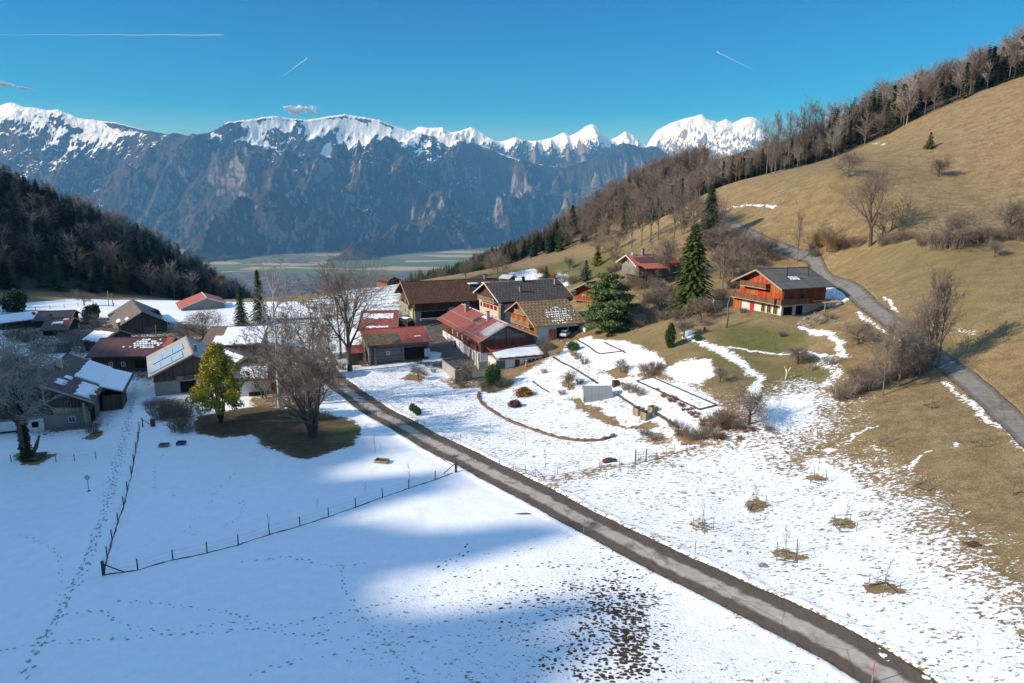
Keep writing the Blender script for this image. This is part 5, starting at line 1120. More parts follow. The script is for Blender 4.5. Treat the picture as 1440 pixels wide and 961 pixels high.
bare_tree('haze', 1264, 325, 9.5, 'brown hedge tree right of the largest hillside tree', wide=1.2); bare_tree('haze', 1168, 352, 8.5, 'ochre-brown bushy tree at the left end of the hillside hedge', wide=1.6)
bare_tree('round', 1330, 350, 9, 'dense dark bare tree in the middle of the hillside hedge', wide=1.5); bare_tree('round2', 1418, 335, 10, 'pale bare tree near the right end of the hillside hedge', wide=1.2)
bare_tree('apple', 1398, 362, 4.5, 'crooked dead tree leaning over the lower meadow edge', 'dead_tree', wide=.8)
for i, (u, v, H, k) in enumerate([(1241,556,12,'tall'),(1264,543,11,'round2'),(1293,530,13,'tall2'),(1304,522,16,'tall'),(1312,517,17,'tall2'),(1320,512,15,'tall'),(1285,528,11,'round'),(1221,550,8,'haze')]):
    bare_tree(k, u, v, H, auto_label('bare tree in the thicket', u, v, H/12), group='bare trees of the roadside thicket', wide=.75)
for i, (u, v, H, k) in enumerate([(902,346,21,'tall2'),(915,342,23,'tall'),(925,338,20,'tall2'),(888,350,17,'tall'),(948,335,19,'tall'),(960,330,17,'haze'),(1010,318,11,'haze'),(1000,325,13,'round2'),(975,330,14,'round')]):
    bare_tree(k, u, v, H, auto_label('bare tree on the slope', u, v, H/16), group='bare trees behind the far red roof', wide=.85)
for i, (u, v, H, k) in enumerate([(842,360,8,'round'),(868,352,9,'round2'),(700,391,9.5,'round'),(655,393,8,'round2'),(862,368,6,'haze'),(800,378,5,'apple'),(920,418,7,'haze'),(905,430,6,'haze'),(890,410,6,'haze'),(930,432,6,'apple'),(948,440,6,'haze'),(905,400,6,'apple'),(985,450,6,'apple2'),(1040,370,9,'haze'),(1060,362,7,'haze'),(1080,362,6,'apple'),(1030,395,10,'tall2'),(912,450,5,'haze'),(880,440,6,'haze'),(1140,352,5,'haze'),(820,388,5,'haze'),(795,395,4,'haze'),(1000,360,9,'round2'),(985,345,10,'haze'),(1022,350,8,'round'),(1040,350,7,'haze'),(1030,378,8,'haze'),(1012,392,9,'round2'),(1050,380,6,'haze'),(925,372,8,'haze'),(870,372,7,'haze'),(950,385,9,'haze'),(1065,350,6,'haze'),(915,388,7,'round2')]):
    bare_tree(k, u, v, H, auto_label('bare garden tree', u, v, H/8), group='bare garden trees behind the roofs', wide=1.25)
# ivy tree at the left
p = W(38, 648); BT['ivy'] = bare_template(31, 20, .03, M_twigp, M_barkd, spread=1.0, r0=.42, clear=.42, nk=(9, 7, 5, 3), upright=.5, levels=5, ratio=.62, tf=.55, lean=(-.03, 0))
r = put('ivy_clad_tree', BT['ivy'], p, 1.2, 1, 'big bare tree at left with its trunk wrapped in dark ivy', 'tree')
link('ivy', leafy(5, [(0, 0, z_, .75-.03*z_, .75-.03*z_, .9) for z_ in (0.6, 1.8, 3, 4.2, 5.4, 6.6, 7.8, 9)], 5200, .13, M_ivy), None, r)
MB().tube([(.5, 0, .3), (1.6, .2, 1.4), (2.4, .3, 3.0)], [.35, .28, .1], 7).blob((.9, -.3, .1), (1.6, 1.2, .5), 3, .3, 3).build('roots', M_barkd, r)
# evergreens
S_big = spruce_template(41, 19.5, 5.9, M_spruceb, .03, .42, 13, .62, 1.05, .32, .62); p = W(972, 438); put('spruce', S_big, p, .4, 1, 'big bright green spruce left of the orange chalet', 'tree')
S_mid = spruce_template(42, 16, 3.8, M_spruce, .05, .5, 10, .6, .9, .35, .7); p = W(997, 345); put('spruce', S_mid, p, 1.4, 1.05, 'slim dark spruce rising behind the big bright green one', 'tree')
put('spruce', S_mid, W(340, 458), 2.2, .72, 'dark green spruce in front of the distant valley, shorter of the pair', 'tree'); put('spruce', S_mid, W(366, 452), .2, (.8, .8, .98), 'taller narrow spruce left of the birch crown', 'tree')
put('spruce', S_mid, W(805, 332), .2, (1.0, 1.0, .9), 'broad green conifer in front of the far wooded spur', 'tree')
S_small = spruce_template(43, 5, 2.3, M_spruceb, .02, .3, 7, .32, 1.1, .2); put('spruce', S_small, W(1307, 209), .2, .95, 'lone small spruce on the upper meadow', 'tree')
S_blue = spruce_template(44, 5.5, 2.7, M_blue, .03, .32, 7, .34, 1.1, .1)
put('blue_spruce', S_blue, W(768, 398), .2, 1.0, 'small blue spruce behind the taupe roof, left one', 'tree'); put('blue_spruce', S_blue, W(824, 396), 1.2, 1.15, 'small blue spruce below the golden conifer', 'tree')
S_gold = spruce_template(45, 6, 2.1, M_gold, .03, .28, 8, .3, 1.3, .0, .7); put('golden_conifer', S_gold, W(840, 374), 1.2, 1.15, 'golden yellow cone-shaped conifer left of the far red roof', 'tree')
cl = [];  rr = random.Random(9)
for L_ in range(9):
    z_ = 1.2+L_*1.35; R_ = (5.9 if L_ < 5 else 5.9*(1-(L_-4.2)/6.0))*rr.uniform(.85, 1)
    for k in range(9 if L_ < 7 else 5): a = rr.uniform(0, 6.28); q = R_*rr.uniform(.45, .85); cl.append((q*math.cos(a), q*math.sin(a), z_+rr.uniform(-.4, .4), rr.uniform(1.0, 1.9), rr.uniform(1.0, 1.9), rr.uniform(.35, .65)))
    cl.append((0, 0, z_, R_*.45, R_*.45, .7))
pm = leafy(6, cl, 20000, .2, M_pine, .5); pt = MB().tube([(0, 0, -.5), (.1, 0, 6), (0, .1, 12.5)], [.4, .28, .06], 8).mesh('trunk', True); pt.materials.append(M_bark); put('pine', (pt, pm), W(857, 468), 0, (1.14, 1.14, 1.08), 'broad spreading green pine right of the golden-roofed house', 'tree', names=('trunk', 'crown'))
cl = []; rr = random.Random(19)
for k in range(120):
    z_ = rr.uniform(2.6, 12.8); R_ = 4.9*math.sin(min(1, (13.6-z_)/7.5)*PI/2)*(.75 if z_ < 4 else 1); a = rr.uniform(0, 6.28); q = R_*rr.uniform(.35, 1.0)*(1-.45*max(0, z_-7)/6); cl.append((q*math.cos(a), q*math.sin(a), z_, rr.uniform(.55, 1.15), rr.uniform(.55, 1.15), rr.uniform(.7, 1.3)))
ym = leafy(7, cl, 24000, .13, M_yg, 1); yt = MB()
for a in (0, 1.3, 2.4, 3.6, 5.0): yt.tube([(0, 0, -.3), (.7*math.cos(a), .7*math.sin(a), 2.5), (1.4*math.cos(a), 1.4*math.sin(a), 6.5), (1.7*math.cos(a), 1.7*math.sin(a), 10)], [.2, .16, .1, .04], 6)
yt = yt.mesh('trunk', True); yt.materials.append(M_barkd); put('evergreen_tree', (yt, ym), W(311, 594), 0, (.98, .98, 1), 'yellow-green leafy tree on several stems beside the solar-panel house', 'tree', names=('trunk', 'crown'))
th = leafy(8, [(0, 0, 1.0, .7, .7, 1.1), (0, 0, 2.4, .95, .95, 1.5), (.1, 0, 3.8, .6, .6, 1.0)], 4500, .11, M_thuja, 1); tt_ = MB().tube([(0, 0, -.3), (0, 0, 2)], [.15, .1], 6).mesh('trunk'); tt_.materials.append(M_bark); put('thuja', (tt_, th), W(942, 489), 0, 1.0, 'dark upright columnar evergreen on the brown lawn', 'shrub', names=('trunk', 'crown'))
th2 = leafy(9, [(0, 0, .7, 1.0, 1.0, .8)], 1500, .1, M_bushg, 1); put('evergreen_bush', (th2,), W(981, 479), 0, .75, 'small round green bush at the start of the snow path', 'shrub', names=('foliage',)); put('evergreen_bush', (th2,), W(806, 493), 0, 1.3, 'green bush at the corner of the garden below the golden roof', 'shrub', names=('foliage',))
gb = leafy(10, [(0, 0, 1.6, 1.5, 1.4, 1.9), (.3, 0, 3.0, 1.2, 1.1, 1.3)], 6000, .12, M_bushg, 1); put('evergreen_bush', (gb,), W(693, 541), 0, 1.0, 'large glossy green bush in front of the red farmhouse lean-to', 'shrub', names=('foliage',))
ob = leafy(11, [(0, 0, .35, 1.75, 1.6, 1.0), (0, 0, .9, 1.0, .9, .7)], 5000, .08, M_orb, 1); put('rust_bush', (ob,), W(737, 556), 0, 1.0, 'rust-orange dome of dead grass on the garden snow', 'shrub', names=('foliage',))
db = leafy(12, [(0, 0, .45, 1.1, 1.0, .75)], 2200, .1, M_heather, 1); M_purple = mat_leaf('dead_hydrangea', (.06, .04, .04), (.18, .12, .11), 2)
db2 = leafy(12, [(0, 0, .45, 1.1, 1.0, .75)], 2200, .1, M_purple, 1); put('dead_bush', (db2,), W(724, 572), 0, 1.0, 'brown-purple withered bush below the rust-orange dome', 'shrub', names=('foliage',))
for u, v in ((580, 578), (584, 581), (588, 584)): put('dwarf_conifer', (th2,), W(u, v), u, (.55, .55, .9), 'dwarf conifer in a little row beside the garden fence', 'shrub', 'dwarf conifers in a row', ('foliage',))
# bushes
BU = {'brown': bush_template(51, 2.4, 1.8, 95, M_twigr), 'grey': bush_template(52, 2.4, 1.8, 95, M_twig), 'ochre': bush_template(53, 2.6, 1.7, 120, M_twigo), 'pale': bush_template(54, 2.2, 2.0, 95, M_twigp)}
BL = {'thicket': ('bare bush in the dense brown thicket left of the right-hand lane', 'bushes of the brown thicket'), 'hedge': ('bare bush in the hillside hedge above the lane', 'bushes of the hillside hedge'), 'garden': ('withered shrub in the terraced village garden', 'withered garden shrubs'),
      'left': ('dark bare shrub between the houses of the left hamlet', 'bare shrubs of the left hamlet'), 'behind': ('bare shrub on the bank behind the village roofs', 'bare shrubs behind the roofs'), 'road': ('bare shrub on the strip beside the roadside sheds', 'bare shrubs beside the sheds')}
def bush(kind, u, v, s, bl, sz=1.0):
    g = BL[bl]; nm = {'brown': 'brown bare shrub', 'grey': 'grey bare shrub', 'ochre': 'ochre bare shrub', 'pale': 'pale bare shrub'}[kind]
    return put('bare_bush', (BU[kind],), W(u, v), (u*1.3+v) % 6.28, (s, s, s*sz), g[0] if bl == 'thicket' else auto_label(nm, u, v, s), 'shrub', g[1], ('branches',))
rr = random.Random(77)
for _ in range(46):
    t_ = rr.random(); u = 1178+t_*130; v = 562-t_*48+rr.uniform(-22, 2)*(1-.3*t_); bush(rr.choice(['brown', 'brown', 'pale', 'grey']), u, v, rr.uniform(.7, 1.15), 'thicket')
for u, v, s, k in [(1155,345,1.6,'ochre'),(1170,352,1.8,'ochre'),(1185,350,1.4,'brown'),(1205,346,1.3,'brown'),(1245,345,1.5,'grey'),(1260,342,1.4,'grey'),(1275,338,1.2,'brown'),(1300,345,1.6,'grey'),(1318,350,1.8,'grey'),(1345,348,1.8,'grey'),(1362,343,1.3,'brown'),(1385,340,1.2,'brown'),(1400,338,1.5,'grey'),(1432,338,1.6,'brown'),(1440,330,1.5,'brown'),(1145,360,1.0,'grey'),(1375,335,1.0,'pale')]: bush(k, u, v, s, 'hedge')
for u, v, s, k in [(812,505,.7,'brown'),(822,512,.7,'brown'),(806,500,.6,'brown'),(912,528,1.0,'brown'),(922,520,.9,'brown'),(905,522,.8,'brown'),(889,552,.8,'brown'),(900,556,.7,'brown'),(880,548,.7,'brown'),(712,540,.9,'pale'),(705,545,.8,'brown'),(680,545,.8,'brown'),(690,552,.7,'brown'),(765,525,.5,'brown'),(815,540,.6,'grey'),(905,612,.6,'brown'),(920,620,.5,'brown'),(958,612,.9,'brown'),(970,618,.8,'brown'),(985,616,.7,'brown'),(1005,600,1.0,'brown'),(1020,596,1.1,'brown'),(1035,604,.9,'brown'),(1000,612,.8,'pale'),(945,600,.6,'brown'),(790,555,.5,'grey'),(1140,520,.5,'pale'),(1150,455,.8,'pale'),(1165,450,.8,'grey'),(1100,473,.5,'grey'),(1165,512,.8,'pale'),(650,545,.6,'brown'),(643,540,.7,'brown'),(598,528,.5,'grey'),(610,524,.5,'grey'),(1080,606,.5,'brown'),(930,436,1.2,'grey')]: bush(k, u, v, s, 'garden')
for u, v, s, k in [(225,590,1.3,'grey'),(240,585,1.3,'grey'),(255,592,1.2,'brown'),(262,582,1.2,'grey'),(212,575,.9,'brown'),(250,606,1.1,'grey'),(262,608,1.0,'brown'),(130,608,.9,'brown'),(95,478,1.4,'pale'),(108,486,1.6,'pale'),(90,495,1.5,'grey'),(115,478,1.2,'grey'),(280,470,1.7,'pale'),(295,475,1.6,'pale'),(265,480,1.4,'pale'),(345,520,1.1,'grey'),(235,575,.9,'brown'),(125,455,1.4,'grey'),(135,460,1.3,'grey'),(60,497,1.5,'brown'),(40,480,1.5,'brown'),(20,478,1.5,'grey')]: bush(k, u, v, s, 'left')
for u, v, s, k in [(775,392,1.4,'ochre'),(790,398,1.3,'brown'),(805,400,1.4,'brown'),(760,383,1.0,'ochre'),(890,398,1.2,'grey'),(905,405,1.4,'grey'),(880,405,1.2,'brown'),(925,405,1.2,'brown'),(940,415,1.3,'grey'),(915,425,1.4,'grey'),(895,440,1.3,'grey'),(930,450,1.2,'grey'),(955,450,1.3,'brown'),(1000,440,1.2,'brown'),(1010,420,1.4,'brown'),(1030,405,1.3,'brown'),(1050,390,1.2,'grey'),(900,460,1.0,'grey'),(990,458,.9,'brown'),(870,380,1.1,'brown'),(1090,365,1.2,'grey'),(1070,372,1.2,'grey'),(860,385,1.2,'brown'),(1045,440,.6,'grey'),(790,385,1.0,'pale')]: bush(k, u, v, s, 'behind')
for u, v, s, k in [(350,545,1.1,'grey'),(380,500,1.3,'brown'),(400,498,1.4,'brown'),(420,505,1.4,'brown'),(435,515,1.4,'grey'),(372,505,1.2,'brown'),(450,530,1.2,'grey'),(470,545,1.0,'grey'),(480,520,1.0,'brown'),(500,512,.8,'brown'),(512,515,.7,'grey'),(425,540,1.2,'grey'),(440,555,1.1,'grey'),(405,545,1.2,'grey'),(385,548,1.0,'brown'),(415,585,.9,'grey'),(455,590,.8,'grey'),(600,515,.5,'grey'),(360,540,.8,'brown'),(495,500,1.0,'brown'),(460,500,1.3,'grey')]: bush(k, u, v, s, 'road')
# dark shrubs
for u, v, s, l in [(128,450,2.2,'dark evergreen shrub left of the rusty-roofed wooden barn'),(215,455,1.9,'ivy-like dark shrub against the right side of the wooden barn'),(20,438,3.2,'dark conifer-like shrub at the far left above the snowy roof')]: put('dark_shrub', (leafy(int(u), [(0, 0, .8, 1.0, 1.0, 1.0), (.4, .2, 1.3, .7, .7, .8)], 2600, .1, M_ivy, 1),), W(u, v), 0, s, l, 'shrub', names=('foliage',))

# --- forests
CON = [spruce_template(60+i, 14, 2.3+.25*i, m, .08, .8, 6, .75, .75, .3) for i, m in enumerate((M_spruced, M_spruce, M_spruced))]
def lowbare(seed, H, n, tw, mat):
    rnd = np.random.RandomState(seed); P0 = []; P1 = []; R0 = []; R1 = []
    P0.append((0, 0, -1)); P1.append((0, 0, H*.8)); R0.append(.16); R1.append(.05)
    for i in range(n):
        z = H*(.22+.68*rnd.rand()); a = rnd.uniform(0, 6.28); el = rnd.uniform(.5, 1.25); L = H*.34*(1.15-abs(z/H-.45))*rnd.uniform(.6, 1.1); d = np.array([math.cos(a)*math.cos(el), math.sin(a)*math.cos(el), math.sin(el)])
        q = np.array([0, 0, z]); e = q+d*L; P0.append(q); P1.append(e); R0.append(tw*1.4); R1.append(tw*.6)
        for k in range(5): s_ = q+(e-q)*rnd.uniform(.3, 1); P0.append(s_); P1.append(s_+(d+rnd.normal(size=3)*.55)*L*.38); R0.append(tw); R1.append(tw*.5)
    V, Fq = seg_mesh(P0, P1, R0, R1); return V, Fq, me_np('crown', V, Fq, mat)
LB = [lowbare(70+i, 14, 48, .045, (M_twigr, M_twig, M_twigp)[i]) for i in range(3)]
def tree_single(name, me, p, s, label, group, rz): o = link(name, me, None, None, p); o.scale = s; o.rotation_euler = (0, 0, rz); return tag(o, label, 'tree', group)
CONJ = []
for tk, cw in CON:   # one-mesh conifers for distant ones
    CONJ.append(cw)
def forest_stuff(name, pts, kinds, mat_list):
    """one mesh per forest mass, from low templates"""
    out = {}
    for (x, y, z, s, k) in pts: out.setdefault(k, []).append((x, y, z, s))
    for k, L in out.items():
        V0, F0 = kinds[k]; L = np.array(L); rnd = np.random.RandomState(len(L)); a = rnd.uniform(0, 6.28, len(L)); ca, sa = np.cos(a), np.sin(a)
        X = V0[None, :, 0]*ca[:, None]-V0[None, :, 1]*sa[:, None]; Y = V0[None, :, 0]*sa[:, None]+V0[None, :, 1]*ca[:, None]; Z = np.repeat(V0[None, :, 2], len(L), 0); S = L[:, 3:4]
        V = np.stack([X*S*1.1+L[:, :1], Y*S*1.1+L[:, 1:2], Z*S+L[:, 2:3]], -1).reshape(-1, 3); Fq = (F0[None]+(np.arange(len(L))*len(V0))[:, None, None]).reshape(-1, F0.shape[1])
        tag(np_mesh(name, V, Fq, mat_list[k], smooth=False), kind='stuff')
def lowcon(seed):
    rnd = np.random.RandomState(seed); Cn = []; U = []; Vv = []; H, R = 14, 2.5; z = .8
    while z < H*.97:
        f = (1-z/H)**.85; n = 6
        for k in range(n):
            a = 2*PI*(k+rnd.rand())/n; L = R*f*rnd.uniform(.7, 1.1)+.15; d = np.array([math.cos(a), math.sin(a), -.35]); c = np.array([d[0]*L*.55, d[1]*L*.55, z-L*.2]); sd = np.array([-d[1], d[0], rnd.uniform(-.3, .3)])
            Cn.append(c); U.append(d*L*.55); Vv.append(sd*(.3+L*.28))
        z += .62
    return quads(np.array(Cn), np.array(U), np.array(Vv))
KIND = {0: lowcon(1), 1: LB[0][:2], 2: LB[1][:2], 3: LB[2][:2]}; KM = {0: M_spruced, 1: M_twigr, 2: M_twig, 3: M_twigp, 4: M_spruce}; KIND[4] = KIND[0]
def scatter(n, x0, x1, y0, y1, cond, seed, ul=-60):
    rnd = np.random.RandomState(seed); x = rnd.uniform(x0, x1, n); y = rnd.uniform(y0, y1, n); m = cond(x, y); x, y = x[m], y[m]; z = Hg(x, y); u, v = proj(x, y, z+6); m = (u > ul) & (u < 1500) & (y > 30); return x[m], y[m], z[m], rnd
# left dark hill
def cl_(x, y): d, a, s = polydist(x, y, FOOT); return (d*s > 3) & (d*s < 175)
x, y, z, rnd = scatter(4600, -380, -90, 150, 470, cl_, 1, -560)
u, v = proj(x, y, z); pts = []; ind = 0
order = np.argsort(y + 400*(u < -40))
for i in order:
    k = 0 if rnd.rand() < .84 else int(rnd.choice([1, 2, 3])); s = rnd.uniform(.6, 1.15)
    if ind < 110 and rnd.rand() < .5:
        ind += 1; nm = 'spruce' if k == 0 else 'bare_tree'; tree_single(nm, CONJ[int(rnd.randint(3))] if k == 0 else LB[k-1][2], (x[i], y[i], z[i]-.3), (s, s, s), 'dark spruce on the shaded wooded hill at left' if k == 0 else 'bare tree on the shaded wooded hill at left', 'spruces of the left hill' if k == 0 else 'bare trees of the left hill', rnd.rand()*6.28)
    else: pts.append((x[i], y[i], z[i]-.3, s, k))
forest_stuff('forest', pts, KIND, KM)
# crest band on the right
def cr_(x, y): d, a, s = polydist(x, y, crest); return (s > 0) & (d > 1) & (d < 46) & (x > 55)
x, y, z, rnd = scatter(2300, 55, 300, 235, 330, cr_, 2); d, a, s_ = polydist(x, y, crest); pts = []; ind = 0
for i in np.argsort(d):
    k = 0 if rnd.rand() < .42 else int(rnd.choice([1, 2, 2, 3])); s = rnd.uniform(.5, 1.15)*(.92 if x[i] > 125 else .68)
    if gn(x[i]/14, y[i]/14, 5) < -.28 and d[i] < 14: continue
    if a[i] > 128: s *= 1.15
    if ind < 230 and d[i] < 16:
        ind += 1; nm = 'spruce' if k == 0 else 'bare_tree'; tree_single(nm, CONJ[int(rnd.randint(3))] if k == 0 else LB[k-1][2], (x[i], y[i], z[i]-.3), (s, s, s), 'dark conifer in the belt of woodland along the hill crest' if k == 0 else 'bare tree in the belt of woodland along the hill crest', 'conifers of the crest woodland' if k == 0 else 'bare trees of the crest woodland', rnd.rand()*6.28)
    else: pts.append((x[i], y[i], z[i]-.3, s, k))
forest_stuff('forest', pts, KIND, KM)
for i, (u, v, H) in enumerate([(1078,238,19),(1090,236,20),(1098,232,17),(1107,230,21),(1116,226,20),(1126,223,22),(1134,220,24),(1143,217,21),(1085,238,15),(1152,212,18)]): bare_tree('tall' if i % 2 else 'tall2', u, v+8, H, 'tall bare tree standing against the sky on the hill crest', group='tall bare trees against the sky', wide=.72)
# far spur and slope behind the village
_fb = sorted(WP([(545,408),(580,402),(620,400),(660,396),(700,388),(740,370),(790,360),(840,349),(880,346),(925,338),(960,324),(990,310)])); _fbx = [p[0] for p in _fb]+[72, 110]; _fby = [p[1]-(26 if p[0] < 2 else 14 if p[0] < 30 else 20) for p in _fb]+[240, 262]
def sp_(x, y): c = np.interp(y, [230, 270, 300, 400, 500, 600, 700], [200, 62, 64, 75, 60, 0, -40]); l = np.interp(y, [240, 290, 350, 450, 600, 700], [70, 25, -60, -90, -150, -160]); return (x < c+25) & (x > l) & (y > np.interp(x, _fbx, _fby)) & ((y > 262) | (x < 66))
x, y, z, rnd = scatter(7800, -160, 160, 215, 680, sp_, 3); pts = []; ind = 0
for i in np.argsort(y):
    near = y[i] < 290; pc = .3 if x[i] > 25 and y[i] < 400 else .88; k = (0 if rnd.rand() < .25 else 4) if rnd.rand() < pc else int(rnd.choice([1, 2])); s = rnd.uniform(.45, .85)*(1.0 if y[i] < 400 else .95)
    if ind < 150 and near:
        ind += 1; nm = 'spruce' if k in (0, 4) else 'bare_tree'; tree_single(nm, CONJ[int(rnd.randint(3))] if k in (0, 4) else LB[k-1][2], (x[i], y[i], z[i]-.3), (s, s, s), 'green spruce of the wooded spur beyond the village' if k in (0, 4) else 'bare tree of the wooded spur beyond the village', 'spruces of the far spur' if k in (0, 4) else 'bare trees of the far spur', rnd.rand()*6.28)
    else: pts.append((x[i], y[i], z[i]-.3, s, k))
forest_stuff('forest', pts, KIND, KM)
# ================================================================ SMALL THINGS
M_post = mat_simple('weathered_post', (.16, .14, .125), .35, 3); M_postd = mat_simple('dark_post', (.07, .058, .05), .3, 3); M_wire = mat_flat('wire', (.12, .12, .12), .5, .5); M_polered = mat_flat('snow_pole_red', (.55, .045, .03), .5, .4); M_steel = mat_flat('galvanised', (.33, .34, .35), .5, .5)
M_deadg = mat_simple('dead_grass', (.10, .07, .035), .5, 4); M_earth = mat_simple('earth', (.075, .048, .028), .4, 5); M_rock = mat_simple('rock', (.23, .22, .2), .35, 2, bump=.05)
def fence(name, label, pts, hp=1.15, rp=.055, mat=None, wires=(.35, .7, 1.0), strip=.0, mw=.008, every=None, group=None, cat='fence'):
    P = WP(pts); 
    if every:
        Q = []; 
        for a, b in zip(P[:-1], P[1:]):
            n = max(1, int(round(math.hypot(a[0]-b[0], a[1]-b[1])/every)))
            for k in range(n): x, y = a[0]+(b[0]-a[0])*k/n, a[1]+(b[1]-a[1])*k/n; Q.append((x, y, gz(x, y)))
        P = Q+[P[-1]]
    o = Vector(P[0]); r = empty(name, P[0], 0, label, cat, group); rnd = random.Random(int(pts[0][0]))
    L = [Vector(p)-o for p in P]; tops = []
    for i, p in enumerate(L[:100]):
        tl = Vector((rnd.uniform(-.05, .05), rnd.uniform(-.05, .05), hp*rnd.uniform(.92, 1.06))); tops.append(tl)
        MB().tube([p-Vector((0, 0, .3)), p+tl], [rp, rp*.9], 6).build('post', mat or M_post, r)
    for h_ in wires:
        MB().tube([p+Vector((0, 0, h_*hp/1.05)) for p in L], mw, 3).build('wire', M_wire, r)
    if strip:
        pp = []; 
        for a, b in zip(P[:-1], P[1:]):
            n = max(2, int(math.hypot(a[0]-b[0], a[1]-b[1])/.5))
            for k in range(n): x, y = a[0]+(b[0]-a[0])*k/n+rnd.uniform(-.05, .05), a[1]+(b[1]-a[1])*k/n+rnd.uniform(-.05, .05); pp.append(Vector((x, y, gz(x, y)+.0))-o)
        MB().tube(pp, [strip*rnd.uniform(.45, 1.3) for _ in pp], 6).build('dead_grass', M_deadg, r)
    return r, L
f1, L1 = fence('post_and_wire_fence', 'dark wooden post fence enclosing the shaded snow field in an L shape', [(196,604),(194,618),(191,634),(188,650),(185,667),(179,690),(174,712),(166,735),(158,760),(151,784),(146,809),(194,802),(243,788),(291,778),(335,767),(379,752),(422,740),(462,727),(500,714),(538,700),(575,687),(612,675),(641,664)], 1.25, .07, M_postd, (.45, .85), .075)
c = L1[10]; MB().tube([c-Vector((0, 0, .3)), c+Vector((0, 0, 1.5))], [.16, .15], 8).build('corner_post', M_postd, f1); MB().tube([c+Vector((0, 0, 1.2)), c+Vector((1.9, .35, .1))], .06, 6).build('brace', M_postd, f1)
c = L1[-1]; MB().tube([c-Vector((0, 0, .3)), c+Vector((0, 0, 1.6))], [.15, .14], 8).build('corner_post', M_postd, f1); MB().tube([c+Vector((0, 0, 1.3)), c+Vector((-1.6, -.8, .1))], .06, 6).build('brace', M_postd, f1)
fence('post_and_wire_fence', 'row of grey posts with wire along the left edge of the road', [(470,549),(490,561),(510,574),(530,588),(549,601),(562,610),(577,619),(592,629),(608,639),(625,649),(640,659)], 1.2, .055, M_post, (.5, .95), .05)
f3, L3 = fence('garden_fence', 'thin wire garden fence of slim posts right of the road with corner braces', [(500,552),(522,566),(547,582),(572,597),(597,611),(620,624),(635,632),(650,641),(666,650),(684,653),(702,657),(722,664),(739,667),(753,672),(784,668),(814,662),(843,658),(871,655),(893,652)], 1.25, .035, M_post, (.2, .5, .8, 1.05), .03, .006)
for d in ((-1, .3), (1, .2)): c = L3[13]; MB().tube([c+Vector((0, 0, 1.1)), c+Vector((d[0], d[1], .05))], .035, 5).build('brace', M_post, f3)
fence('garden_fence', 'thin wire fence from the garden gate up to the dead flower bed', [(909,650),(923,646),(937,642),(948,638),(964,634),(985,627)], 1.3, .035, M_post, (.2, .5, .8, 1.05), .04, .006)
fence('garden_fence', 'slim posts and wire behind the snowed-up garden terraces', [(786,500),(800,508),(815,518),(828,528),(840,538),(846,545)], 1.1, .03, M_post, (.4, .8), .03, .005)
fence('stake_row', 'four short stakes with wire beside the ivy-clad tree', [(16,650),(79,650),(105,648),(135,645)], 1.1, .05, M_postd, (.7,), 0)
fence('pasture_fence', 'pale pasture posts in a line across the sunny slope below the upper meadow', [(1030,293),(1075,291),(1120,288),(1168,287),(1225,287),(1280,284),(1335,282),(1391,281),(1440,278)], 1.5, .07, M_post, (.6, 1.1), 0, .01, every=6)
fence('rail_fence', 'low fence of pale posts on the far rim of the left snow field', [(50,436),(110,431),(135,430),(160,430)], 1.1, .09, M_post, (.6, .9), 0, .02, every=4)
# curved stone border and timber edgings
def border(name, label, pts, w, h_, mat, n=3, cat='wall', jag=.3):
    P = [Vector((x, y, 0)) for x, y, z in WP(pts)]; S = smooth_poly([(p.x, p.y) for p in P], 6); rnd = random.Random(5); mb = MB(); V = []
    o = Vector((S[0][0], S[0][1], gz(*S[0])))
    for i, s_ in enumerate(S):
        a = S[min(i+1, len(S)-1)]-S[max(i-1, 0)]; l = np.hypot(*a); nx, ny = -a[1]/l, a[0]/l; z = gz(*s_); k = 1+rnd.uniform(-jag, jag)
        for q, zz in ((-.5, -.25), (-.45, h_*k), (.4, h_*k*rnd.uniform(.8, 1.1)), (.5, -.25)): V.append((s_[0]+nx*w*q*k-o.x, s_[1]+ny*w*q*k-o.y, z+zz-o.z))
    n_ = len(S); mb.add(V, [(i*4+k, (i+1)*4+k, (i+1)*4+k+1, i*4+k+1) for i in range(n_-1) for k in range(3)]+[(3, 2, 1, 0), (n_*4-4, n_*4-3, n_*4-2, n_*4-1)])
    return tag(mb.build(name, mat, loc=o), label, cat)
M_bord = mat_stone('border_stone', (.17, .12, .08))
border('stone_border', 'long curved low stone border sweeping through the garden snow', [(674,553),(673,560),(680,570),(694,580),(709,589),(730,598),(755,607),(785,616),(812,620),(840,620),(858,616),(863,612)], .5, .32, M_bord)
border('timber_edging', 'straight timber edging between the terraces below the golden roof', [(778,503),(800,515),(822,528),(840,540)], .25, .25, MW['old'], cat='edging', jag=.1)
border('timber_edging', 'short timber edging beside the rust-orange dome', [(749,537),(760,545),(772,552)], .18, .18, MW['old'], cat='edging', jag=.1)
border('timber_edging', 'bent timber edging around the upper snow terrace', [(811,478),(825,486),(841,497),(856,497),(878,494)], .25, .22, MW['old'], cat='edging', jag=.1)
border('timber_edging', 'upper timber edging along the brown lawn', [(850,482),(864,489),(880,497)], .2, .2, MW['old'], cat='edging', jag=.1)
border('timber_edging', 'long diagonal timber edging from the greenhouse past the compost bins', [(868,556),(885,567),(900,577)], .25, .28, MW['old'], cat='edging', jag=.1)
border('timber_edging', 'diagonal timber edging leading down to the dead flower bed', [(921,582),(938,592),(955,603)], .3, .35, MW['old'], cat='edging', jag=.1)
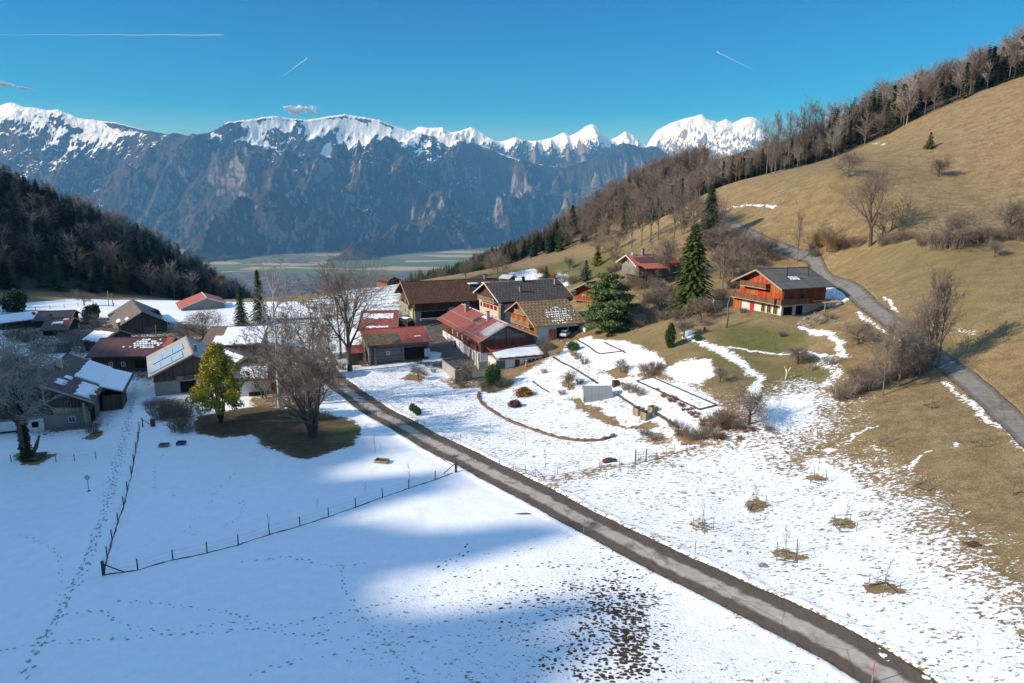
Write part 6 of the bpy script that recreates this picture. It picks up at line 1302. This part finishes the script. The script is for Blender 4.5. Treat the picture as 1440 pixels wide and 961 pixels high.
# covered pool
Q = WP([(896,537), (918,532), (1008,571), (984,577)]); o = Vector(Q[0]); o.z = sum(q[2] for q in Q)/4; r = empty('covered_pool', tuple(o), 0, 'long rectangular covered pool with dark rim and smooth snow on top', 'pool')
q = [Vector((p[0]-o.x, p[1]-o.y, 0)) for p in Q]; zt = [p[2]-o.z for p in Q]; q = [Vector((a.x, a.y, b)) for a, b in zip(q, zt)]
for a, b in zip(q, q[1:]+q[:1]): MB().tube([a+Vector((0, 0, .12)), b+Vector((0, 0, .12))], .16, 4).build('rim', mat_flat('dark_green_rim', (.06, .075, .065)), r)
mb = MB(); cc_ = sum(q, Vector())/4; mb.add([tuple(p+Vector((0, 0, .1))) for p in q]+[tuple(p+Vector((0, 0, -.5))) for p in q], [(0,1,2,3), (0,4,5,1), (1,5,6,2), (2,6,7,3), (3,7,4,0)]); mb.build('snow_cover', M_snowobj, r)
# greenhouse
a = Vector(W(821, 567)); b = Vector(W(861, 560)); d = (b-a); L = d.length; rz = math.atan2(d.y, d.x); r = empty('greenhouse', tuple(a), rz, 'small barrel-shaped polycarbonate greenhouse with white end door', 'greenhouse')
t = NT('polycarbonate', .25, .6); xx = t.sep(t.co())[0]; t.col(t.mix(t.rng(t.math('FRACT', t.math('DIVIDE', xx, .12)), 0, .2), (.22, .245, .25), (.33, .36, .37))); t.b.inputs['Transmission Weight'].default_value = .25; M_poly = t.m
Wd, Hh = 3.2, 2.5; arc = [(math.cos(k*PI/14), math.sin(k*PI/14)) for k in range(15)]; sh = MB(); V = []
for x in (0, L):
    for c_, s_ in arc: V.append((x, Wd/2+Wd/2*c_*(1.0), .15+Hh*s_))
sh.add(V, [(k, k+1, 15+k+1, 15+k) for k in range(14)]); sh.build('barrel_skin', M_poly, r, smooth=True)
for x in (0, L):
    e = MB().extr([(x, Wd/2+Wd/2*c_*.98, .15+(Hh-.02)*s_) for c_, s_ in arc], (1 if x else -1, 0, 0), .03).build('end_wall', M_poly, r)
    if not x: MB().box((-.08, Wd/2-.4, .1), (-.04, Wd/2+.4, 1.95)).build('door', M_whitef, e)
for k in range(5):
    x = L*k/4; MB().tube([(x, Wd/2+(Wd/2+.02)*c_, .15+(Hh+.02)*s_) for c_, s_ in arc], .03, 4).build('rib', M_steel, r)
MB().box((-.1, -.08, -.4), (L+.1, Wd+.08, .16)).build('base', M_whitef, r)
mb = MB(); mb.blob((L*.5, -.7, .0), (L*.5, .5, .28), 3, .25, 4); tag(mb.build('snow_heap', M_snowobj, None, loc=tuple(a)), 'low heap of slid snow in front of the greenhouse', 'snow heap').rotation_euler = (0, 0, rz)
# compost bins
def crate(u, v, w_, d_, h_, label, mat=None, rz=.5, name='compost_bin', cat='compost bin'):
    p = W(u, v); r = empty(name, p, rz, label, cat)
    for a_ in ((-w_/2, -d_/2, w_/2, -d_/2+.05), (-w_/2, d_/2-.05, w_/2, d_/2), (-w_/2, -d_/2+.055, -w_/2+.05, d_/2-.055), (w_/2-.05, -d_/2+.055, w_/2, d_/2-.055)): MB().box((a_[0], a_[1], -.2), (a_[2], a_[3], h_)).build('side_board', mat or MW['pale'], r)
    MB().box((-w_/2+.06, -d_/2+.06, -.1), (w_/2-.06, d_/2-.06, h_*.6)).build('filling', M_earth, r); return r
crate(898, 583, 1.4, 1.3, 1.15, 'weathered pale board compost bin, left one of the pair'); crate(909, 589, 1.4, 1.3, 1.15, 'weathered pale board compost bin, right one of the pair'); crate(918, 579, 1.2, 1.2, .9, 'low board bin with blue lid behind the compost bins')
crate(866, 543, 1.2, 1.0, 1.0, 'square brown wooden crate on the path above the greenhouse', MW['old'], .2, 'wooden_crate', 'crate')
crate(231, 628, 1.3, 1.0, .45, 'grey-brown open frame in the snow behind the fence, left of the blue one', MW['pale'], .1, 'cold_frame', 'planter'); crate(255, 625, 1.2, 1.0, .45, 'blue open frame in the snow beside the dark shrub', mat_flat('blue_paint', (.03, .08, .22)), .1, 'cold_frame', 'planter'); crate(537, 650, 1.9, 1.2, .38, 'small box frame alone on the dappled snow left of the road', MW['pale'], -.2, 'cold_frame', 'planter')
# round sign, snow poles
p = W(125, 691); r = empty('round_sign', p, 0, 'round sign on a short pole in the shaded snow at left', 'sign'); MB().tube([(0, 0, -.3), (0, 0, 1.6)], .04, 6).build('pole', M_post, r); MB().tube([(0, -.03, 1.85), (0, .03, 1.85)], .34, 20).build('disc', mat_flat('pale_disc', (.42, .44, .44)), r); MB().tube([(0, -.2, 0), (0, .2, 0)], .12, 6).build('foot', M_postd, r)
for u, v, h_, l in [(643,664,1.6,'red snow pole beside the fence corner post'),(821,749,1.7,'red snow pole on the left verge halfway down the road'),(977,785,1.8,'thin red snow pole on the right verge of the road'),(1226,961,1.9,'red snow pole nearest the camera at the road edge'),(648,622,1.3,'pale red marker pole at the garden fence'),(1393,536,1.5,'red snow pole on the bank above the right-hand lane'),(1298,494,1.3,'faint red pole in the roadside thicket')]:
    p = W(u, v); r = empty('snow_pole', p, 0, l, 'snow pole'); MB().tube([(0, 0, -.3), (0, 0, h_*.45)], .035, 6).build('lower_pole', M_steel, r); MB().tube([(0, 0, h_*.452), (.02, 0, h_)], [.045, .035], 6).build('red_top', M_polered, r)
# tree guards with saplings
for i, (u, v, s, l) in enumerate([(989,744,.9,'tree guard nearest the road, leftmost of the orchard'),(1064,716,.9,'tree guard above the leftmost one in the orchard'),(1106,784,1.1,'tree guard with a leaning rail in the middle of the snow'),(1188,744,1.0,'tree guard on a round patch of brown grass'),(1243,830,1.0,'tree guard lowest on the slope above the snow-lined road'),(1300,686,.9,'tree guard on the brown grass below the snow strips'),(1150,678,.8,'tree guard at the edge of the melting snow below the thicket'),(1246,625,.9,'tree guard holding a branchy young tree on brown grass'),(1376,626,.8,'dense grey tree guard close to the right-hand lane'),(1310,572,.8,'tree guard highest on the slope beneath the thicket'),(1439,698,.8,'tree guard at the right edge of the picture')]):
    p = W(u, v); r = empty('tree_guard', p, .6+i*.3, l, 'tree guard'); rnd = random.Random(i); c4 = [(-.85*s, -.85*s), (.85*s, -.85*s), (.85*s, .85*s), (-.85*s, .85*s)]; hh = [1.3+rnd.uniform(-.3, .5) for _ in c4]
    for (x, y), h_ in zip(c4, hh): MB().tube([(x, y, -.3), (x+rnd.uniform(-.06, .06), y, h_)], .04, 5).build('stake', M_post, r)
    for k in range(4):
        if rnd.random() < .8: a_, b_ = c4[k], c4[(k+1) % 4]; MB().tube([(a_[0], a_[1], hh[k]*.9), (b_[0], b_[1], hh[(k+1) % 4]*.45 if rnd.random() < .3 else hh[(k+1) % 4]*.88)], .022, 4).build('rail', M_post, r)
        if rnd.random() < .7: a_, b_ = c4[k], c4[(k+1) % 4]; MB().tube([(a_[0], a_[1], .12), (b_[0], b_[1], .12)], .04, 4).build('rail', M_postd, r)
    put('sapling', BT['sapling'], p, i, .85*s+.25, l.replace('tree guard', 'sapling inside the tree guard') if len(l.split()) < 12 else 'sapling inside the '+' '.join(l.split()[:10]), 'sapling')
for i, (u, v, H) in enumerate([(527,639,3.2),(536,637,1.6),(577,677,2.6),(379,748,2.4),(446,717,1.5),(513,695,1.7),(553,563,2.4),(575,577,2.4),(598,563,1.8),(634,563,2.0),(624,591,1.8),(689,607,2.4),(739,627,2.6),(768,657,3.0),(832,629,2.0),(1047,690,2.0)]):
    put('sapling', BT['sapling'], W(u, v), i*1.1, H/3.2, auto_label('sapling on snow', u, v, H/3) if u > 700 else f'{("slim", "forked", "leaning", "twiggy", "bare little", "knee-high", "reddish", "grey")[i % 8]} sapling in the snow {"left" if u < 560 and v > 630 or u < 520 else "right"} of the road, {"near the fence" if v > 660 else "below the sheds" if v < 600 else "by the box frame"}', 'sapling')
# gate
p = W(901, 651); r = empty('garden_gate', p, .25, 'dark wire-mesh garden gate between two tall posts', 'gate')
for x in (-.8, .8): MB().tube([(x, 0, -.3), (x, 0, 2.0)], .07, 6).build('gate_post', M_postd, r)
g = MB(); [g.tube([(-.72, 0, z), (.72, 0, z)], .025, 4) for z in (.15, .5, .85, 1.2, 1.55)]; [g.tube([(x, 0, .1), (x, 0, 1.6)], .02, 4) for x in (-.7, -.35, 0, .35, .7)]; g.build('gate_leaf', M_postd, r)
p = W(201, 601); r = empty('field_gate', p, .2, 'small dark field gate at the upper end of the L-shaped fence', 'gate'); MB().tube([(0, 0, -.3), (0, 0, 1.6)], .1, 6).build('gate_post', M_postd, r); MB().box((1.2, -.1, -.2), (1.9, .1, 1.3)).build('board', M_postd, r); MB().tube([(0, 0, 1.3), (1.3, 0, .3)], .05, 5).build('brace', M_postd, r)
# utility poles and line
def upole(u, v, H, l, lean=0, mat=None): p = W(u, v); o = MB().tube([(0, 0, -.5), (lean, 0, H)], [.15, .11], 8).build('utility_pole', mat or MW['pale'], loc=p); return tag(o, l, 'pole'), Vector(p)+Vector((lean, 0, H))
_, tA = upole(584, 448, 7.6, 'wooden utility pole in front of the long brown roof'); _, tB = upole(223, 500, 7.4, 'wooden utility pole rising through the grid of melting snow'); upole(153, 431, 5.2, 'short pale pole behind the wooden barn', .2); upole(159, 431, 4.4, 'thin grey pole beside the short pale one'); _, tC = upole(25, 520, 8.0, 'dark pole behind the crown of the ivy-clad tree')
pts = [tB.lerp(tC, k/14) - Vector((0, 0, 1.6*math.sin(PI*k/14))) - tB for k in range(15)]; tag(MB().tube(pts, .025, 4).build('power_line', M_wire, loc=tuple(tB)), 'sagging power line crossing above the maroon roof', 'cable')
# retaining wall at the yard of the red farmhouse
A_, B_, C_ = (Vector(W(u, v)) for u, v in ((622, 520), (640, 538), (664, 532))); r = empty('retaining_wall', tuple(B_), 0, 'stained concrete retaining wall at the corner of the farmyard', 'wall')
for P_, Q_ in ((A_, B_), (B_, C_)):
    a_, b_ = P_-B_, Q_-B_; a_.z = b_.z = 0; d = (b_-a_).normalized(); n_ = Vector((-d.y, d.x, 0))*.3; MB().add([tuple(a_+Vector((0,0,-1))), tuple(b_+Vector((0,0,-1))), tuple(b_+n_+Vector((0,0,-1))), tuple(a_+n_+Vector((0,0,-1))), tuple(a_+Vector((0,0,2.4))), tuple(b_+Vector((0,0,2.7))), tuple(b_+n_+Vector((0,0,2.7))), tuple(a_+n_+Vector((0,0,2.4)))], [(0,3,2,1),(4,5,6,7),(0,1,5,4),(1,2,6,5),(2,3,7,6),(3,0,4,7)]).build('wall_section', MW['concrete'], r)
# cars
def car(u, v, rz, colr, l, s=1.0):
    p = W(u, v); r = empty('parked_car', p, rz, l, 'car'); M = NT('car_paint', .25, .6).col(colr).m
    def prof(P, y0, y1, nm, mat, par, taper=0):
        n = len(P); mb = MB(); mb.add([(x, y0, z) for x, z in P]+[(x, y1, z) for x, z in P], [tuple(range(n)), tuple(range(2*n-1, n-1, -1))]+[(i, n+i, n+(i+1) % n, (i+1) % n) for i in range(n)]); o = mb.build(nm, mat, par)
        b = o.modifiers.new('b', 'BEVEL'); b.width = .07; b.segments = 2; return o
    prof([(-2.15, .35), (2.15, .35), (2.2, .7), (2.0, .92), (1.05, 1.0), (-1.95, 1.02), (-2.2, .8)], -.86, .86, 'body', M, r); prof([(1.0, .98), (.35, 1.45), (-1.5, 1.47), (-2.0, 1.0)], -.74, .74, 'cabin', M_glass, r); MB().box((-1.45, -.7, 1.455), (.35, .7, 1.52)).build('roof', M, r)
    for x in (-1.35, 1.35):
        for y in (-.82, .82): w_ = MB().tube([(x, y-.1, .33), (x, y+.1, .33)], .33, 14).build('wheel', M_dk2, r); MB().tube([(x, y-.115, .33), (x, y+.115, .33)], .18, 10).build('rim', M_steel, w_)
    for y in (-.62, .62): MB().box((2.12, y-.15, .66), (2.24, y+.15, .82)).build('headlight', M_whitef, r)
car(606, 452, .15, (.012, .016, .022), 'dark blue parked car beside the red farmhouse roof'); car(631, 449, .5, (.02, .022, .025), 'dark car parked deep in the shade of the brown roof'); car(795, 473, 1.2, (.55, .56, .57), 'white car parked in the open garage under the golden roof')
# ornaments, tarp, wood pile, rocks
def lump(name, label, u, v, r_, mat, cat, seed=1, dz=0): p = W(u, v); return tag(MB().blob((0, 0, dz), r_, 3, .22, seed).build(name, mat, loc=p, smooth=False), label, cat)
lump('tarpaulin', 'turquoise tarpaulin crumpled in front of the old shed', 538, 510, (1.6, .6, .35), mat_flat('turquoise', (.04, .36, .33)), 'tarpaulin', 3)
for i, (u, v, l, cc_) in enumerate([(740,516,'tall orange and white garden ornament in front of the lean-to',(.55,.16,.06)),(708,516,'small terracotta planter left of the lean-to door',(.42,.14,.06)),(719,516,'terracotta pot near the lean-to door',(.38,.12,.06)),(703,513,'yellow garden ornament at the left corner of the lean-to',(.6,.36,.04))]):
    p = W(u, v); r = empty('garden_ornament', p, 0, l, 'ornament'); h_ = 1.5 if i == 0 else .8; MB().tube([(0, 0, 0), (0, 0, .2*h_), (0, 0, .6*h_), (0, 0, .8*h_)], [.24, .3, .16, .1], 10).build('body', mat_flat('glaze', cc_), r); MB().blob((0, 0, .92*h_), (.16, .16, .2), 2, .05, 2).build('head', mat_flat('pale_glaze', (.6, .55, .48)), r)
lump('earth_heap', 'dark brown heap of earth on the garden snow left of the gate', 858, 648, (1.1, .7, .35), M_earth, 'earth heap', 5); lump('molehill', 'brown molehill on the grass at the right with dark hollow', 1368, 766, (.8, .6, .22), M_earth, 'molehill', 6); lump('rock', 'dark stone in the snow below the leaning-rail tree guard', 1073, 796, (.5, .35, .25), M_rock, 'rock', 7); lump('rock', 'pale block with dark hole on the brown slope', 1333, 712, (.45, .4, .3), M_rock, 'rock', 8)
lump('tree_stump', 'short dark stump beside the snow path below the spruce', 991, 466, (.3, .3, .9), M_barkd, 'stump', 9); lump('log', 'short brown log lying in the snow above the road verge', 736, 723, (.9, .15, .12), M_barkd, 'log', 10)
M_wr = mat_stone('garden_rocks', (.3, .28, .25))
for i, (u, v, s) in enumerate([(1127,456,1.0),(1136,459,.8),(1133,449,.9),(1142,452,.7),(1150,446,.8),(1158,447,.9),(1166,450,.8),(1141,462,.7),(1146,440,.6),(1172,452,.7)]): lump('rock', f'{("big", "flat", "jagged", "upright", "rounded", "mossy-looking", "pale", "low", "narrow", "last")[i]} rock of the rockery right of the chalet', u, v, (s*.8, s*.6, s*.5), M_wr, 'rock', 20+i)
for i, (u, v, s) in enumerate([(1242,922,.34),(1250,930,.22),(1236,912,.2),(1303,953,.3),(1310,960,.2),(1190,878,.18),(1262,934,.16)]): tag(lump('snow_clod', 'x', u, v, (s, s, s*.75), M_snowobj, 'snow clod', 40+i), f'{("largest", "second", "upper", "pinkish", "last", "lone upper", "tiny")[i]} ploughed snow clod on the right edge of the road', group='ploughed snow clods')
# dead trees near the chalet
def stick(name, label, u, v, paths, mat, cat='dead tree'):
    p = W(u, v); mb = MB(); [mb.tube(pp, rr_, 6) for pp, rr_ in paths]; return tag(mb.build(name, mat, loc=p, smooth=True), label, cat)
stick('dead_tree', 'thin bent dead tree standing in front of the orange chalet', 1022, 461, [([(0,0,-.3), (.1,0,2.6), (-.1,0,4.6), (.4,0,6.2), (1.1,0,7.4), (1.6,0,8.4)], [.16, .14, .11, .09, .06, .03]), ([(.4,0,6.2), (0,.2,7.2), (.2,.3,8.3)], [.06, .04, .02])], M_bark)
stick('dead_snag', 'pale forked snag in the dark shade left of the chalet', 1008, 440, [([(0,0,-.2), (-.5,0,1.1), (-1.0,0,2.0), (-.7,0,3.0)], [.14, .12, .09, .05]), ([(-1.0,0,2.0), (-1.5,0,2.7)], [.07, .03])], M_birch)
stick('dead_stub', 'short forked dead stub on the green lawn below the narrow snow path', 1105, 534, [([(0,0,-.3), (.1,0,1.1), (-.1,0,1.8)], [.2, .16, .12]), ([(.1,0,1.1), (.7,0,2.1)], [.12, .08]), ([(0,0,1.5), (-.4,0,2.2)], [.09, .05])], M_birch)
# tracks in the snow
M_print = mat_simple('trodden_snow_shade', (.34, .37, .41), .35, 6)  # trodden prints are flat; shade inside the dents is put into their colour
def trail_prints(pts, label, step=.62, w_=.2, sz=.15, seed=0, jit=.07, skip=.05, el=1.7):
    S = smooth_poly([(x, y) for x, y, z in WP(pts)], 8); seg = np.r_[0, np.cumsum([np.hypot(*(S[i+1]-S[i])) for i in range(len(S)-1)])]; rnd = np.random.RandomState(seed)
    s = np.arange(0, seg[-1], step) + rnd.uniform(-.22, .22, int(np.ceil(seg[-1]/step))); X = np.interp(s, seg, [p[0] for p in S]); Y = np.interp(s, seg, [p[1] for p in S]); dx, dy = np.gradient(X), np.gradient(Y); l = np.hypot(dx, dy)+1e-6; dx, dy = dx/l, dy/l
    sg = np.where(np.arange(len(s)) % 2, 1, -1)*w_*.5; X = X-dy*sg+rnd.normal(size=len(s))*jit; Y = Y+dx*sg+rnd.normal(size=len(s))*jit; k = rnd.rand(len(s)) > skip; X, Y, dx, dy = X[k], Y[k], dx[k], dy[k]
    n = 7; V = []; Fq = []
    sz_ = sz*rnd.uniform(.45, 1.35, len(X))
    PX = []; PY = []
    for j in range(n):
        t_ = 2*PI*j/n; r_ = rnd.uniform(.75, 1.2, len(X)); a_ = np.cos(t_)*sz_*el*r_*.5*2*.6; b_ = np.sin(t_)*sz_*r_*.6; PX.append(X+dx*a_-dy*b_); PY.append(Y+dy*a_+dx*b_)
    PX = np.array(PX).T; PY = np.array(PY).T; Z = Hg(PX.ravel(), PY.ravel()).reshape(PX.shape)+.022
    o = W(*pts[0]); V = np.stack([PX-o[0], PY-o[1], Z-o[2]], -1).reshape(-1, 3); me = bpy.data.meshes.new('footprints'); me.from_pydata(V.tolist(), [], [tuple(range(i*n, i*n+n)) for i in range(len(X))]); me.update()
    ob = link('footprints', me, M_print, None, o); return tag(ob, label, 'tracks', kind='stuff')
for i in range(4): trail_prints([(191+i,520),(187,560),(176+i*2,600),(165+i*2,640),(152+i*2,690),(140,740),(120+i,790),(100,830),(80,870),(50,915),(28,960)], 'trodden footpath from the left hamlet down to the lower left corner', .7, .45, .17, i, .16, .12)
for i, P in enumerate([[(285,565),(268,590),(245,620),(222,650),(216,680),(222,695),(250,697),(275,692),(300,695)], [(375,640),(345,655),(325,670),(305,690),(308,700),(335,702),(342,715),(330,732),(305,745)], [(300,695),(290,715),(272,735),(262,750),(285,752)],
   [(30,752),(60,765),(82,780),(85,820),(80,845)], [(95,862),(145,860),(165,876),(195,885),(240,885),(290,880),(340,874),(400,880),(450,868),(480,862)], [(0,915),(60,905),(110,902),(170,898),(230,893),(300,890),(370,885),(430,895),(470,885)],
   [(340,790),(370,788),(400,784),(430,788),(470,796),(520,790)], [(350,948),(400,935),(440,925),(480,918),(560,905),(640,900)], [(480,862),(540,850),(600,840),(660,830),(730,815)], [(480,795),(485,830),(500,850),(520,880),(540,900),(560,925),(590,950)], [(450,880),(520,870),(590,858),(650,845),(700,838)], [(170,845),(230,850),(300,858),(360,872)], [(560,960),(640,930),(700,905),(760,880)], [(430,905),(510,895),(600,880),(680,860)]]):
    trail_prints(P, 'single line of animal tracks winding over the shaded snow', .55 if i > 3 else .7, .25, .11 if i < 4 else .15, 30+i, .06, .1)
M_printd = mat_simple('thawed_print', (.07, .05, .032), .4, 6)
for i, P in enumerate([[(620,800),(640,785),(665,765)], [(690,855),(740,850),(800,842),(860,835),(920,828)], [(700,880),(760,872),(820,860),(880,850)], [(640,815),(700,800),(770,795),(830,800)], [(720,830),(780,822),(850,815),(910,805),(960,800)], [(740,905),(800,890),(850,880)]]):
    trail_prints(P, 'dark thawed hoof tracks across the lower snow slope', .42, .6, .17, 60+i, .14, .15).data.materials[0] = M_printd
for i, P in enumerate([[(905,830),(890,860),(895,900),(888,955)], [(870,820),(850,860),(820,900),(790,950)], [(885,840),(860,880),(830,930),(815,965)], [(900,870),(880,900),(850,950)], [(860,840),(830,870),(800,905),(760,945)], [(895,850),(900,890),(880,940)], [(905,835),(880,850),(850,862)]]):
    for j in range(2): trail_prints(P, 'trampled muddy hoof prints tearing open the snow', .36, .9, .2, 80+i*3+j, .3, .1, 1.2).data.materials[0] = M_printd
# dead perennials in rows beside the pool
tf = bush_template(91, .6, .5, 60, M_heather, .009)
rnd = random.Random(4)
for k in range(26):
    u = 926+k*2.4+rnd.uniform(-4, 4); v = 553+k*1.45+rnd.uniform(-5, 5); put('dead_perennial', (tf,), W(u, v), k, rnd.uniform(.7, 1.2), 'withered brown perennial in the row along the covered pool', 'plant', 'withered perennials along the pool', ('stems',))
for k in range(18):
    u, v = rnd.uniform(985, 1060), rnd.uniform(598, 618); put('dead_perennial', (tf,), W(u, v), k, rnd.uniform(1.0, 1.8), 'withered brown perennial in the dead flower bed', 'plant', 'withered perennials of the dead flower bed', ('stems',))
